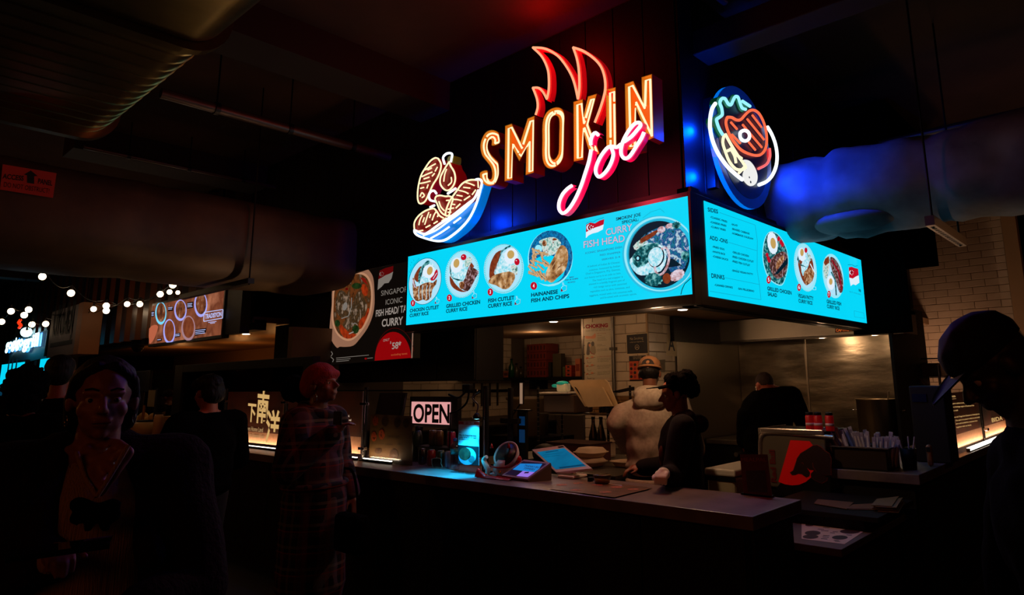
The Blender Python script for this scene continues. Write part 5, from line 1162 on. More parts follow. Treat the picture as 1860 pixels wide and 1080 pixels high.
MB().prism(P, (0, .008, 0), m_black).build('board', ch); MB().tube(P, .0025, mat('frame_tan', (150, 130, 100), .5), 5, closed=True).build('frame', ch)
# acrylic stand with newspaper article
as_ = thing('article_stand', 'clear stand holding a newspaper article, brightly lit from above', 'display stand', (-4, 3.36, CT)); sp_ = PL((0, 3.305, 0), (1, 0, 0), (0, -1, 0)); ZA = (640, 690, 5.685)
a = ART(sp_, 0).crop(*ZA); m_news = mat('news_paper', (210, 214, 220), .6); a.poly([(1097, 420), (1312, 425), (1308, 880), (1092, 860)], m_news, 0); a.build('sheet', as_)
a = ART(sp_, 0).crop(*ZA); a.poly([(1097, 424), (1312, 430), (1311, 462), (1097, 456)], mat('news_red', (170, 30, 36), .6), 1); a.poly([(1095, 668), (1308, 685), (1306, 882), (1093, 862)], m_pblk, 1); a.build('sheet_print', as_)
a = ART(sp_, 0).crop(*ZA); a.text('NEW YORK POST', (1152, 450), (1260, 454), 20, m_news, 2, .03)
for s_, p_, q_, h in (('Why this Singaporean food', (1103, 572), (1280, 582), 15), ('vendor serves the very best', (1103, 592), (1280, 604), 15), ('fish dishes in NYC', (1103, 612), (1212, 620), 15)): a.text(s_, p_, q_, h, m_pblk, 2, .025)
for s_, p_, q_, h in (('RESTAURANTS', (1150, 500), (1210, 504), 6), ('NEWS', (1103, 542), (1130, 545), 12), ('By staff', (1103, 634), (1150, 638), 7), ('Published this week', (1103, 648), (1188, 655), 7)): a.text(s_, p_, q_, h, m_pgrey, 2)
a.build('article_text', as_)
a = ART(sp_, 0).crop(*ZA); a.ell(1190, 785, 90, 90, mat('plate_print', (120, 150, 170), .6), 2).ell(1165, 760, 62, 65, mat('food_print', (96, 66, 44), .6, col2=(60, 40, 26), sc=30), 3).ell(1235, 815, 34, 36, mat('dip_print', (70, 90, 90), .6), 3); a.build('picture', as_)
q0, q1 = sp_.hit(833, 764), sp_.hit(871, 850)
MB().box((q0.x, 3.297, CT + .003), (q1.x, 3.300, q0.z + .002), m_glass).build('front_plate', as_); MB().box((q0.x - .03, 3.245, CT + .001), (q1.x + .01, 3.325, CT + .006), m_glass).build('foot_plate', as_)
gl = thing('clip_lamp', 'small clip lamp shining down onto the newspaper article', 'lamp', (q1.x, 3.4, 1.4)); pl_ = onY(866, 757, 3.27)
MB().lathe((pl_.x, 3.27, pl_.z - .012), [(.03, 0), (.028, .02), (.012, .04), (0, .042)], m_blk_metal, 14).build('shade', gl); MB().lathe((pl_.x, 3.27, pl_.z - .012), [(0, -.004), (.026, 0)], mat('screen_lamp_cyan', (150, 245, 255), 1, em=3)).build('bulb', gl)
MB().tube(smooth_path([(pl_.x, 3.27, pl_.z + .03), onY(868, 735, 3.3), onY(858, 722, 3.3), onY(872, 712, 3.36)], 5), .006, m_blk_metal, 6).build('gooseneck', gl)
light('clip_lamp_light', 'SPOT', (pl_.x - .03, 3.22, pl_.z - .035), 4, (10, 200, 255), .012, (pl_.x - .1, 3.31, CT + .06), spot=110)
light('clip_lamp_light', 'SPOT', (pl_.x - .02, 3.2, pl_.z - .035), 70, (10, 185, 255), .012, (pl_.x - .16, 3.20, CT), spot=84)
ar = thing('phone_holder', 'black jointed phone holder arm curving over the clip lamp', 'arm', onY(850, 712, 3.5)); MB().tube(smooth_path([onY(u, v, 3.5) for u, v in ((815, 716), (832, 722), (845, 712), (852, 704), (848, 730), (832, 745), (818, 750))], 4), .008, m_blk_metal, 6).build('arm_tube', ar); MB().box(onY(846, 710, 3.52), onY(853, 698, 3.48), m_blk_metal, .004).build('joint', ar)
MB().cyl(onY(818, 750, 3.5), Vector((onY(818, 750, 3.5).x, 3.5, CT)), .006, m_blk_metal, 6).build('stem', ar)
# lucky cat bowl
m_cer = mat('white_ceramic', (196, 178, 164), .15); m_redc = mat('red_ceramic', (150, 14, 10), .15)
lc = thing('cat_bowl', 'glossy ceramic cat shaped bowl with one raised paw and a dark open mouth', 'ornament', (-3.5, 3.33, CT)); c = onY(913, 845, 3.34)
MB().lathe((c.x, 3.38, CT + .001), [(0, 0), (.07, 0), (.085, .03), (.082, .07), (.06, .105)], m_cer, 22, sx=1.25).build('body', lc)
T = Matrix.Rotation(radians(62), 4, 'X'); cc = onY(915, 827, 3.33)
MB().lathe((cc.x, cc.y + .03, cc.z), [(.05, -.05), (.085, -.02), (.098, .01), (.094, .018), (.082, .012), (.06, -.02), (0, -.035)], m_cer, 28, T=T, sx=1.15).build('head', lc); MB().lathe((cc.x, cc.y + .03, cc.z), [(.081, .0135), (.06, -.018), (0, -.032)], mat('dark_bowl', (26, 20, 12), .4), 28, T=T, sx=1.15).build('bowl_inside', lc)
MB().tube(smooth_path([onY(u, v, 3.31) for u, v in ((885, 864), (886, 852), (882, 843), (879, 835), (884, 829))], 4), [.014 + .006 * math.sin(i / 5) for i in range(17)], m_cer, 10).build('paw', lc)
for px in (893, 924): MB().lathe(onY(px, 808, 3.36), [(.014, -.02), (.008, 0), (0, .016)], m_redc, 8).build('ear', lc)
MB().ball(onY(940, 836, 3.38), .035, m_redc, 10, (1, .8, 1.1)).build('shoulder', lc); MB().tube(smooth_path([onY(u, v, 3.29) for u, v in ((890, 846), (905, 849), (925, 848), (938, 842))], 4), .006, m_redc, 8).build('collar', lc); MB().ball(onY(908, 857, 3.30), .012, mat('gold_bell', (200, 150, 60), .2, 1.0), 8).build('bell', lc)
rw = thing('snack_wrapper', 'crinkled shiny red wrapper lying at the foot of the cat bowl', 'wrapper', onZ(890, 868, CT)); mb = MB(); N = 22; V = []
A0, B0 = onZ(868, 866, CT), onZ(930, 872, CT); ax = (B0 - A0); 
for i in range(N + 1):
    for j in range(6):
        t = i / N; p = A0 + ax * t + Vector((0, (j - 2.5) * .012, 0)); V.append((p.x, p.y, CT + .004 + (.02 + .035 * max(0, 1 - t * 4)) * sin(pi * j / 5) * (1 - .6 * t) + .006 * noise.noise(Vector((i * .9, j * .9, 0)))))
mb.add(V, [(i * 6 + j, i * 6 + j + 1, i * 6 + 7 + j, i * 6 + 6 + j) for i in range(N) for j in range(5)], mat('red_foil', (190, 6, 14), .22, .5), True); mb.build('foil', rw)
# payment terminal
def quadprint(par, Q, items, name):
    """Q = 4 world corners (tl, tr, br, bl) of a tilted screen; items = [(u0, v0, u1, v1, mat, lay)] or text tuples in 0..1"""
    tl, tr, br, bl = Q; n = (tr - tl).cross(bl - tl).normalized()
    if n.dot(CAM - tl) < 0: n = -n
    f = lambda u, v, k: tl.lerp(tr, u).lerp(bl.lerp(br, u), v) + n * k
    mb = MB()
    for it in items:
        if it[0] == 'T':
            _, s_, u0, v0, u1, h, m_, k = it; vs, fs = text_mesh(s_, .01); x0 = min(v.x for v in vs); x1 = max(v.x for v in vs)
            mb.add([f(u0 + (v.x - x0) / (x1 - x0) * (u1 - u0), v0 - v.y / .7 * h, k) for v in vs], fs, m_)
        else:
            pts, m_, k = it; mb.flat([f(u, v, k) for u, v in pts], m_)
    mb.build(name, par, kind='stuff'); return n
pt_ = thing('card_terminal', 'angled white card terminal with small purple lit screen beside the cat bowl', 'terminal', onZ(955, 875, CT))
TQ = [onY(u, v, y) for u, v, y in ((952, 834, 3.37), (1000, 840, 3.37), (958, 870, 3.24), (910, 864, 3.24))]
TQ[3] = TQ[0] + (TQ[2] - TQ[1])
nrm = (TQ[1] - TQ[0]).cross(TQ[3] - TQ[0]).normalized(); nrm = nrm if nrm.dot(CAM - TQ[0]) > 0 else -nrm
m_term = mat('terminal_plastic', (170, 140, 170), .35)
MB().prism(TQ, -nrm * .012, m_term).build('tablet', pt_)
S0 = [q - nrm * .0125 for q in TQ]; V = S0 + [Vector((q.x, q.y, CT + .001)) for q in S0]
MB().add(V, [(0, 1, 2, 3), (4, 5, 6, 7), (0, 1, 5, 4), (1, 2, 6, 5), (2, 3, 7, 6), (3, 0, 4, 7)], mat('terminal_stand', (110, 90, 80), .5)).build('stand', pt_)
e_tb = emit('tablet_blue', (24, 120, 200)); e_tp = emit('tablet_purple', (150, 110, 220)); e_td = emit('tablet_dark', (26, 16, 40)); 
quadprint(pt_, TQ, [([(.06, .1), (.92, .08), (.93, .9), (.07, .92)], e_td, .001), ([(.08, .25), (.8, .12), (.92, .4), (.92, .62), (.1, .62)], e_tb, .0015), ([(.5, .62), (.93, .6), (.93, .9), (.52, .92)], e_tp, .0017), ('T', 'THANKS BIG', .3, .38, .88, .1, e_td, .002), ('T', 'TIPPERS', .4, .52, .82, .1, e_td, .002), ([(.62, .66), (.74, .62), (.78, .7), (.64, .74)], e_td, .0021)], 'screen_print')
# point of sale screen
ps = thing('till_screen', 'large white framed till screen glowing teal on the counter', 'screen', onZ(1030, 868, CT))
PQ = [onY(u, v, y) for u, v, y in ((966, 816, 3.72), (1023, 808, 3.72), (1075, 850, 3.52), (1004, 862, 3.52))]
PQ[3] = PQ[0] + (PQ[2] - PQ[1])
nr = (PQ[1] - PQ[0]).cross(PQ[3] - PQ[0]).normalized(); nr = nr if nr.dot(CAM - PQ[0]) > 0 else -nr
m_wp = mat('white_plastic', (226, 208, 196), .3)
MB().prism(PQ, -nr * .02, m_wp).build('bezel', ps)
e_teal = emit('teal', (2, 88, 128), 1, col2=(4, 104, 144), sc=6); e_tl = emit('teal_line', (0, 50, 80))
quadprint(ps, PQ, [([(.07, .14), (.93, .13), (.93, .9), (.07, .9)], e_teal, .001), ([(.8, .03), (.97, .03), (.97, .09), (.8, .09)], m_black, .001), ([(.3, .19), (.7, .18), (.7, .21), (.3, .22)], e_tl, .002), ([(.12, .3), (.75, .3), (.75, .31), (.12, .31)], e_tl, .002), ([(.12, .38), (.6, .38), (.6, .39), (.12, .39)], e_tl, .002), ([(.2, .84), (.93, .83), (.93, .88), (.2, .89)], e_tl, .002)], 'screen_print')
bc = onZ(1030, 868, CT); MB().box((bc.x - .07, bc.y - .02, CT + .001), (bc.x + .07, bc.y + .13, CT + .018), m_wp, .006).build('foot', ps); mid = (PQ[0] + PQ[1] + PQ[2] + PQ[3]) / 4
MB().tube([mid - nr * .02, Vector((mid.x + .02, mid.y + .08, CT + .08)), Vector((bc.x, bc.y + .08, CT + .01))], .02, m_wp, 8).build('neck', ps)
# black posts, mounts and label printer behind the counter
for px, y, z1, lab in ((927, 3.75, 1.56, 'slim black pole with a cyan lit clamp, behind the cat bowl'),):
    p = onY(px, 800, y); o = thing('black_pole', lab, 'pole', (p.x, y, .6)); MB().cyl((p.x, y, 0), (p.x, y, z1), .022, m_blk_metal, 12).build('pole_tube', o); MB().box((p.x - .1, y - .02, 1.29), (p.x + .1, y + .02, 1.33), m_blk_metal, .006).build('clamp', o); MB().lathe((p.x, y, 0), [(.12, 0), (.12, .01), (.02, .02)], m_blk_metal, 16).build('foot', o)
o = thing('tablet_mount', 'upright black tablet mount with blue labels, behind the counter', 'mount', onY(948, 780, 3.8)); q0, q1 = onY(939, 810, 3.8), onY(955, 746, 3.8)
MB().box((q0.x, 3.8, .9), (q1.x, 3.83, q1.z), m_blk_metal, .006).build('mount_body', o); MB().box((q0.x + .0, 3.8, 0), (q0.x + .06, 3.83, .9), m_blk_metal).build('stem', o); m_lab = mat('label_blue', (30, 120, 190), .5, em=.12, emcol=(10, 90, 160))
for v0, v1, u0, u1 in ((756, 772, 943, 953), (780, 803, 943, 953)): A_, B_ = onY(u0, v1, 3.797), onY(u1, v0, 3.797); MB().box((A_.x, 3.797, A_.z), (B_.x, 3.799, B_.z), m_lab).build('label', o)
MB().box((q0.x - .03, 3.79, q1.z), (q1.x + .03, 3.84, q1.z + .01), m_blk_metal).build('top_plate', o)
o = thing('phone_on_arm', 'phone held upright on an arm, its bright edge facing the camera', 'phone', onY(947, 715, 3.9)); A_, B_ = onY(944, 734, 3.9), onY(950, 694, 3.9); MB().box((A_.x, 3.9, A_.z), (B_.x, 3.915, B_.z), m_black, .003).build('case', o); MB().box((A_.x + .003, 3.897, A_.z + .005), (B_.x - .004, 3.899, B_.z - .005), mat('screen_phone', (190, 150, 120), 1, em=.5)).build('screen', o); MB().tube([(A_.x, 3.92, A_.z + .02), (A_.x - .06, 3.85, 1.31)], .007, m_blk_metal, 6).build('arm', o)
o = thing('helmet_shape', 'round black printer beside the blue labelled mount', 'printer', onY(965, 800, 4.0)); o.name = 'receipt_printer'; pp_ = onY(967, 815, 4.0); MB().ball((pp_.x, 4.15, 1.03), .1, m_black, 12, (1.2, .9, .8)).build('body', o); MB().box((pp_.x - .12, 4.06, .921), (pp_.x + .12, 4.24, .99), m_black, .01).build('base', o)
# laminated menus on the counter
def flat_sheet(lab, px, m, z, name='laminated_menu', cat='menu', th=.001):
    P = [onZ(u, v, z) for u, v in px]; o = thing(name, lab, cat, P[0]); MB().prism(P, (0, 0, th), m).build('sheet', o); return o
m_lam = mat('laminate_menu', (92, 58, 36), .4, col2=((110, 70, 44), (70, 40, 24)), sc=7, bump=.25, bsc=6)
l1 = flat_sheet('brown laminated menu lying left on the counter, curled and shiny', ((1000, 880), (1075, 871), (1062, 896), (1000, 888)), m_lam, CT + .002)
l2 = flat_sheet('brown laminated menu lying right on the counter by the gloved hand', ((1075, 872), (1185, 886), (1115, 903), (1058, 895)), m_lam, CT + .005)
for o, pts in ((l1, ((1020, 880), (1050, 877), (1045, 889))), (l2, ((1085, 880), (1120, 884), (1100, 893), (1150, 888)))):
    for u, v in pts: c = onZ(u, v, CT + .0075 if o is l2 else CT + .0045); mb = MB(); mb.flat([(c.x + .035 * cos(t * pi / 8), c.y + .035 * sin(t * pi / 8), c.z) for t in range(16)], m_dish); mb.build('dish_picture', o)
pf = thing('pen', 'thin pale straw shaped strip along the back of the laminated menus', 'strip', onZ(1100, 876, CT)); pf.name = 'rail_strip'; MB().tube([onZ(1078, 874, CT + .006), onZ(1130, 882, CT + .006)], .004, m_wp, 6).build('strip_body', pf)
rc_ = thing('round_tub', 'round clear tub with a lid on the edge behind the laminated menus', 'tub', onZ(1093, 878, CT)); c = onZ(1094, 879, CT); MB().lathe((c.x, c.y, CT + .001), [(0, 0), (.045, 0), (.055, .05), (.055, .055)], m_clr, 20).build('tub_wall', rc_); MB().lathe((c.x, c.y, CT + .057), [(.058, -.004), (.06, 0), (.05, .004), (0, .004)], m_clr, 20).build('lid', rc_); MB().lathe((c.x, c.y, CT + .003), [(0, 0), (.043, 0), (.048, .02), (0, .025)], mat('sauce_pale', (150, 130, 110), .5), 14).build('filling', rc_)
bl_ = thing('marker_cap', 'small black box next to the round clear tub', 'box', onZ(1073, 874, CT)); c = onZ(1073, 875, CT); MB().box((c.x - .02, c.y - .01, CT + .001), (c.x + .02, c.y + .02, CT + .03), m_black, .004).build('box_body', bl_)
# maroon table card with the meal scheme name (its code is left out)
mc = thing('table_card', 'maroon standing card reading MEALPAL at the corner of the counter', 'sign', onZ(1375, 900, CT)); mcp = PL((0, 3.58, 0), (1, 0, 0), (0, -1, 0)); ZQ = (1310, 750, 6.355)
base = mcp.hit(1310 + 425 / 6.355, 903); kz = CT + .001 - min(mcp.hit(1310 + 260 / 6.355, 750 + 965 / 6.355).z, mcp.hit(1310 + 592 / 6.355, 750 + 983 / 6.355).z)
mcp.p = mcp.p; a = ART(mcp, 0).crop(*ZQ); a.poly([(215, 475), (535, 475), (592, 983), (262, 965)], mat('card_maroon', (86, 16, 14), .5), 0); 
a.build('sheet', mc); a = ART(mcp, .001).crop(*ZQ); a.text('MEALPAL', (232, 556), (525, 556), 42, mat('card_ink', (150, 60, 50), .5), 1); a.build('lettering_text', mc); a = ART(mcp, .001).crop(*ZQ); a.poly([(285, 665), (508, 660), (535, 915), (308, 905)], mat('card_dark', (52, 36, 22), .6, col2=(40, 28, 18), sc=60), 1); a.build('plain_field', mc)
P = mcp.hit(1310 + 400 / 6.355, 750 + 970 / 6.355); MB().box((P.x - .09, 3.58, CT + .001), (P.x + .09, 3.65 - .03, CT + .01), m_blk_metal).build('foot', mc)
# ---- gap: drinks fridge, papers, lower menus
fg = thing('drinks_fridge', 'small open top drinks fridge with a red disc and charging bull, silver rimmed', 'fridge', (-2.0, 4.9, .811)); FYp = 4.93; fpl = PL((0, FYp, 0), (1, 0, 0), (0, -1, 0))
x0, x1, zt_ = fpl.hit(1380, 850).x, -1.868, 1.235
m_fr = mat('fridge_grey', (96, 88, 76), .45); m_al = mat('fridge_rim', (190, 176, 170), .25, .8)
MB().box((x0, FYp + .003, .812), (x1, 5.42, zt_ - .03), m_fr, .01).build('cabinet', fg)
P = smooth_path([fpl.hit(u, v) for u, v in ((1381, 905), (1381, 825), (1381, 800), (1386, 789), (1400, 785), (1450, 788), (1514, 794))], 4); P = [Vector((p.x, FYp, min(max(p.z, .815), zt_))) for p in P]
MB().tube(P, .016, m_al, 8).build('rim', fg); MB().box((x0 + .03, FYp - .02, zt_ - .035), (x1, FYp + .01, zt_ + .005), m_al, .008).build('top_rail', fg); MB().box((x0, FYp + .01, zt_ - .03), (x0 + .02, 5.42, zt_), m_al, .004).build('side_rail', fg); MB().box((x0 + .02, FYp + .01, zt_ - .03), (x1, 5.42, zt_ - .01), m_black).build('lid', fg)
ZR = (1310, 750, 6.355); m_rb = mat('print_red', (196, 6, 8), .5, em=.16, emcol=(190, 0, 0)); m_bull = mat('print_bull', (42, 8, 8), .5); m_bulle = mat('print_bull_edge', (150, 40, 16), .5); m_rbt = mat('print_red_text', (110, 26, 24), .5); m_dkf = mat('print_dark', (14, 9, 8), .4)
a = ART(fpl, .0).crop(*ZR); a.poly([(640, 860), (690, 800), (840, 832), (1000, 770), (1050, 740), (1258, 720), (1258, 985), (600, 955)], m_dkf, 1); a.poly([(800, 310), (1020, 322), (1060, 370), (1150, 420), (1140, 600), (1060, 720), (980, 790), (900, 825), (820, 832), (740, 820), (662, 790)], m_rb, 2)
bull = [(790, 685), (830, 660), (850, 600), (875, 520), (915, 460), (990, 415), (1060, 370), (1110, 362), (1160, 390), (1200, 430), (1255, 462), (1275, 520), (1275, 715), (1190, 715), (1165, 705), (1200, 730), (1232, 745), (1225, 780), (1165, 812), (1090, 780), (1040, 745), (1035, 700), (1075, 660), (1020, 655), (990, 625), (1030, 690), (1020, 730), (985, 745), (930, 705), (890, 700), (860, 715), (820, 718)]
a.poly(bull, m_bulle, 3); cxb, cyb = 1060, 590; a.poly([(cxb + (x - cxb) * .975, cyb + (y - cyb) * .975) for x, y in bull], m_bull, 4); a.line([(1060, 570), (1065, 620), (1100, 670)], m_bulle, 5, 5); a.line([(925, 575), (945, 570), (955, 590)], m_bulle, 4, 5); a.build('bull_print', fg); fg.children[-1]['kind'] = 'stuff'
# vertical brand lettering on the fridge side
vs_, fs_ = text_mesh('Red Bull', .035); tx0 = min(v.x for v in vs_); tx1 = max(v.x for v in vs_); aL, aH = fpl.uv(1310 + 640 / 6.355, 750 + 800 / 6.355), fpl.uv(1310 + 640 / 6.355, 750 + 425 / 6.355); wL = fpl.uv(1310 + 565 / 6.355, 750 + 600 / 6.355)[0]
mb = MB(); mb.add([fpl.at(aL[0] - v.y / .7 * (aL[0] - wL), aL[1] + (v.x - tx0) / (tx1 - tx0) * (aH[1] - aL[1]), .002) for v in vs_], fs_, m_rbt); mb.build('lettering_text', fg, kind='stuff')
for i, (u, lab) in enumerate(((1472, 'left red and white tin standing on the drinks fridge'), (1487, 'middle red and white tin standing on the drinks fridge'), (1508, 'right dark red tin standing on the drinks fridge'))):
    c = onY(u, 780, 5.0); lathe_thing('drink_can', lab, 'can', u, 780, 5.0, [(0, 0), (.027, 0), (.03, .01), (.03, .1), (.025, .11), (0, .11)], mat('tin_red', (196, 16, 22), .4, em=.05), [('white_band', [(.0305, .035), (.0305, .055)], mat('tin_white', (220, 180, 170), .4)), ('lid', [(.026, .11), (.026, .13), (0, .13)], m_black)], z=zt_ - .009)
cdx = thing('cutlery_caddy', 'deep dark plastic tray full of wrapped cutlery on the right counter', 'tray', (-1.66, 5.1, CT)); m_cad = mat('caddy_plastic', (52, 40, 28), .4)
for lo_, hi_ in (((-1.85, 5.0, CT), (-1.485, 5.012, 1.12)), ((-1.85, 5.29, CT), (-1.485, 5.302, 1.12)), ((-1.85, 5.012, CT), (-1.838, 5.29, 1.12)), ((-1.497, 5.012, CT), (-1.485, 5.29, 1.12))): MB().box(lo_, hi_, m_cad, .003).build('side_wall', cdx)
MB().box((-1.85, 5.0, CT + .001), (-1.485, 5.302, CT + .008), m_cad).build('bottom', cdx)
rim = MB(); rim.box((-1.875, 4.975, 1.12), (-1.46, 5.0, 1.127), m_al).box((-1.875, 5.302, 1.12), (-1.46, 5.327, 1.127), m_al).box((-1.875, 5.0, 1.12), (-1.85, 5.302, 1.127), m_al).box((-1.485, 5.0, 1.12), (-1.46, 5.302, 1.127), m_al); rim.build('rim', cdx, kind='stuff')
m_wr = mat('cutlery_wrap', (176, 166, 190), .3, col2=(140, 130, 160), sc=20, alpha=1)
rr_ = random.Random(5)
for i in range(38):
    t = i / 37; x = -1.83 + .34 * t; y = 5.04 + rr_.uniform(0, .22); lean = -.55 + .75 * t + rr_.uniform(-.08, .08); h = .30 - .10 * t + rr_.uniform(-.02, .02)
    o = thing('cutlery_packet', 'wrapped cutlery packet in the deep dark tray, ' + nth(i) + ' from the left', 'cutlery', (x, y, CT + .02), 'wrapped cutlery packets in the tray')
    T = Matrix.Translation((x, y, CT + .012)) @ Matrix.Rotation(lean, 4, 'Y') @ Matrix.Rotation(rr_.uniform(-.15, .15), 4, 'X'); q = MB(); q.box((-.014, -.003, 0), (.014, .003, h), m_wr, .002, T); q.build('wrapper', o)
    q = MB(); q.box((-.005, -.005, .02), (.005, -.003, h - .03), mat('cutlery_white', (210, 204, 214), .3), 0, T); q.build('fork', o)
cu = thing('black_cup', 'black tub of straws to the right of the cutlery tray', 'tub', (-1.42, 5.2, CT)); MB().lathe((-1.40, 5.22, CT + .001), [(0, 0), (.045, 0), (.055, .14), (.052, .14), (.042, .006), (0, .006)], m_black, 16).build('tub_wall', cu)
for i, (dx, dy) in enumerate(((-.03, .0), (.025, .01), (.0, .03))): o = thing('straw', ('left', 'right', 'back')[i] + ' wrapped straw leaning in the black tub', 'straw', (-1.4 + dx * .5, 5.22, CT + .01), 'straws in the black tub'); MB().tube([(-1.40 + dx * .4, 5.22 + dy * .5, CT + .012), (-1.40 + dx * 1.9, 5.22 + dy, CT + .22)], .006, mat('straw_paper', (150, 140, 150), .4), 6).build('straw_tube', o)
dv = thing('dispenser', 'dark box shaped dispenser standing behind the straw tub', 'dispenser', (-1.5, 5.7, CT)); q0, q1 = onY(1667, 830, 5.75), onY(1716, 700, 5.75); MB().box((q0.x, 5.7, CT + .001), (q1.x, 5.95, q1.z), m_black, .01).build('case', dv); MB().box((q0.x + .02, 5.69, q1.z - .12), (q0.x + .12, 5.7, q1.z - .06), mat('dark_display', (16, 24, 44), .2)).build('display', dv)
ph = thing('card_reader', 'slim bronze card reader standing on edge near the printed panel', 'card reader', (-1.3, 5.5, CT)); c = onY(1687, 825, 5.45); MB().box((c.x - .018, 5.45, CT + .001), (c.x + .018, 5.5, CT + .15), mat('bronze_plastic', (150, 96, 60), .35), .016).build('case', ph); MB().box((c.x - .013, 5.447, CT + .1), (c.x + .013, 5.45, CT + .135), m_black, .001).build('keypad', ph)
# rack and glass jar behind
rk2 = thing('wire_rack', 'black wire rack with a flat tray at the right end of the steel wall', 'rack', (-1.9, 8.4, 0)); q0, q1 = onY(1652, 700, 8.3), onY(1708, 700, 8.3)
for x in (q0.x, q1.x):
    for y in (8.3, 8.7): MB().cyl((x, y, 0), (x, y, 1.72), .014, m_steel2, 8).build('post', rk2)
zs = onY(1655, 686, 8.3).z
sh_ = MB()
for k in range(10): sh_.cyl((q0.x, 8.3 + k * .044, zs), (q1.x, 8.3 + k * .044, zs), .004, m_steel2, 5)
sh_.build('wire_shelf', rk2, kind='stuff'); sh_ = MB()
for k in range(10): sh_.cyl((q0.x, 8.3 + k * .044, .9), (q1.x, 8.3 + k * .044, .9), .004, m_steel2, 5)
sh_.build('wire_shelf', rk2, kind='stuff')
ty = thing('baking_tray', 'deep metal tray resting on the right wire rack', 'tray', (q0.x + .2, 8.5, zs)); MB().box((q0.x + .01, 8.32, zs + .006), (q1.x + .1, 8.68, onY(1655, 660, 8.3).z), mat('tray_metal', (96, 70, 44), .4, .7), .01).build('tray_body', ty); MB().tube([(q0.x + .06, 8.31, onY(1655, 657, 8.3).z - .01), (q0.x + .08, 8.31, onY(1655, 652, 8.3).z), (q1.x + .1, 8.31, onY(1655, 652, 8.3).z)], .008, m_blk_metal, 6).build('handle', ty)
jr = thing('glass_jar', 'round glass jar with something red inside, held in a black ring', 'jar', (-1.7, 8.0, 1.3)); c = onY(1676, 730, 8.14); rj = .16
MB().ball((c.x, 8.14, c.z), rj, glassm('jar_glass', (220, 200, 190), .6, .05), 14, (1, .8, 1.1)).build('jar_wall', jr); MB().ball((c.x + .02, 8.14, c.z - .05), .09, mat('jar_red', (150, 24, 16), .4), 10, (.9, .8, 1)).build('filling', jr); MB().lathe((c.x, 8.14, c.z + rj * 1.05), [(.06, 0), (.06, .03), (.03, .05), (.03, .08), (0, .09)], mat('jar_cap', (70, 10, 10), .4), 12).build('cap', jr)
MB().tube(smooth_path([(c.x - .17, 8.08, c.z - .12), (c.x - .17, 8.08, c.z + .1), (c.x - .1, 8.08, c.z + .17), (c.x + .1, 8.08, c.z + .17), (c.x + .18, 8.08, c.z + .08), (c.x + .18, 8.08, c.z - .1), (c.x + .1, 8.08, c.z - .18), (c.x - .1, 8.08, c.z - .18)], 3, True), .012, m_blk_metal, 6, closed=True).build('ring', jr)
MB().cyl((c.x, 7.6, 0), (c.x, 8.14, c.z - rj * 1.1), .03, m_blk_metal, 8).build('stem', jr)
# papers and lower menus in the gap
m_card = mat('brown_paper', (108, 72, 48), .7); m_menu = mat('menu_paper', (206, 190, 160), .5)
def stack(lab, px, z, m, n, name='paper_stack', cat='paper', dz=.003, jit=.012):
    P = [onZ(u, v, z) for u, v in px]; o = thing(name, lab, cat, P[0])
    for k in range(n): d = Vector((random.uniform(-jit, jit), random.uniform(-jit, jit), .001 + k * dz)); MB().prism([p + d for p in P], (0, 0, dz * .7), m).build('sheet', o)
    return o
stack('brown card folder lying left on the shelf beside the drinks fridge', ((1483, 907), (1548, 913), (1535, 925), (1476, 915)), .811, m_card, 2); stack('brown card folder lying right on the shelf below the cutlery tray', ((1550, 918), (1602, 915), (1588, 926), (1538, 925)), .811, m_card, 2); 
stack('fanned pile of thin leaflets at the right end of the shelf', ((1600, 916), (1640, 911), (1628, 930), (1590, 928)), .811, mat('leaflet', (120, 96, 64), .6), 7, dz=.005, jit=.02)
lm = flat_sheet('pale printed menu with dish pictures lying on the low shelf', ((1456, 950), (1573, 962), (1534, 988), (1456, 978)), m_menu, .7205)
P = lambda u, v: onZ(1300 + u / 5.167, 860 + v / 5.167, .7222)
for u, v, rx, ry in ((1260, 540, 95, 22), (1165, 597, 75, 20), (910, 555, 75, 22), (890, 590, 75, 20), (880, 480, 40, 12)): MB().flat([P(u + rx * cos(t * pi / 8), v + ry * sin(t * pi / 8)) for t in range(16)], m_dish2).build('dish_picture', lm)
mb = MB()
for k, (u, v, w) in enumerate(((1010, 500, 60), (960, 515, 60), (990, 530, 70), (1100, 540, 50), (1075, 550, 45), (1010, 575, 60), (1005, 590, 60), (990, 605, 60), (1120, 630, 50), (1110, 620, 50), (1230, 570, 50))): mb.flat([P(u, v), P(u + w, v + 4), P(u + w - 4, v + 9), P(u - 4, v + 5)], m_pblk)
mb.build('menu_text', lm, kind='stuff')
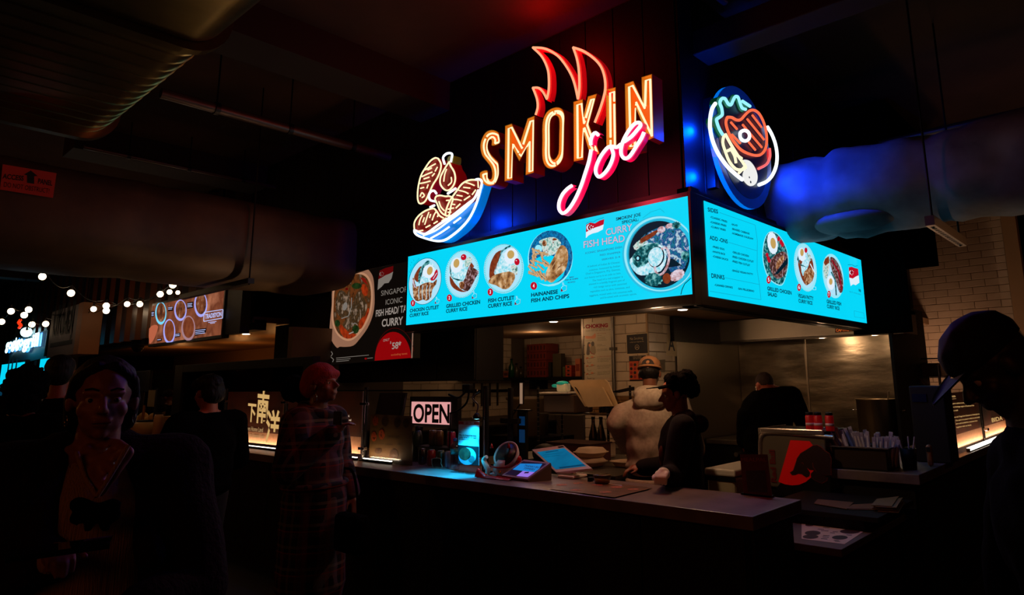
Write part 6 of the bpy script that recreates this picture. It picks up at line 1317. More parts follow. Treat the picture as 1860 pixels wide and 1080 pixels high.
# ---- right counter printed panel with strip light
rp = PL((-1.36, 7, 0), (0, 1, 0), (1, 0, 0)); ZT_ = (1700, 690, 7.7125)
b0, b1 = rp.hit(1716, 800).y, 8.9
tp = thing('printed_panel', 'backlit brown panel with paragraphs of gold text on the right counter', 'panel', (-1.36, 7.2, 1.0)); zt2 = rp.hit(1716, 714).z
MB().box((-1.363, b0, 1.0), (-1.358, b1, zt2), m_printb).build('panel', tp); MB().box((-1.3575, b0, 1.12), (-1.3565, b1, zt2), m_print).build('dark_print', tp)
for s_, p_, q_, h in (('Tinuga', (160, 240), (262, 236), 32), ('Singapore cuisine is not just food but heritage', (175, 340), (555, 312), 22), ('from a heritage region of Southeast Asia', (197, 388), (523, 362), 22), ('and its craft', (182, 440), (298, 430), 22), ('Come visit Tinuga from Chinatown to Newburgh area', (220, 532), (600, 480), 22), ('Our spirit is to preserve what we carry inside', (265, 575), (602, 525), 22), ('slow and curated for everyone here', (265, 622), (570, 575), 22), ('together with our family', (272, 670), (486, 635), 22), ('BIDA', (775, 590), (925, 555), 60)):
    a = ART(rp, .006).crop(*ZT_); a.text(s_, p_, q_, h, e_gold, 1, .01); a.build('lettering_text', tp)
ART(rp, .006).crop(*ZT_).poly([(163, 268), (270, 258), (270, 261), (163, 271)], e_gold, 1).build('underline', tp)
for k, (y0, y1, m_, w_) in enumerate(((560, 610, mat('tag_white', (220, 190, 170), .5), ''), (612, 675, mat('tag_red', (190, 24, 20), .5), 'O'), (676, 735, mat('tag_red', (0, 0, 0)), 'J'), (736, 790, mat('tag_white', (0, 0, 0)), 'B'))): a = ART(rp, .007).crop(*ZT_); a.poly([(188 + k * 5, y0), (258, y0 - 8), (262, y1 - 8), (190 + k * 6, y1)], m_, 0); a.build('tag', tp)
for px in (1712, 1785): p = rp.hit(px, 800); o = thing('glass_post', 'dark post at the near end of the right printed panel' if px == 1712 else 'dark post halfway along the right printed panel', 'post', (-1.35, p.y, CT)); MB().cyl((-1.34, p.y - .02, CT), (-1.34, p.y - .02, zt2 + .02), .022 if px == 1712 else .012, m_blk_metal, 10).build('post_tube', o); MB().box((-1.34, p.y - .03, 1.09), (-1.30, p.y + .03, 1.115), m_chrome, .003).build('clamp', o)
ls = thing('light_strip', 'glowing white strip light along the edge of the right counter', 'light', (-1.3, 7.8, CT)); MB().box((-1.325, 6.65, CT + .001), (-1.295, 8.6, CT + .03), m_blk_metal).build('channel', ls); MB().box((-1.295, 6.65, CT + .012), (-1.292, 8.6, CT + .028), m_led).box((-1.322, 6.65, CT + .03), (-1.298, 8.6, CT + .034), m_led).build('diffuser', ls)
light('strip_glow', 'AREA', (-1.335, 7.6, CT + .04), 7, (255, 200, 150), 2.6, (-1.36, 7.6, 1.7), .012)
# ================================================================ PEOPLE
_ico = {}
def ico(sub):
    if sub not in _ico:
        bm = bmesh.new(); bmesh.ops.create_icosphere(bm, subdivisions=sub, radius=1); _ico[sub] = ([v.co.copy() for v in bm.verts], [[v.index for v in f.verts] for f in bm.faces]); bm.free()
    return _ico[sub]
class BLOB:
    """volumes fused into one continuous surface by a voxel remesh"""
    def __init__(s): s.v = []; s.f = []
    def ell(s, c, r, R=None, sub=2):
        V, F = ico(sub); b = len(s.v); c = Vector(c); r = r if hasattr(r, '__len__') else (r, r, r)
        for v in V:
            q = Vector((v.x * r[0], v.y * r[1], v.z * r[2])); s.v.append(c + (R @ q if R else q))
        s.f += [[b + i for i in f] for f in F]; return s
    def cap(s, a, ra, b, rb):
        a = Vector(a); b = Vector(b); d = b - a; L = d.length; n = max(1, int(L / (min(ra, rb) * .55)))
        V, F = ico(2 if max(ra, rb) > .03 else 1)
        # cone-like tube plus end spheres
        if L < 1e-5: return s.ell(a, max(ra, rb))
        z = d.normalized(); x = z.orthogonal().normalized(); y = z.cross(x); m = 12 if max(ra, rb) > .02 else 8; k = len(s.v)
        si = max(-1, min(1, (ra - rb) / L)); co = math.sqrt(1 - si * si)
        for p, r in ((a, ra), (b, rb)):
            for i in range(m):
                t = 2 * pi * i / m; s.v.append(p + z * (si * r) + (x * cos(t) + y * sin(t)) * (co * r * 1.0))
        for i in range(m): j = (i + 1) % m; s.f.append([k + i, k + j, k + m + j, k + m + i])
        s.f.append([k + i for i in range(m)][::-1]); s.f.append([k + m + i for i in range(m)])
        s.ell(a, ra, None, 2 if ra > .03 else 1); s.ell(b, rb, None, 2 if rb > .03 else 1); return s
    def chain(s, pts):
        for (a, ra), (b, rb) in zip(pts, pts[1:]): s.cap(a, ra, b, rb)
        return s
    def build(s, name, parent, m, T=None, vox=.01, smooth=3, label=None, disp=0, dsc=8.0, cut=None, spike=0):
        me = bpy.data.meshes.new('b'); V = [T @ v for v in s.v] if T else s.v; me.from_pydata([tuple(v) for v in V], [], s.f)
        ob = bpy.data.objects.new('b', me); COL.objects.link(ob)
        md = ob.modifiers.new('r', 'REMESH'); md.mode = 'VOXEL'; md.voxel_size = vox; md.use_smooth_shade = True
        if smooth: sm = ob.modifiers.new('s', 'SMOOTH'); sm.factor = .5; sm.iterations = smooth
        dg = bpy.context.evaluated_depsgraph_get(); out = bpy.data.meshes.new_from_object(ob.evaluated_get(dg)); bpy.data.objects.remove(ob); bpy.data.meshes.remove(me)
        if disp or spike:
            nn = [v.normal.copy() for v in out.vertices]
            for v, n_ in zip(out.vertices, nn):
                d = disp * noise.noise(v.co * dsc) if disp else 0
                if spike: d += spike * max(0, noise.noise(v.co * 60)) + spike * .6 * noise.noise(v.co * 25)
                v.co += n_ * d
        o = wloc(parent)
        bm = bmesh.new(); bm.from_mesh(out)
        if cut:
            for co, no in cut:
                co = T @ Vector(co) if T else Vector(co); no = (T.to_3x3() @ Vector(no)) if T else Vector(no)
                bmesh.ops.bisect_plane(bm, geom=list(bm.verts) + list(bm.edges) + list(bm.faces), plane_co=co, plane_no=no, clear_outer=True)
        for v in bm.verts: v.co -= o
        bm.to_mesh(out); bm.free(); out.materials.clear(); out.materials.append(m); out.name = name
        for p in out.polygons: p.use_smooth = True
        r = bpy.data.objects.new(name, out); COL.objects.link(r); r.parent = parent
        if label: r['label'] = label
        return r
def person(label, head, fwd, top, H=1.7, pose=None, skin=(150, 96, 70), hp=(0, 0, 0), vox=.0085, wide=1.0, coat=.0, coat_len=None, top_m=None, leg_m=None, shoe_m=None, sleeves='long', hair=None, hair_m=None, hand=True, lean=0.0, group=None, eyes=True, grip=(0.5, 0.5), neckcut=None):
    """head = world position of the head centre, fwd = horizontal facing, top = garment names. returns (root, T, J)"""
    f = Vector((fwd[0], fwd[1], 0)).normalized(); s = H / 1.75
    rz = atan2(f.y, f.x) - pi / 2
    base = Vector((head[0], head[1], 0))
    R = Matrix.Rotation(rz, 4, 'Z'); 
    hz = head[2]
    T = Matrix.Translation(base) @ R
    dz = hz - 1.635 * s        # keep the head where the photo has it
    J = dict(pelvis=(0, -lean * .5, .95), belly=(0, -lean * .3, 1.08), chest=(0, -.01 - lean * .1, 1.28), neck=(0, -.015, 1.47), sl=(-.185 * wide, -.02, 1.41), sr=(.185 * wide, -.02, 1.41), el=(-.24 * wide, -.02, 1.13), er=(.24 * wide, -.02, 1.13), wl=(-.25 * wide, .06, .88), wr=(.25 * wide, .06, .88),
             hl=(-.09, 0, .92), hr=(.09, 0, .92), kl=(-.1, .02, .5), kr=(.1, .02, .5), al=(-.1, 0, .09), ar=(.1, 0, .09))
    J = {k: Vector(v) * s for k, v in J.items()}
    for k in list(J):
        if k not in ('al', 'ar'): J[k].z += dz * (J[k].z / (1.635 * s)) 
    Ti = T.inverted()
    if pose:
        for k, v in pose.items():
            if k == 'hands': continue
            J[k] = (Ti @ Vector(v[1:])) if v[0] == 'W' else Vector((v[0], v[1], v[2])) * s
    hc = Vector((0, 0.015, hz)); HR = (Matrix.Rotation(hp[2], 3, 'Z') @ Matrix.Rotation(hp[0], 3, 'X') @ Matrix.Rotation(hp[1], 3, 'Y'))
    h = lambda x, y, z: hc + HR @ (Vector((x, y, z)) * s)
    root = thing('person', label, 'person', base, group)
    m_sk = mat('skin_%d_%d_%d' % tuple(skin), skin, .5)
    def mb_(b, p, r, q, r2): b.cap(p, r * s, q, r2 * s)
    B = BLOB()
    B.ell(h(0, -.012, .022), (.076 * s, .098 * s, .092 * s), HR); B.ell(h(0, .028, -.04), (.06 * s, .066 * s, .078 * s), HR); B.ell(h(0, .066, -.092), .021 * s)
    B.cap(h(0, .088, .008), .008 * s, h(0, .116, -.026), .012 * s)
    for q in (-1, 1):
        B.ell(h(q * .011, .103, -.031), .009 * s, None, 1); B.ell(h(q * .038, .052, -.03), .026 * s); B.ell(h(q * .08, -.012, -.012), (.012 * s, .022 * s, .032 * s), HR); B.cap(h(q * .01, .083, .021), .0085 * s, h(q * .046, .066, .019), .008 * s); B.cap(h(q * .02, .072, .0095), .0062 * s, h(q * .043, .063, .008), .0058 * s); B.cap(h(q * .02, .071, -.0125), .006 * s, h(q * .042, .062, -.0115), .0058 * s)
    B.cap(h(-.019, .09, -.057), .007 * s, h(.019, .09, -.057), .007 * s); B.cap(h(-.015, .089, -.068), .0075 * s, h(.015, .089, -.068), .0075 * s)
    B.cap(h(0, -.02, -.05), .053 * s, J['neck'], .06 * s)
    w = wide
    up = (J['neck'] - J['pelvis']).normalized()
    B.ell(J['chest'], (.15 * w * s, .105 * w * s, .2 * s)); B.ell(J['belly'], (.135 * w * s, .1 * w * s, .15 * s)); B.ell(J['pelvis'], (.15 * w * s, .11 * w * s, .12 * s))
    for q in 'lr':
        B.cap(J['neck'], .055 * s, J['s' + q], .055 * s); B.cap(J['s' + q], .052 * s, J['e' + q], .04 * s); B.cap(J['e' + q], .04 * s, J['w' + q], .026 * s)
        B.cap(J['h' + q], .082 * w * s, J['k' + q], .052 * s); B.cap(J['k' + q], .052 * s, J['a' + q], .036 * s); B.cap(J['a' + q], .036 * s, J['a' + q] + Vector((0, .14, -.05)) * s, .03 * s)
        if hand:
            d = (J['w' + q] - J['e' + q]).normalized(); sx = -1 if q == 'l' else 1
            side = d.cross(Vector((0, 0, 1))); side = side.normalized() if side.length > .15 else Vector((1, 0, 0)); palmn = side.cross(d).normalized(); g = grip[0 if q == 'l' else 1]
            wv = J['w' + q]; pc = wv + d * .05 * s
            B.ell(wv + d * .045 * s, (.034 * s, .034 * s, .034 * s)) if False else B.cap(wv, .026 * s, pc, .03 * s)
            for i in range(4):
                o_ = side * ((i - 1.5) * .017 * s); a0 = wv + d * .07 * s + o_; L1 = (.036, .042, .04, .03)[i] * s; bend = -palmn
                a1 = a0 + (d * cos(g) + bend * sin(g)).normalized() * L1; a2 = a1 + (d * cos(g * 2.1) + bend * sin(g * 2.1)).normalized() * L1 * .8
                B.cap(pc + o_ * .7, .014 * s, a0, .0095 * s); B.cap(a0, .0092 * s, a1, .0082 * s); B.cap(a1, .0082 * s, a2, .0072 * s)
            t0 = wv + d * .02 * s - side * sx * .022 * s; t1 = t0 + (d * .6 - side * sx * .7 - palmn * .3).normalized() * .04 * s; t2 = t1 + (d * .9 - side * sx * .15 - palmn * .3).normalized() * .03 * s
            B.cap(t0, .013 * s, t1, .0105 * s); B.cap(t1, .0105 * s, t2, .009 * s)
    B.build('body', root, m_sk, T, vox, 3)
    if eyes:
        me_, mi_ = mat('eye_white', (190, 180, 170), .3), mat('eye_dark', (24, 14, 10), .2)
        for q in (-1, 1):
            c = T @ h(q * .031, .0645, -.001); e = MB().ball(c, .0122 * s, me_, 10); d = (T.to_3x3() @ (HR @ Vector((0, 1, 0)))).normalized(); e.ball(c + d * .0075 * s, .0068 * s, mi_, 8); e.build('eye', root)
    # trousers and shoes
    lm = leg_m or mat('dark_trousers', (20, 18, 20), .8); P_ = BLOB()
    P_.ell(J['pelvis'] + Vector((0, 0, -.0)), (.165 * w * s, .125 * w * s, .13 * s))
    for q in 'lr': P_.cap(J['h' + q], .098 * w * s, J['k' + q], .07 * s); P_.cap(J['k' + q], .07 * s, J['a' + q] + Vector((0, 0, .0)), .058 * s)
    P_.build('trousers', root, lm, T, .014, 3)
    for q in 'lr':
        S_ = BLOB(); a_ = J['a' + q]; S_.cap(a_ + Vector((0, -.03, -.04)) * s, .042 * s, a_ + Vector((0, .15, -.052)) * s, .036 * s); S_.cap(a_ + Vector((0, -.02, 0)) * s, .045 * s, a_ + Vector((0, -.02, -.03)) * s, .042 * s); S_.build('shoe', root, shoe_m or mat('dark_shoe', (22, 18, 18), .5), T, .012, 2, cut=[((0, 0, .004), (0, 0, -1))])
    # top garment
    G = BLOB(); k = .016 + coat
    G.ell(J['chest'] + Vector((0, 0, -.01)), ((.163 * w + k) * s, (.115 * w + k) * s, .215 * s)); G.ell(J['belly'], ((.15 * w + k) * s, (.112 * w + k) * s, .17 * s)); G.ell(J['pelvis'] + Vector((0, 0, .03)), ((.16 * w + k) * s, (.12 * w + k) * s, .11 * s))
    G.ell((J['chest'] + J['pelvis']) / 2, ((.153 * w + k) * s, (.114 * w + k) * s, .30 * s))
    G.cap(J['neck'] + Vector((0, 0, -.03)), (.062 + coat * .6) * s, J['chest'], .12 * w * s)
    G.ell(J['neck'] + Vector((0, -.012, -.03)) * s, ((.088 + coat * .6) * s, (.08 + coat * .6) * s, .045 * s)); G.cap(J['neck'] + Vector((-.05, -.02, -.05)) * s, .06 * s, J['sl'], .07 * s); G.cap(J['neck'] + Vector((.05, -.02, -.05)) * s, .06 * s, J['sr'], .07 * s)
    for q in 'lr':
        G.cap(J['neck'] + Vector((0, 0, -.035)), (.058 + coat * .4) * s, J['s' + q], (.065 + k * .6) * s); G.cap(J['s' + q], (.068 + k * .6) * s, J['e' + q], (.05 + k * .7) * s)
        if sleeves == 'long': G.cap(J['e' + q], (.05 + k * .7) * s, J['w' + q] + (J['e' + q] - J['w' + q]).normalized() * .02, (.036 + k * .6) * s)
    if coat_len:
        G.cap(J['pelvis'], (.15 * w + k) * s, Vector((0, J['pelvis'].y, coat_len + .1)), (.165 * w + k) * s)
    g = G.build(top, root, top_m, T, .011, 6, disp=.004 + coat * .06, dsc=11)
    if sleeves == 'short': pass
    return root, T, J, h, s, HR
def head_part(root, T, name, blobs, m, vox=.008, smooth=2, **kw):
    b = BLOB(); blobs(b); return b.build(name, root, m, T, vox, smooth, **kw)
m_blackfab = mat('black_fabric', (9, 7, 7), .95, spec=.02, bump=.2, bsc=60); m_hair = mat('dark_hair', (14, 9, 7), .6, spec=.2, bump=.6, bsc=90, stretch=(1, 1, .2)); m_curly = mat('curly_hair', (11, 7, 6), .95, spec=.03, bump=1, bsc=70)

# 1 woman in front, facing the camera
hd_ = onD(186, 722, 1.9); fwd = CAM - hd_ + Vector((.1, .35, 0))
m_fleece = mat('fleece_coat', (34, 20, 17), .95, spec=.1, bump=1.0, bsc=70); m_rib = mat('cream_rib_knit', (164, 136, 96), .9, bump=.8, bsc=30, stretch=(9, 9, .2))
hpos = onD(150, 1000, 1.62)
root, T, J, h, s, HR = person('woman in front at lower left, cream ribbed top and dark fuzzy coat, facing the camera', hd_, fwd, 'ribbed_top', H=1.66, skin=(140, 92, 74), vox=.0055, top_m=m_rib, hp=(radians(-4), 0, radians(-8)),
    pose={'er': ('W', *onD(40, 1060, 1.85)), 'wr': ('W', *onD(95, 1012, 1.66)), 'el': ('W', *onD(345, 1075, 1.9)), 'wl': ('W', *onD(240, 1110, 1.70))}, neckcut=1, wide=1.04, grip=(.9, .9))
# open v neck is shown by skin: a wedge of skin coloured chest laid over the knit
def tri(u, v, D): return onD(u, v, D)
skn = mat('skin_140_92_74', (0, 0, 0))
V = [tri(138, 835, 1.77), tri(150, 815, 1.80), tri(180, 800, 1.86), tri(212, 806, 1.80), tri(232, 822, 1.77), tri(205, 860, 1.735), tri(177, 898, 1.722), tri(155, 865, 1.735)]
bdg = BLOB()
for i, a_ in enumerate(V): bdg.cap(a_ + Vector((-.02, .012, 0)), .012, V[(i + 1) % len(V)] + Vector((-.02, .012, 0)), .012)
cn = sum(V, Vector()) / len(V)
for a_ in V: bdg.cap(cn + Vector((-.02, .012, 0)), .014, a_ + Vector((-.02, .012, 0)), .012)
bdg.build('neckline_skin', root, skn, None, .006, 4)
for a_, b_ in ((0, 6), (4, 6)): MB().tube(smooth_path([V[a_] + Vector((.0, .0, .02)), (V[a_] + V[b_]) / 2 + Vector((.004, -.004, 0)), V[b_] + Vector((.004, -.002, -.004))], 4), .006, m_rib, 6).build('neck_trim', root)
# coat: dark fleece shell open at the front
C_ = BLOB(); k = .045
for q, sg_ in (('l', -1), ('r', 1)):
    C_.cap(J['neck'] + Vector((sg_ * .075, -.03, .0)), .05, J['s' + q] + Vector((0, -.01, .01)), .105); C_.cap(J['s' + q] + Vector((sg_ * .02, 0, 0)), .11, J['e' + q], .09); C_.cap(J['e' + q], .09, J['w' + q] * .85 + J['e' + q] * .15, .06)
    C_.cap(J['s' + q] + Vector((-sg_ * .02, .03, -.02)), .085, Vector((sg_ * .19, .05, 1.0)), .085); C_.cap(Vector((sg_ * .19, .05, 1.0)), .085, Vector((sg_ * .2, .03, .55)), .09)
    C_.cap(J['neck'] + Vector((sg_ * .085, .03, .0)), .03, Vector((sg_ * .135, .12, 1.15)), .04)
C_.cap(J['chest'] + Vector((0, -.08, .05)), .16, Vector((0, -.07, .6)), .19); C_.cap(J['neck'] + Vector((-.08, -.06, .02)), .045, J['neck'] + Vector((.08, -.06, .02)), .045)
C_.build('fuzzy_coat', root, m_fleece, T, .012, 3, disp=.014, dsc=7)
def hair_fw(b):
    b.ell(h(0, -.03, .035), (.084, .094, .088), HR); b.ell(h(0, -.05, -.03), (.078, .07, .085), HR)
    for q in (-1, 1): b.cap(h(q * .02, .045, .098), .016, h(q * .07, .025, .055), .016); b.cap(h(q * .07, .025, .055), .016, h(q * .08, -.01, .0), .014); b.cap(h(q * .08, -.02, .0), .016, h(q * .06, -.05, -.08), .03)
head_part(root, T, 'hair', hair_fw, m_hair)
for q in (-1, 1): MB().tube([T @ h(q * x, y, z) for x, y, z in ((.014, .0865, .027), (.03, .083, .033), (.046, .071, .029))], .0028, m_hair, 5).build('eyebrow', root)
MB().tube([T @ h(x, y, z) for x, y, z in ((-.022, .0935, -.0615), (-.008, .0995, -.0595), (0, .0985, -.061), (.008, .0995, -.0595), (.022, .0935, -.0615))], .0035, mat('lips', (120, 44, 40), .4), 6).build('lips', root)
bow = thing('bow', None, None, onD(176, 925, 1.70)); bow.name = 'bow'; bow.parent = root; bow.location = bow.location - root.location
BW = BLOB(); c = onD(177, 922, 1.725)
for u, v in ((140, 915), (140, 940), (206, 918), (206, 935)): BW.cap(c, .012, onD(u, v, 1.71), .02)
BW.cap(c, .012, onD(160, 958, 1.70), .012); BW.cap(c, .012, onD(192, 958, 1.70), .012); BW.build('ribbon', bow, m_blackfab, None, .006, 2, label='black ribbon bow')
for q in (-1, 1): c = T @ h(q * .083, -.01, -.05); MB().tube([c + Vector((.012 * cos(t * pi / 6), 0, -.014 + .014 * sin(t * pi / 6))) for t in range(12)], .0018, m_chrome, 5, closed=True).build('earring', root)
# dark tablet she holds
tb2 = thing('tablet', 'glossy dark tablet held flat by the woman in front, reflecting red and blue', 'tablet', onD(110, 985, 1.6)); Q = [onD(12, 998, 1.50), onD(205, 972, 1.52), onD(200, 985, 1.42), onD(10, 1012, 1.40)]
MB().prism(Q, (0, 0, -.012), mat('tablet_gloss', (14, 12, 14), .06)).build('case', tb2)
def case_glow(): pass
MB().tube([onD(152, 982, 1.44), onD(172, 978, 1.45), onD(203, 974, 1.47)], .0022, mat('tablet_sparkle', (120, 90, 200), .2, .6), 6).build('sparkle_strip', tb2)  # sparkle on the tablet modelled as a thin metallic strip

# 2 woman in the checked coat and knitted cap, profile to the right
m_check = bpy.data.materials.new('checked_wool'); m_check.use_nodes = True
def check_nodes():
    nt = m_check.node_tree; b = nt.nodes['Principled BSDF']; b.inputs['Roughness'].default_value = .9; b.inputs['Specular IOR Level'].default_value = .15
    tc = nt.nodes.new('ShaderNodeTexCoord'); sx = nt.nodes.new('ShaderNodeSeparateXYZ'); nt.links.new(tc.outputs['Object'], sx.inputs[0]); cur = None
    prev = (26, 20, 24)
    base = nt.nodes.new('ShaderNodeRGB'); base.outputs[0].default_value = L3(prev) + (1,); cur = base.outputs[0]
    for ax, per, ph, wd, col in (('Z', .12, .0, .32, (86, 30, 26)), ('Z', .12, .06, .14, (126, 112, 96)), ('X', .12, .0, .3, (110, 64, 84)), ('X', .12, .05, .12, (120, 100, 104)), ('Y', .12, .02, .2, (120, 60, 40)), ('Z', .12, .09, .07, (150, 40, 24))):
        a = nt.nodes.new('ShaderNodeMath'); a.operation = 'MULTIPLY_ADD'; a.inputs[1].default_value = 1 / per; a.inputs[2].default_value = ph / per + 100; nt.links.new(sx.outputs[ax], a.inputs[0])
        f_ = nt.nodes.new('ShaderNodeMath'); f_.operation = 'FRACT'; nt.links.new(a.outputs[0], f_.inputs[0]); l_ = nt.nodes.new('ShaderNodeMath'); l_.operation = 'LESS_THAN'; l_.inputs[1].default_value = wd; nt.links.new(f_.outputs[0], l_.inputs[0])
        ml = nt.nodes.new('ShaderNodeMath'); ml.operation = 'MULTIPLY'; ml.inputs[1].default_value = .34; nt.links.new(l_.outputs[0], ml.inputs[0])
        mx = nt.nodes.new('ShaderNodeMix'); mx.data_type = 'RGBA'; nt.links.new(ml.outputs[0], mx.inputs[0]); nt.links.new(cur, mx.inputs[6]); mx.inputs[7].default_value = L3(col) + (1,); cur = mx.outputs[2]
    nt.links.new(cur, b.inputs['Base Color'])
check_nodes()
hd_ = onD(582, 698, 4.3)
root, T, J, h, s, HR = person('woman in a red knitted cap and long checked coat, in profile looking up right', hd_, (.93, .42), 'checked_coat', H=1.74, skin=(120, 66, 46), vox=.008, top_m=m_check, coat=.03, coat_len=.32, hp=(radians(8), 0, 0),
    pose={'er': (.3, .02, 1.12), 'wr': ('W', *(onD(606, 785, 4.05))), 'el': (-.27, -.02, 1.13), 'wl': (-.25, .1, .90)})
m_knit = mat('red_knit', (150, 28, 22), .9, bump=1.0, bsc=24, stretch=(6, 6, 1)); 
head_part(root, T, 'knitted_cap', lambda b: (b.ell(h(0, -.02, .05), (.096, .118, .098), HR), b.ell(h(0, -.075, .0), (.088, .08, .085), HR), b.cap(h(-.05, .075, .058), .028, h(.05, .075, .058), .028), b.cap(h(-.085, .0, .02), .024, h(-.05, .075, .058), .026), b.cap(h(.085, .0, .02), .024, h(.05, .075, .058), .026)), m_knit, disp=.004)
head_part(root, T, 'hair_puff', lambda b: (b.ell(h(.02, -.20, .0), .085), b.ell(h(-.02, -.23, .03), .07), b.ell(h(0, -.15, -.06), .05)), m_curly, spike=.01)
c = T @ h(.088, -.0, -.055); MB().tube([c + Vector((.026 * cos(t * pi / 10), .004, -.026 + .026 * sin(t * pi / 10))) for t in range(20)], .003, m_chrome, 6, closed=True).build('hoop_earring', root)
MB().tube([T @ (Vector((.215 * cos(t * pi / 12), .165 * sin(t * pi / 12), 1.0))) for t in range(24)], .02, m_check, 8, closed=True).build('belt', root)
SC_ = BLOB(); 
for t in range(10): a0, a1 = t * 2 * pi / 10, (t + 1) * 2 * pi / 10; SC_.cap(J['neck'] + Vector((.10 * cos(a0), .085 * sin(a0), .0 - .03 * sin(a0))), .038, J['neck'] + Vector((.10 * cos(a1), .085 * sin(a1), 0 - .03 * sin(a1))), .038)
SC_.build('collar', root, m_check, T, .01, 3)
bag = thing('handbag', 'dark strap bag hanging at the hip of the woman in the checked coat', 'bag', onD(640, 870, 4.0)); P = smooth_path([onD(u, v, 3.95) for u, v in ((625, 850), (640, 855), (648, 890), (650, 930))], 4); MB().tube(P, .008, m_blackfab, 6).build('strap', bag); c = onD(640, 965, 3.95); MB().box((c.x - .14, c.y - .05, c.z - .12), (c.x + .12, c.y + .05, c.z + .1), m_blackfab, .03).build('bag_body', bag)
cuph = thing('phone', 'dark phone held up near the chin of the woman in the checked coat', 'phone', onD(612, 762, 4.05)); c = onD(612, 762, 4.02); MB().box((c.x - .035, c.y - .006, c.z - .03), (c.x + .05, c.y + .006, c.z + .05), m_blackgloss, .004).build('case', cuph)

# 3 man in the dark jacket, turned left
hd_ = onD(380, 712, 4.75)
root, T, J, h, s, HR = person('man with short black hair and plain black jacket, turned to the left', hd_, (-.97, -.2), 'jacket', H=1.72, skin=(176, 96, 62), vox=.009, top_m=m_blackfab, coat=.03, hp=(radians(-8), 0, radians(4)), wide=1.08, pose={'el': (-.3, .05, 1.1), 'er': (.3, .05, 1.1), 'wl': (-.2, .25, 1.08), 'wr': (.2, .25, 1.08)})
head_part(root, T, 'hair', lambda b: (b.ell(h(0, -.018, .045), (.088, .108, .085), HR), b.ell(h(0, -.06, -.01), (.085, .062, .085), HR), b.cap(h(-.07, .0, .03), .03, h(-.06, .05, .06), .028), b.cap(h(-.04, .07, .08), .026, h(.04, .07, .08), .026)), m_hair, spike=.008)

# 4 kitchen worker in the hooded sweater, back to the camera
hd_ = onD(1181, 703, 5.0); hd_.z = 1.6 + (713 - 700) / 1220 * 5
m_sweat = mat('grey_sweatshirt', (176, 160, 142), .95, col2=(160, 144, 128), sc=50, bump=.9, bsc=5, spec=.1)
root, T, J, h, s, HR = person('kitchen worker in a pale hooded sweatshirt and tan backward cap, back to the camera', hd_, (-.50, .86), 'sweatshirt', H=1.70, skin=(110, 66, 46), top_m=m_sweat, coat=.022, wide=1.12, hp=(radians(-14), 0, radians(-4)), eyes=False,
    pose={'el': ('W', *onD(1118, 768, 4.95)), 'wl': ('W', *onD(1140, 815, 5.2)), 'er': (.32, .02, 1.14), 'wr': (.16, .26, 1.05), 'sl': (-.21, -.02, 1.40)})
head_part(root, T, 'hood', lambda b: (b.ell(J['neck'] + Vector((0, -.055, .03)), (.125, .095, .05), Matrix.Rotation(.35, 3, 'X')), b.ell(J['neck'] + Vector((0, -.095, -.03)), (.12, .065, .075)), b.ell(J['neck'] + Vector((0, -.02, .035)), (.11, .095, .04))), m_sweat, smooth=10, disp=.02, dsc=9)
SC_ = BLOB(); [SC_.cap(J['pelvis'] + Vector((.185 * cos(t * pi / 8), .145 * sin(t * pi / 8), -.075)), .024, J['pelvis'] + Vector((.185 * cos((t + 1) * pi / 8), .145 * sin((t + 1) * pi / 8), -.075)), .024) for t in range(16)]; SC_.build('ribbed_hem', root, m_sweat, T, .01, 2)
m_tan = mat('tan_cap', (150, 104, 66), .8)
cp_ = head_part(root, T, 'cap', lambda b: b.ell(h(0, -.008, .06), (.088, .108, .075), HR), m_tan, cut=[(h(0, 0, .035), HR @ Vector((0, 0, -1)))])
MB().tube([T @ h(.088 * cos(t), -.008 + .108 * sin(t), .035) for t in [pi * (1 + i / 14) for i in range(15)]], .009, m_tan, 6).build('cap_band', root)
P = [T @ h(.048 * cos(t), -.1085 - .004, .042 + .045 * sin(t)) for t in [pi * i / 10 for i in range(11)]]; MB().prism(P, (T.to_3x3() @ (HR @ Vector((0, .03, 0)))), mat('cap_gap', (30, 18, 12), .8)).build('cap_opening', root)
head_part(root, T, 'hair', lambda b: (b.ell(h(0, -.03, -.005), (.08, .085, .06), HR),), m_hair)

# 5 counter worker, profile left, curly hair and visor
hd_ = onD(1230, 714, 4.45)
m_hood = mat('dark_hoodie', (23, 17, 18), .9, spec=.15, bump=.3, bsc=14)
gl_ = onZ(1168, 884, .99)
root, T, J, h, s, HR = person('counter worker with curly dark hair and visor, dark hoodie, in profile to the left', hd_, (-.83, -.56), 'hoodie', H=1.68, skin=(128, 66, 38), vox=.0065, top_m=m_hood, coat=.022, wide=1.05, hp=(radians(-12), 0, 0),
    pose={'el': (-.26, .06, 1.06), 'wl': ('W', gl_.x + .10, gl_.y + .085, 1.06), 'er': (.27, .02, 1.08), 'wr': (.2, .28, 1.06)}, grip=(.9, .5))
head_part(root, T, 'curly_hair', lambda b: [b.ell(h(.055 * sin(i * 2.4), -.05 + .05 * cos(i * 1.7), .085 + .022 * sin(i * 3.1)), .048) for i in range(14)] + [b.ell(h(.06 * sin(i * 2.1), -.115 + .02 * cos(i * 2.9), .03 + .05 * sin(i * 1.3)), .042) for i in range(10)] + [b.ell(h(0, -.03, .03), (.085, .09, .075), HR)], m_curly, spike=.014, smooth=1)
VZ = MB(); n = 14; P = [h(.078 * cos(t), .03 + .062 * sin(t), .062) for t in [pi * i / n for i in range(n + 1)]]; Q = [h(.088 * cos(t), .03 + .155 * sin(t), .052 + .02 * sin(t)) for t in [pi * i / n for i in range(n + 1)]]
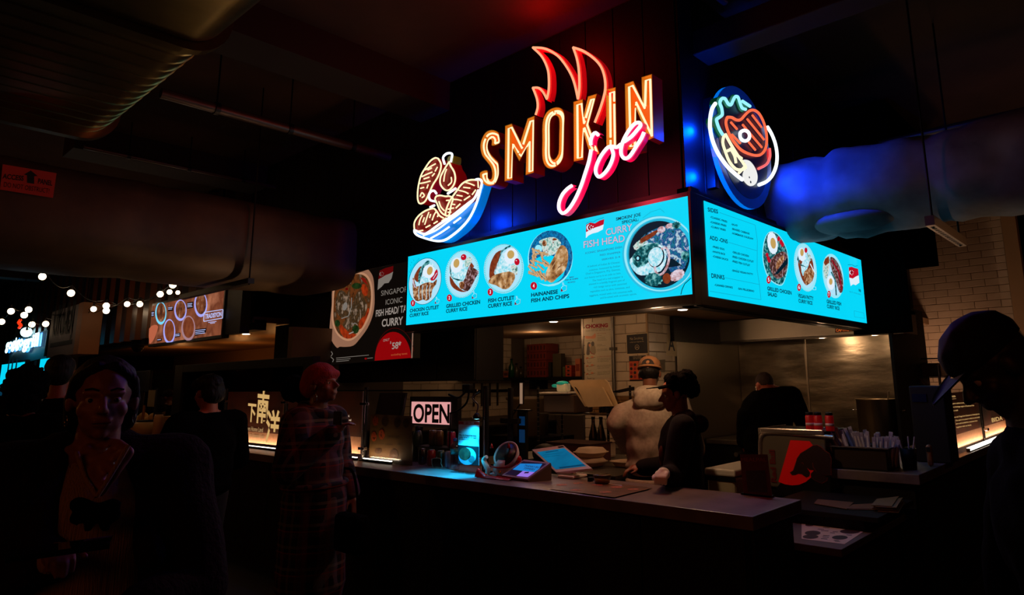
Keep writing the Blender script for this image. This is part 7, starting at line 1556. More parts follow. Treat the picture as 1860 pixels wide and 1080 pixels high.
VZ.add([T @ p for p in P + Q] + [T @ (p + Vector((0, 0, .005))) for p in P + Q], [(i, i + 1, n + 2 + i, n + 1 + i) for i in range(n)] + [(2 * n + 2 + i, 2 * n + 3 + i, 3 * n + 4 + i, 3 * n + 3 + i) for i in range(n)] + [(n + 1 + i, n + 2 + i, 3 * n + 4 + i, 3 * n + 3 + i) for i in range(n)], m_blackfab, True); VZ.build('visor', root)
MB().tube([T @ h(.083 * cos(t), -.01 + .103 * sin(t), .06) for t in [2 * pi * i / 24 for i in range(24)]], .012, m_blackfab, 6, closed=True).build('visor_band', root)
head_part(root, T, 'hood', lambda b: (b.cap(J['neck'] + Vector((-.09, -.05, 0)), .05, J['neck'] + Vector((.09, -.05, 0)), .05), b.cap(J['neck'] + Vector((-.05, -.12, -.04)), .06, J['neck'] + Vector((.05, -.12, -.04)), .06), b.cap(J['neck'] + Vector((-.08, .0, -.0)), .04, J['neck'] + Vector((0, .06, -.05)), .035), b.cap(J['neck'] + Vector((.08, .0, -.0)), .04, J['neck'] + Vector((0, .06, -.05)), .035)), m_hood, smooth=3)
m_glove = mat('pale_glove', (226, 214, 190), .5, bump=.4, bsc=20)
GL = BLOB(); wv = J['wl']; d = (J['wl'] - J['el']).normalized(); side = d.cross(Vector((0, 0, 1))).normalized(); pn = side.cross(d).normalized()
GL.cap(wv - d * .03, .036, wv + d * .05, .036)
for i in range(4):
    o_ = side * ((i - 1.5) * .019); a0 = wv + d * .075 + o_; a1 = a0 + (d * .7 - pn * .7).normalized() * .04; a2 = a1 + (d * .1 - pn).normalized() * .032; GL.cap(wv + d * .04 + o_ * .6, .019, a0, .0135); GL.cap(a0, .0135, a1, .0118); GL.cap(a1, .0118, a2, .0105)
GL.cap(wv + d * .02 + side * .025, .018, wv + d * .06 + side * .05 - pn * .02, .014); GL.cap(wv + d * .06 + side * .05 - pn * .02, .014, wv + d * .09 + side * .045 - pn * .035, .012); GL.build('glove', root, m_glove, T, .006, 2)
em_ = MB(); c = T @ (J['chest'] + Vector((-.11, .13, -.06))); em_.ball(c, .06, mat('faded_print', (130, 80, 60), .8, col2=(50, 34, 30), sc=20), 8, (.25, .35, 1.1)); em_.build('chest_print', root)

# 6 cook at the back in a black t-shirt
hd_ = onD(1390, 700, 6.1)
root, T, J, h, s, HR = person('cook in a black t-shirt with cropped hair, beard and white earbud, turned away', hd_, (-.80, .52), 't_shirt', H=1.74, skin=(150, 66, 38), top_m=m_blackfab, wide=1.4, coat=.02, sleeves='short', hp=(radians(-22), 0, radians(0)), vox=.009,
    pose={'el': ('W', *onD(1352, 800, 6.1)), 'wl': ('W', *onD(1362, 838, 6.25)), 'sl': ('W', *onD(1356, 755, 6.0)), 'er': (.40, .0, 1.14), 'wr': (.3, .2, 1.0), 'neck': (0, -.02, 1.52), 'chest': (0, -.01, 1.33), 'sr': (.26, -.02, 1.46)})
head_part(root, T, 'cropped_hair', lambda b: (b.ell(h(0, -.018, .03), (.0775, .0985, .0925), HR),), mat('stubble_hair', (38, 18, 12), .8)); head_part(root, T, 'beard', lambda b: (b.cap(h(-.055, .02, -.07), .022, h(0, .06, -.1), .03), b.cap(h(.055, .02, -.07), .022, h(0, .06, -.1), .03)), mat('stubble_hair', (0, 0, 0)))
c = T @ h(-.088, .0, -.015); MB().cyl(c, c + Vector((0, 0, -.035)), .005, mat('earbud_white', (240, 220, 200), .3), 8).ball(c, .009, mat('earbud_white', (0, 0, 0)), 8).build('earbud', root)
# black apron strings at the neck
# 7 man in a cap close at the right edge, head bowed
hd_ = onD(1818, 662, 1.75)
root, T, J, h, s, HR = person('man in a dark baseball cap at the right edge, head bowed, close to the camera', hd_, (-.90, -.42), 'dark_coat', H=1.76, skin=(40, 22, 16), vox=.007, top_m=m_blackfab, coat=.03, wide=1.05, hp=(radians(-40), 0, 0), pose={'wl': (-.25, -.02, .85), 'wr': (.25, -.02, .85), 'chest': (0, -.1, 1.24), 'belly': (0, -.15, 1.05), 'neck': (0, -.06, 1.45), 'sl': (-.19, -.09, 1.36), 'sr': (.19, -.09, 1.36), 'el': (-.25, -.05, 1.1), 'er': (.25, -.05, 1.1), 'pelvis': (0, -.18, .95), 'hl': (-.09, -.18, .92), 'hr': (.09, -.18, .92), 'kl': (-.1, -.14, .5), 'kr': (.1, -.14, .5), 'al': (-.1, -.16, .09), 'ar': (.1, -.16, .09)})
m_cap = mat('dark_cap', (20, 12, 11), .8, spec=.2)
head_part(root, T, 'cap', lambda b: b.ell(h(0, -.008, .055), (.09, .112, .09), HR), m_cap, cut=[(h(0, 0, .03), HR @ Vector((0, 0, -1)))])
VZ = MB(); P = [h(.083 * cos(t), .03 + .075 * sin(t), .037) for t in [pi * i / n for i in range(n + 1)]]; Q = [h(.078 * cos(t), .05 + .135 * sin(t), .03 - .012 * sin(t) + .012 * abs(cos(t))) for t in [pi * i / n for i in range(n + 1)]]
VZ.add([T @ p for p in P + Q] + [T @ (p + Vector((0, 0, .006))) for p in P + Q], [(i, i + 1, n + 2 + i, n + 1 + i) for i in range(n)] + [(2 * n + 2 + i, 2 * n + 3 + i, 3 * n + 4 + i, 3 * n + 3 + i) for i in range(n)] + [(n + 1 + i, n + 2 + i, 3 * n + 4 + i, 3 * n + 3 + i) for i in range(n)], m_cap, True); VZ.build('cap_peak', root)
# 8 two dark figures behind the front woman
hd_ = onD(108, 680, 4.3)
root, T, J, h, s, HR = person('dark clad man with neat hair just left of the front woman, turned away left', hd_, (-.95, .3), 'jacket', H=1.84, skin=(130, 56, 36), vox=.011, top_m=m_blackfab, coat=.03)
head_part(root, T, 'hair', lambda b: (b.ell(h(0, -.018, .045), (.086, .106, .085), HR), b.ell(h(0, -.06, .0), (.08, .06, .075), HR)), m_hair)
hd_ = onD(48, 706, 3.6)
root, T, J, h, s, HR = person('figure with untidy dark hair at the far left, back to the camera', hd_, (-.7, .7), 'coat', H=1.66, skin=(90, 50, 36), vox=.012, top_m=m_blackfab, coat=.04, eyes=False)
head_part(root, T, 'hair', lambda b: (b.ell(h(0, -.02, .02), (.1, .11, .11), HR), b.ell(h(0, -.05, -.07), (.09, .07, .08), HR)), m_curly, spike=.02)
# 9 worker in the next stall
hd_ = onD(306, 721, 11.6)
root, T, J, h, s, HR = person('distant worker in a dark cap behind the next stall counter, leaning left', hd_, (-.8, -.5), 't_shirt', H=1.72, skin=(80, 46, 30), vox=.014, top_m=m_blackfab, coat=.02, pose={'wl': (-.2, .45, 1.12), 'el': (-.3, .2, 1.2), 'er': (.28, .2, 1.15), 'wr': (.15, .42, 1.1)})
head_part(root, T, 'cap', lambda b: (b.ell(h(0, -.008, .05), (.09, .11, .085), HR), b.cap(h(-.03, .13, .04), .02, h(.03, .13, .04), .02), b.cap(h(0, .08, .05), .03, h(0, .15, .035), .02)), m_cap)
# ================================================================ LEFT BACKGROUND
# backlit poster above the counter, hung at a slight angle
q0, q1 = onZ(598.3, 662.6, 1.85), onZ(748.7, 650, 1.85)
ad = (q1 - q0).normalized(); po = PL(q0, ad, Vector((ad.y, -ad.x, 0))); ZO = (590, 470, 5.4)
ps_ = thing('backlit_poster', 'large backlit black poster of fish head curry in a white bowl, left of the screens', 'poster', q0)
def up_(u, v): return po.at(*po.uv(u, v))
tl, tr = po.hit(611, 492), po.hit(742, 472); zt_ = (tl.z + tr.z) / 2
V = [q0, q1, Vector((q1.x, q1.y, zt_)), Vector((q0.x, q0.y, zt_))]
MB().prism([v - po.n * .002 for v in V], -po.n * .08, m_black).build('light_box', ps_)
m_pb = mat('screen_poster_black', (20, 14, 10), 1, em=.5); 
a = ART(po, .0); mb = MB(); mb.flat(V, m_pb); mb.build('poster_face', ps_)
e_b1 = emit('poster_bowl', (176, 124, 96), .62); e_b2 = emit('poster_bowl_rim', (220, 160, 122), .62); e_b3 = emit('poster_bowl_in', (120, 76, 52), .6); e_cur = emit('poster_curry', (40, 26, 12), .65, col2=((120, 62, 26), (70, 46, 24), (150, 120, 96)), sc=9, lo=.3, hi=.72)
e_cur2 = emit('poster_curry_orange', (190, 60, 20), .7, col2=(120, 34, 12), sc=12); e_fsh = emit('poster_fish', (96, 66, 40), .6, col2=((60, 44, 24), (170, 140, 116)), sc=14); e_herb = emit('poster_herb', (22, 40, 16), .6, col2=(40, 66, 26), sc=20); e_w = emit('poster_white', (180, 166, 156), .65); e_w2 = emit('poster_grey', (150, 140, 130), .6); e_r = emit('poster_red', (170, 6, 12), .6); e_rr = emit('poster_dark_red', (110, 8, 10), .6)
a = ART(po).crop(*ZO)
a.poly([(205, 135), (320, 115), (410, 98), (450, 130), (478, 190), (488, 300), (490, 440), (470, 560), (420, 680), (340, 790), (280, 850), (200, 862), (150, 860), (120, 870), (70, 800), (50, 700), (55, 600), (70, 450), (75, 300), (120, 190)], e_b1, 1, 3)
a.poly([(200, 150), (330, 130), (410, 150), (460, 230), (475, 350), (462, 500), (420, 620), (340, 740), (260, 800), (180, 790), (110, 720), (72, 600), (78, 420), (90, 280), (140, 190)], e_b2, 2, 3)
a.poly([(205, 165), (330, 148), (405, 175), (445, 250), (458, 370), (440, 510), (390, 620), (320, 720), (250, 770), (180, 765), (120, 700), (90, 590), (92, 420), (105, 290), (150, 200)], e_cur, 3, 3)
a.poly([(150, 690), (160, 640), (200, 680), (260, 730), (320, 740), (260, 780), (190, 770)], e_cur2, 4, 2); a.poly([(365, 260), (400, 250), (430, 310), (410, 365), (370, 330)], e_cur2, 4, 2); a.poly([(350, 180), (400, 190), (430, 260), (380, 220)], emit('poster_chili', (150, 24, 14), .6), 4); a.poly([(345, 600), (400, 560), (430, 480), (440, 520), (390, 640), (350, 690)], e_cur2, 4, 2)
a.poly([(110, 420), (150, 310), (220, 340), (262, 440), (250, 540), (180, 580), (130, 530)], e_fsh, 5, 3); a.poly([(270, 470), (330, 320), (400, 400), (420, 480), (350, 600), (240, 690), (180, 640), (240, 560)], e_fsh, 5, 3); a.line([(270, 380), (268, 470), (240, 560), (170, 585)], e_w2, 9, 6); a.ell(205, 465, 22, 42, e_w2, 6, 15); a.ell(222, 295, 14, 12, e_rr, 6)
a.ell(310, 690, 32, 42, e_herb, 6, wob=.1); a.ell(320, 265, 50, 30, e_herb, 6, wob=.1); a.ell(130, 630, 26, 34, e_herb, 6, wob=.1); a.line([(245, 735), (290, 715)], e_w, 10, 7); a.line([(270, 640), (310, 630), (330, 650)], e_w2, 8, 7)
a.build('bowl_picture', ps_); ps_.children[-1]['kind'] = 'stuff'
a = ART(po).crop(*ZO); flag(a, [(530, 200), (545, 115), (600, 90), (640, 80), (678, 68), (675, 125), (640, 145), (600, 160), (560, 185)], [(530, 200), (560, 185), (600, 160), (640, 145), (675, 125), (660, 190), (630, 235), (590, 240), (560, 275), (522, 305)], (556, 150, 14), [(572, 130), (584, 140), (582, 158), (570, 165), (562, 150)], None, e_rr, e_w2); a.build('flag_picture', ps_); ps_.children[-1]['kind'] = 'stuff'
a = ART(po).crop(*ZO); a.text('SINGAPORE', (555, 362), (845, 316), 50, e_w2, 2, .0); a.text('ICONIC', (600, 450), (762, 424), 50, e_w2, 2, 0); a.text('FISH HEAD/ TAIL', (503, 566), (842, 512), 62, e_w, 2, .02); a.text('CURRY', (562, 664), (770, 640), 70, e_w, 2, .025)
a.text('www.menu', (115, 975), (250, 962), 6, e_w2, 2); a.build('poster_text', ps_)
a = ART(po).crop(*ZO); P = [(490, 998)]
for i in range(21): t = pi - pi * i / 20; P.append((672 + 178 * cos(t), 985 - 270 * sin(t) - (cos(t)) * 8))
P.append((842, 970)); a.line([(690 + 192 * cos(t), 978 - 300 * sin(t)) for t in [pi * (.98 - .9 * i / 20) for i in range(21)]], e_rr, 3, 1); a.poly(P, e_r, 3); a.build('price_disc', ps_); ps_.children[-1]['kind'] = 'stuff'
a = ART(po).crop(*ZO); a.text('ONLY', (578, 812), (640, 800), 24, e_w, 4); a.text('$', (645, 832), (658, 830), 24, e_w, 4); a.text('58*', (664, 884), (755, 872), 62, e_w, 4, .02); a.text('excluding taxes', (655, 950), (815, 935), 20, emit('poster_orange', (220, 110, 60), .6), 4); a.build('price_text', ps_)
a = ART(po).crop(*ZO)
for x0_, y0_, x1_, y1_ in ((115, 972, 435, 942), (115, 990, 255, 977), (115, 1006, 240, 995), (420, 975, 475, 969)): a.line([(x0_, y0_), (x1_, y1_)], e_w2, 5, 2)
a.ell(405, 977, 12, 9, e_r, 2); a.line([(65, 905), (80, 930), (60, 960), (90, 985), (80, 1010)], e_w2, 6, 2); a.build('small_lines', ps_)
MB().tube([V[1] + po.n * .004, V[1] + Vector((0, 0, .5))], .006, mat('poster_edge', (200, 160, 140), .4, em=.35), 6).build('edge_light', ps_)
for t in (.15, .85): c = V[0].lerp(V[1], t); MB().cyl((c.x, c.y + .05, zt_), (c.x, c.y + .05, 3.02 if zt_ < 3 else zt_ + .3), .006, m_blk_metal, 6).build('hanger_rod', ps_)
# TV menu of the next stall
tvp = PL((0, 3.70, 0), (1, 0, 0), (0, -1, 0)); ZV = (220, 470, 5.683)
tv = thing('menu_screen', 'brown paper background menu screen of the next stall, hung high at the left', 'screen', tvp.hit(340, 580))
A_, B_ = tvp.hit(270, 625), tvp.hit(407, 525)
MB().box((A_.x - .03, 3.705, A_.z - .04), (B_.x + .03, 3.8, B_.z + .04), m_blackgloss, .004).build('housing', tv); MB().box((B_.x + .03, 3.73, A_.z + .0), (B_.x + .5, 3.85, B_.z + .03), m_black).build('side_box', tv)
e_kraft = emit('kraft', (150, 84, 56), .9, col2=((110, 56, 36), (186, 116, 84)), sc=2.4, lo=.35, hi=.7); MB().box((A_.x, 3.7, A_.z), (B_.x, 3.705, B_.z), e_kraft).build('display', tv)
e_bw = emit('bowl_blue', (170, 170, 250), .95); e_bw2 = emit('bowl_cyan', (120, 220, 255), .95); e_fd = emit('tv_food', (60, 34, 26), .9, col2=((130, 70, 40), (170, 150, 120)), sc=9, lo=.35, hi=.75); e_br = emit('tv_brown', (140, 74, 44), .9, col2=(110, 50, 30), sc=8); e_bk = emit('tv_black', (26, 14, 14), .8); e_tw = emit('tv_white', (190, 200, 255), .95)
for k, (x, y, rx, ry, mo, mi) in enumerate(((412, 560, 58, 118, e_bw2, e_fd), (615, 530, 64, 110, e_bw, e_fd), (825, 470, 68, 130, e_bw, e_fd), (500, 750, 62, 130, e_bw, e_br), (697, 715, 72, 130, emit('bowl_grey', (170, 130, 140), .9), e_br))):
    a = ART(tvp).crop(*ZV)
    def cell(cx, cyy, rx, ry, m, lay):
        P_ = []
        for i in range(28):
            t = 2 * pi * i / 28; xx = cx + rx * cos(t) + 12 * sin(-t) * 0; yy = cyy + ry * sin(t); top = 472 - (xx - 315) * .205; bot = 880 - (xx - 290) * .095
            P_.append((xx, min(max(yy, top), bot)))
        a.poly(P_, m, lay)
    cell(x, y, rx, ry, mo, 1 + k * .3); cell(x + 3, y - 8, rx * .8, ry * .84, mi, 2 + k * .3)
    a.build('dish_picture', tv)
a = ART(tvp).crop(*ZV)
for P_ in ([(488, 495), (542, 490), (542, 535), (488, 540)], [(686, 450), (748, 440), (748, 505), (686, 515)], [(318, 540), (350, 536), (346, 595), (316, 600)], [(375, 825), (425, 820), (425, 845), (375, 850)], [(562, 770), (618, 760), (616, 800), (560, 812)], [(770, 725), (885, 712), (880, 760), (768, 795)]): a.poly(P_, e_bk, 3)
a.line([(862, 552), (1056, 522), (1052, 610), (858, 645), (862, 552)], e_tw, 8, 4); a.build('tv_lines', tv)
a = ART(tvp).crop(*ZV); a.text('TRADISYON', (872, 618), (1042, 590), 45, e_tw, 5, .03)
for x, y, w in ((492, 505, 44), (492, 520, 40), (690, 465, 50), (690, 480, 45), (690, 495, 50), (320, 555, 25), (320, 570, 22), (320, 585, 22), (380, 835, 36), (564, 780, 45), (564, 795, 45), (772, 740, 105), (772, 758, 95), (772, 775, 100), (905, 655, 85), (925, 665, 50)): a.line([(x, y), (x + w, y - w * .12)], e_tw, 6, 5)
a.build('tv_text', tv)
a = ART(tvp).crop(*ZV); a.poly([(292, 720), (350, 680), (385, 700), (355, 800), (320, 860), (294, 865)], emit('tv_hand', (190, 100, 70), .9), 2, 2); a.build('hand_picture', tv)
for x in (A_.x + .4, B_.x - .4): MB().cyl((x, 3.75, B_.z), (x, 3.75, 4.55), .02, m_blk_metal, 8).build('hanger_pole', tv)
# next stall: tan kitchen wall, ceiling, corrugated fascia
m_tan2 = mat('tan_tiles', (150, 112, 70), .5, spec=.3)
BWY = 7.2
lw = struct('wall_next_kitchen', MB().box((-21, BWY, 0), (-7.95, BWY + .15, 2.5), m_tan2))
struct('ceiling_next_kitchen', MB().box((-21, 4.1, 2.46), (-9.25, BWY, 2.54), m_tan2))
for z in [1.0 + .1 * k for k in range(15)]: MB().box((-21, BWY - .003, z), (-7.96, BWY, z + .094), m_tan2).build('tile_course', lw)
light('next_kitchen_lamp', 'POINT', (-11.6, 5.6, 1.95), 5, (255, 170, 95), .06); light('next_kitchen_lamp', 'POINT', (-13.7, 5.9, 1.95), 7, (255, 170, 95), .06); light('next_kitchen_lamp', 'POINT', (-16, 5.6, 1.95), 7, (255, 165, 90), .06); light('next_kitchen_lamp', 'POINT', (-9.6, 6.0, 1.95), 3.5, (255, 165, 90), .06)
downlight(-11.27, 4.91, 2.46, 'left of two small downlights in the ceiling of the next stall', .07); downlight(-13.66, 6.72, 2.46, 'right of two small downlights in the ceiling of the next stall', .07)
m_corr = mat('corrugated_metal', (74, 56, 44), .32, .8, bump=.1, bsc=3)
co = struct('wall_corrugated', MB().box((-33.7, 4.02, 2.5), (-9.25, 4.12, 4.5), m_black).box((-33.7, 4.02, 1.95), (-17.5, 4.12, 2.5), m_black))
x = -9.3; i = 0
while x > -26:
    zb_ = 2.42 if x > -17.5 else 1.9
    MB().add([(x, 4.0, zb_), (x - .07, 3.9, zb_), (x - .33, 3.9, zb_), (x - .40, 4.0, zb_), (x, 4.0, 4.5), (x - .07, 3.9, 4.5), (x - .33, 3.9, 4.5), (x - .40, 4.0, 4.5)], [(0, 1, 5, 4), (1, 2, 6, 5), (2, 3, 7, 6), (0, 3, 2, 1)], m_corr).build('corrugation', co); x -= .56; i += 1
MB().box((-17.5, 4.13, 2.36), (-9.25, 4.3, 2.5), m_black).build('trim_7', None, kind='structure')
sd = thing('dome_camera', 'small dark dome camera under the fascia left of the next stall screen', 'camera', onZ(250, 622, 2.36)); c = onY(251, 622, 4.2); MB().lathe((c.x, 4.2, 2.33), [(0, -.09), (.06, -.07), (.09, -.02), (.1, 0), (.1, .03)], m_black, 14).build('dome', sd)
# black framed glass screen on the counter behind the man
fx0, fx1, fz0, fz1 = onY(325, 655, 3.62).x, onY(597, 655, 3.62).x, 1.0, onY(450, 655, 3.62).z
bf = thing('framed_screen', 'large black framed glass screen on the counter behind the man in the black jacket', 'partition', ((fx0 + fx1) / 2, 3.62, .97)); fx1 = min(fx1, -6.6)
MB().box((fx0, 3.58, .972), (fx0 + .28, 3.66, fz1), m_black, .004).build('upright', bf); MB().box((fx1 - .2, 3.58, .972), (fx1, 3.66, fz1), m_black, .004).build('upright', bf); MB().box((fx0 + .28, 3.58, fz1 - .1), (fx1 - .2, 3.66, fz1), m_black, .004).build('top_rail', bf); MB().box((fx0 + .28, 3.58, .972), (fx1 - .2, 3.66, 1.04), m_black, .004).build('bottom_rail', bf)
MB().box((fx0 + .28, 3.615, 1.04), (fx1 - .2, 3.62, fz1 - .1), glassm('smoked_glass', (90, 76, 60), .3, .08)).build('pane', bf)
# second choking poster
p2 = PL((0, BWY - .01, 0), (1, 0, 0), (0, -1, 0)); ZC2 = (230, 640, 5.683); c2 = thing('choking_poster', 'dim choking first aid poster on the tan wall of the next stall', 'poster', p2.hit(300, 720))
a = ART(p2, 0).crop(*ZC2); a.poly([(250, 180), (515, 180), (515, 640), (310, 640), (240, 400)], mat('poster_dim', (120, 100, 66), .6), 0); a.build('sheet', c2)
a = ART(p2, .003).crop(*ZC2); a.text('CHOKING', (258, 214), (488, 212), 30, m_pred, 1, .06)
for k in range(9): a.line([(375, 258 + k * 26), (500 - (k % 3) * 20, 257 + k * 26)], m_pgrey, 6, 1)
a.ell(275, 345, 14, 34, m_pgrey, 1); a.ell(312, 345, 18, 34, m_pgrey, 1); a.build('poster_text', c2)
# far counter clutter of the next stall
def clutter(name, lab, cat, u, v, y, w, h_, col, cyl=False, d=.15, em=0):
    c = onY(u, v, y); m_ = mat('clutter_%d_%d_%d' % col, col, .4); o = thing(name, lab, cat, (c.x, y, CT)); top = c.z
    if cyl: MB().lathe((c.x, y, CT + .001), [(0, 0), (w, 0), (w * .98, (top - CT) * .85), (w * .8, top - CT), (0, top - CT)], m_, 14).build('body', o); MB().lathe((c.x, y, top), [(w * .82, 0), (w * .82, .02), (0, .022)], m_black, 12).build('lid', o)
    else: MB().box((c.x - w, y, CT + .001), (c.x + w, y + d, top), m_, .006).build('body', o); MB().box((c.x - w * .6, y - .004, CT + (top - CT) * .35), (c.x + w * .6, y, CT + (top - CT) * .6), m_pblk).build('label', o)
    return o
clutter('cup_stack', 'squat pale tub with dark stripes on the far counter by the front woman', 'tub', 272, 765, 3.5, .2, 0, (176, 150, 100), True)
clutter('paper_bag', 'pale brown paper bag on the far counter left of the black frame', 'bag', 305, 756, 3.72, .22, 0, (150, 116, 78))
clutter('glass_jar', 'bright rimmed jar between the striped tub and the paper bag', 'jar', 289, 752, 3.45, .06, 0, (190, 160, 110), True)
clutter('napkin_box', 'dark napkin box at the foot of the black frame', 'box', 313, 775, 3.42, .14, 0, (18, 12, 8)); clutter('small_carton', 'small orange brown carton beside the man in the black jacket', 'carton', 327, 777, 3.4, .1, 0, (150, 70, 34))
jg = thing('glass_cabinet', 'small glass cabinet with bright edges on the far counter behind the front woman', 'cabinet', onY(245, 770, 3.6)); gx0, gx1 = onY(228, 735, 3.6).x, onY(262, 735, 3.6).x; gz = onY(245, 735, 3.6).z
for x in (gx0, (gx0 + gx1) / 2, gx1): MB().cyl((x, 3.6, CT), (x, 3.6, gz), .02, mat('brass_edge', (190, 150, 90), .25, .8), 8).build('post', jg)
MB().box((gx0, 3.6, CT + .001), (gx1, 3.9, gz), m_glass).build('glass_body', jg)
for k in range(4): MB().ball((gx0 + .15 + k * .22, 3.75, CT + .14 + .05 * (k % 2)), .07, mat('pastry', (190, 150, 80), .5), 8).build('pastry', jg)
np_ = thing('notice_card', 'small pale notice card on a black stand on the far counter', 'notice', onY(275, 720, 3.7)); c0_, c1_ = onY(267, 738, 3.7), onY(284, 708, 3.7); MB().box((c0_.x, 3.7, c0_.z), (c1_.x, 3.71, c1_.z), mat('notice_pale', (130, 122, 92), .6)).build('sheet', np_); MB().box((c1_.x, 3.69, CT), (c1_.x + .08, 3.72, c1_.z + .02), m_black).build('upright', np_)
dk = thing('dark_monitor', 'dark monitor standing above the glass cabinet on the far counter', 'monitor', onY(255, 690, 3.8)); c0_, c1_ = onY(243, 712, 3.8), onY(273, 672, 3.8); MB().box((c0_.x - .4, 3.8, c0_.z), (c1_.x, 3.84, c1_.z), m_black, .01).build('case', dk); MB().cyl((c1_.x - .3, 3.82, CT), (c1_.x - .3, 3.82, c0_.z), .03, m_black, 8).build('stand', dk)
light('far_counter_lamp', 'POINT', (-12.2, 3.3, 1.9), .8, (255, 190, 110), .04)
# far stall: cyan neon script, screens, hanging sign board
fpl2 = PL((0, 3.78, 0), (1, 0, 0), (0, -1, 0)); ZG = (0, 580, 6.75)
ns_ = thing('neon_sign', 'blurred white and cyan neon script sign at the far left', 'neon sign', fpl2.hit(40, 625)); t_far = tube_m('far_cyan', (190, 244, 255), 3)
for w_, a_, b_, h_ in (('gogigo', (75, 370), (290, 320), 115), ('grill', (285, 350), (478, 315), 140)):
    vs_, fs_ = text_mesh(w_, .045); x0_ = min(v.x for v in vs_); x1_ = max(v.x for v in vs_); a1, b1, h1 = fpl2.uv(*(ZG[0] + a_[0] / 6.75, ZG[1] + a_[1] / 6.75)), fpl2.uv(*(ZG[0] + b_[0] / 6.75, ZG[1] + b_[1] / 6.75)), fpl2.uv(ZG[0] + a_[0] / 6.75, ZG[1] + (a_[1] - h_) / 6.75)
    P_ = [fpl2.at(a1[0] + (v.x - x0_) / (x1_ - x0_) * (b1[0] - a1[0]), a1[1] + (b1[1] - a1[1]) * (v.x - x0_) / (x1_ - x0_) + v.y / .7 * (h1[1] - a1[1]), .02) for v in vs_]
    mb = MB(); mb.add(P_, fs_, t_far); mb.add([p - fpl2.n * .06 for p in P_], fs_, c_blue); mb.build('neon_lettering', ns_, kind='stuff')
c = fpl2.hit(48, 603); MB().ball(c, .12, t_far, 8).build('dot', ns_)
P_ = [fpl2.hit(u, v) - Vector((0, -.09, 0)) for u, v in ((8, 665), (70, 650), (78, 598), (8, 618))]; MB().prism(P_, (0, .03, 0), mat('teal_board', (14, 60, 66), .5)).build('board', ns_)
light('neon_spill', 'POINT', tuple(fpl2.hit(40, 628) + Vector((0, -.25, 0))), 6, (0, 200, 255), .3)
for k, (px, lab) in enumerate((((4, 662), (45, 654), (42, 700), (0, 702)), 'cyan menu screen under the far neon script'), (((73, 652), (88, 650), (87, 675), (71, 675)), 'sliver of a cyan screen behind the dark haired man')) if False else enumerate((((((4, 662), (45, 655), (43, 701), (-2, 703))), 'cyan menu screen with dark figures under the far neon script'), ((((74, 652), (92, 649), (91, 674), (72, 675))), 'sliver of a cyan screen behind the man with neat hair'))):
    o = thing('menu_screen', lab, 'screen', fpl2.hit(*px[0])); P_ = [fpl2.hit(*p) for p in px]; x0_, x1_ = P_[0].x, P_[1].x; z0_, z1_ = P_[3].z, P_[0].z
    MB().box((x0_ - .05, 3.785, z0_ - .05), (x1_ + .05, 3.87, z1_ + .05), m_blackgloss).build('housing', o); MB().box((x0_, 3.775, z0_), (x1_, 3.785, z1_), e_cyan).build('display', o)
    if k == 0:
        for t in (.33, .5, .68): mb = MB(); cx_ = x0_ + (x1_ - x0_) * t; mb.flat([(cx_ + .09 * cos(i_ * pi / 8) , 3.773, (z0_ + z1_) / 2 + .15 + .26 * sin(i_ * pi / 8)) for i_ in range(16)], e_dk); mb.build('dish_picture', o)
o = thing('lit_shelf_sign', 'small dim blue lettering sign low at the far left edge', 'sign', fpl2.hit(12, 715)); P_ = [fpl2.hit(*p) for p in ((0, 706), (20, 708), (26, 716), (8, 720), (0, 718))]; MB().prism(P_, (0, .05, 0), mat('dim_blue_sign', (20, 70, 90), .6, em=.5, emcol=(10, 70, 100))).build('sign_plate', o)
hb = thing('hanging_sign', 'white sign board with brown side and tall black lettering, far left', 'sign', fpl2.hit(115, 600)); hpn = PL((0, 3.4, 0), (1, 0, 0), (0, -1, 0))
P_ = [hpn.hit(u, v) for u, v in ((84, 650), (134, 641), (140, 576), (92, 578))]; x0_, x1_, z0_, z1_ = P_[0].x, P_[1].x, P_[0].z, P_[2].z + .25
MB().box((x0_, 3.4, z0_), (x1_, 3.7, z1_), mat('sign_board_white', (110, 100, 104), .6), .01).build('board', hb); MB().box((x1_, 3.39, z0_), (x1_ + .3, 3.7, z1_), mat('sign_board_brown', (150, 96, 56), .6)).build('side_board', hb)
for w_, z_, hh in (('UKUUJ', z1_ - .30, .55), ('KITCHEN', z0_ + .42, .42)):
    vs_, fs_ = text_mesh(w_, .02); xa = min(v.x for v in vs_); xb = max(v.x for v in vs_); mb = MB(); mb.add([(x0_ + .25 + (v.x - xa) / (xb - xa) * (x1_ - x0_ - .5), 3.396, z_ + (v.y / .7 - (.0 if hh < .5 else .3)) * hh) for v in vs_], fs_, m_black); mb.build('lettering', hb, kind='stuff')
MB().box((x0_ + .2, 3.394, z0_ + .2), (x1_ - .2, 3.399, z0_ + .28), m_black).build('underline', hb)
for x in (x0_ + .3, x1_ - .2): MB().cyl((x, 3.55, z1_), (x, 3.55, 4.55), .012, m_blk_metal, 6).build('hanger_rod', hb)
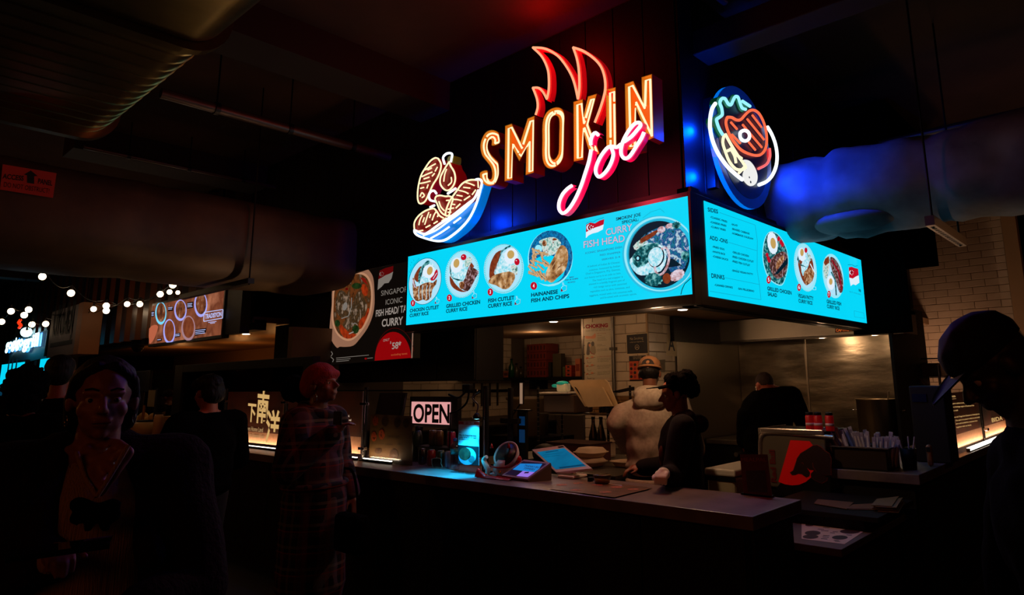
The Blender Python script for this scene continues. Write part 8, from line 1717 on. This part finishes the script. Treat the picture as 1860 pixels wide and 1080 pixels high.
# string lights
m_bulb = mat('bulb_glow', (255, 226, 186), .5, em=6); m_sock = mat('bulb_socket', (20, 16, 14), .5)
BL = [(77, 502, 1), (129, 532, 1), (20, 565, .9), (52, 562, .9), (44, 572, .9), (3, 584, .85), (58, 589, .85), (83, 588, .85), (126, 579, .9), (151, 575, .8), (156, 568, .7), (170, 561, .8), (193, 555, .9), (193, 564, .9), (231, 552, .8), (254, 552, .85), (291, 534, .9), (308, 530, .75), (314, 517, 1), (323, 531, .6), (386, 500, .85), (48, 604, .7)]
def where(k): 
    return 'in the lowest tangle' if BL[k][1] > 575 else ('in the middle run' if BL[k][1] > 545 else 'in the upper run')
order = sorted(range(len(BL)), key=lambda k: BL[k][0]); rank = {k: i for i, k in enumerate(order)}
proto = None; pos = []
for k, (u, v, sz) in enumerate(BL):
    zz = 2.95 if v < 600 else 2.75
    p = onZ(u, v, zz)
    if p.y > 3.7: p = onY(u, v, 3.55 + .02 * (k % 3))
    Dd = (p - CAM).dot(_f)
    o = thing('string_bulb', 'glowing round string light bulb, ' + nth(rank[k]) + ' from the left of the string lights', 'light bulb', p, 'string lights over the aisle at the left'); r = 6.6 * sz * Dd / F_PX
    MB().ball(p, r * .9, m_bulb, 8, (1, 1, 1.05)).build('bulb', o); MB().cyl(p + Vector((0, 0, r * .8)), p + Vector((0, 0, r * .8 + .07)), .018, m_sock, 8).build('socket', o); pos.append(p + Vector((0, 0, r * .8 + .07)))
    if k in (0, 1, 2, 6, 12, 18, 20): light('bulb_light', 'POINT', p + Vector((0, -.0, -r * 1.4)), 1.2, (255, 200, 140), .05)
for run in ((0, 1, 12, 15, 16, 18, 20), (5, 2, 3, 8, 9, 11, 14, 17), (4, 21, 6, 7, 10, 13, 19)):
    P_ = [pos[i] for i in run]; Q_ = []
    for a_, b_ in zip(P_, P_[1:]):
        for t in range(6): q = a_.lerp(b_, t / 6); Q_.append(q - Vector((0, 0, .12 * sin(pi * t / 6))))
    Q_.append(P_[-1]); MB().tube(Q_, .006, m_black, 5).build('cable', None); c_ = bpy.context.scene.objects[-1] if False else COL.objects[-1]
    tag(c_, ('upper', 'middle', 'lower')[((0, 1, 12, 15, 16, 18, 20), (5, 2, 3, 8, 9, 11, 14, 17), (4, 21, 6, 7, 10, 13, 19)).index(run)] + ' black cable of the string lights over the left aisle', 'cable'); c_.name = 'light_cable'
o = thing('red_neon', 'tiny red neon shape dangling above the far neon script', 'neon sign', onY(36, 592, 3.5)); MB().tube(smooth_path([onY(u, v, 3.5) for u, v in ((37, 581), (34, 586), (38, 590), (35, 595))], 4), .035, tube_m('far_red', (255, 60, 20), .9), 6).build('neon_tube', o); c = onY(37, 581, 3.5); MB().cyl(c, (c.x, c.y, 4.55), .008, m_black, 5).build('cord', o)
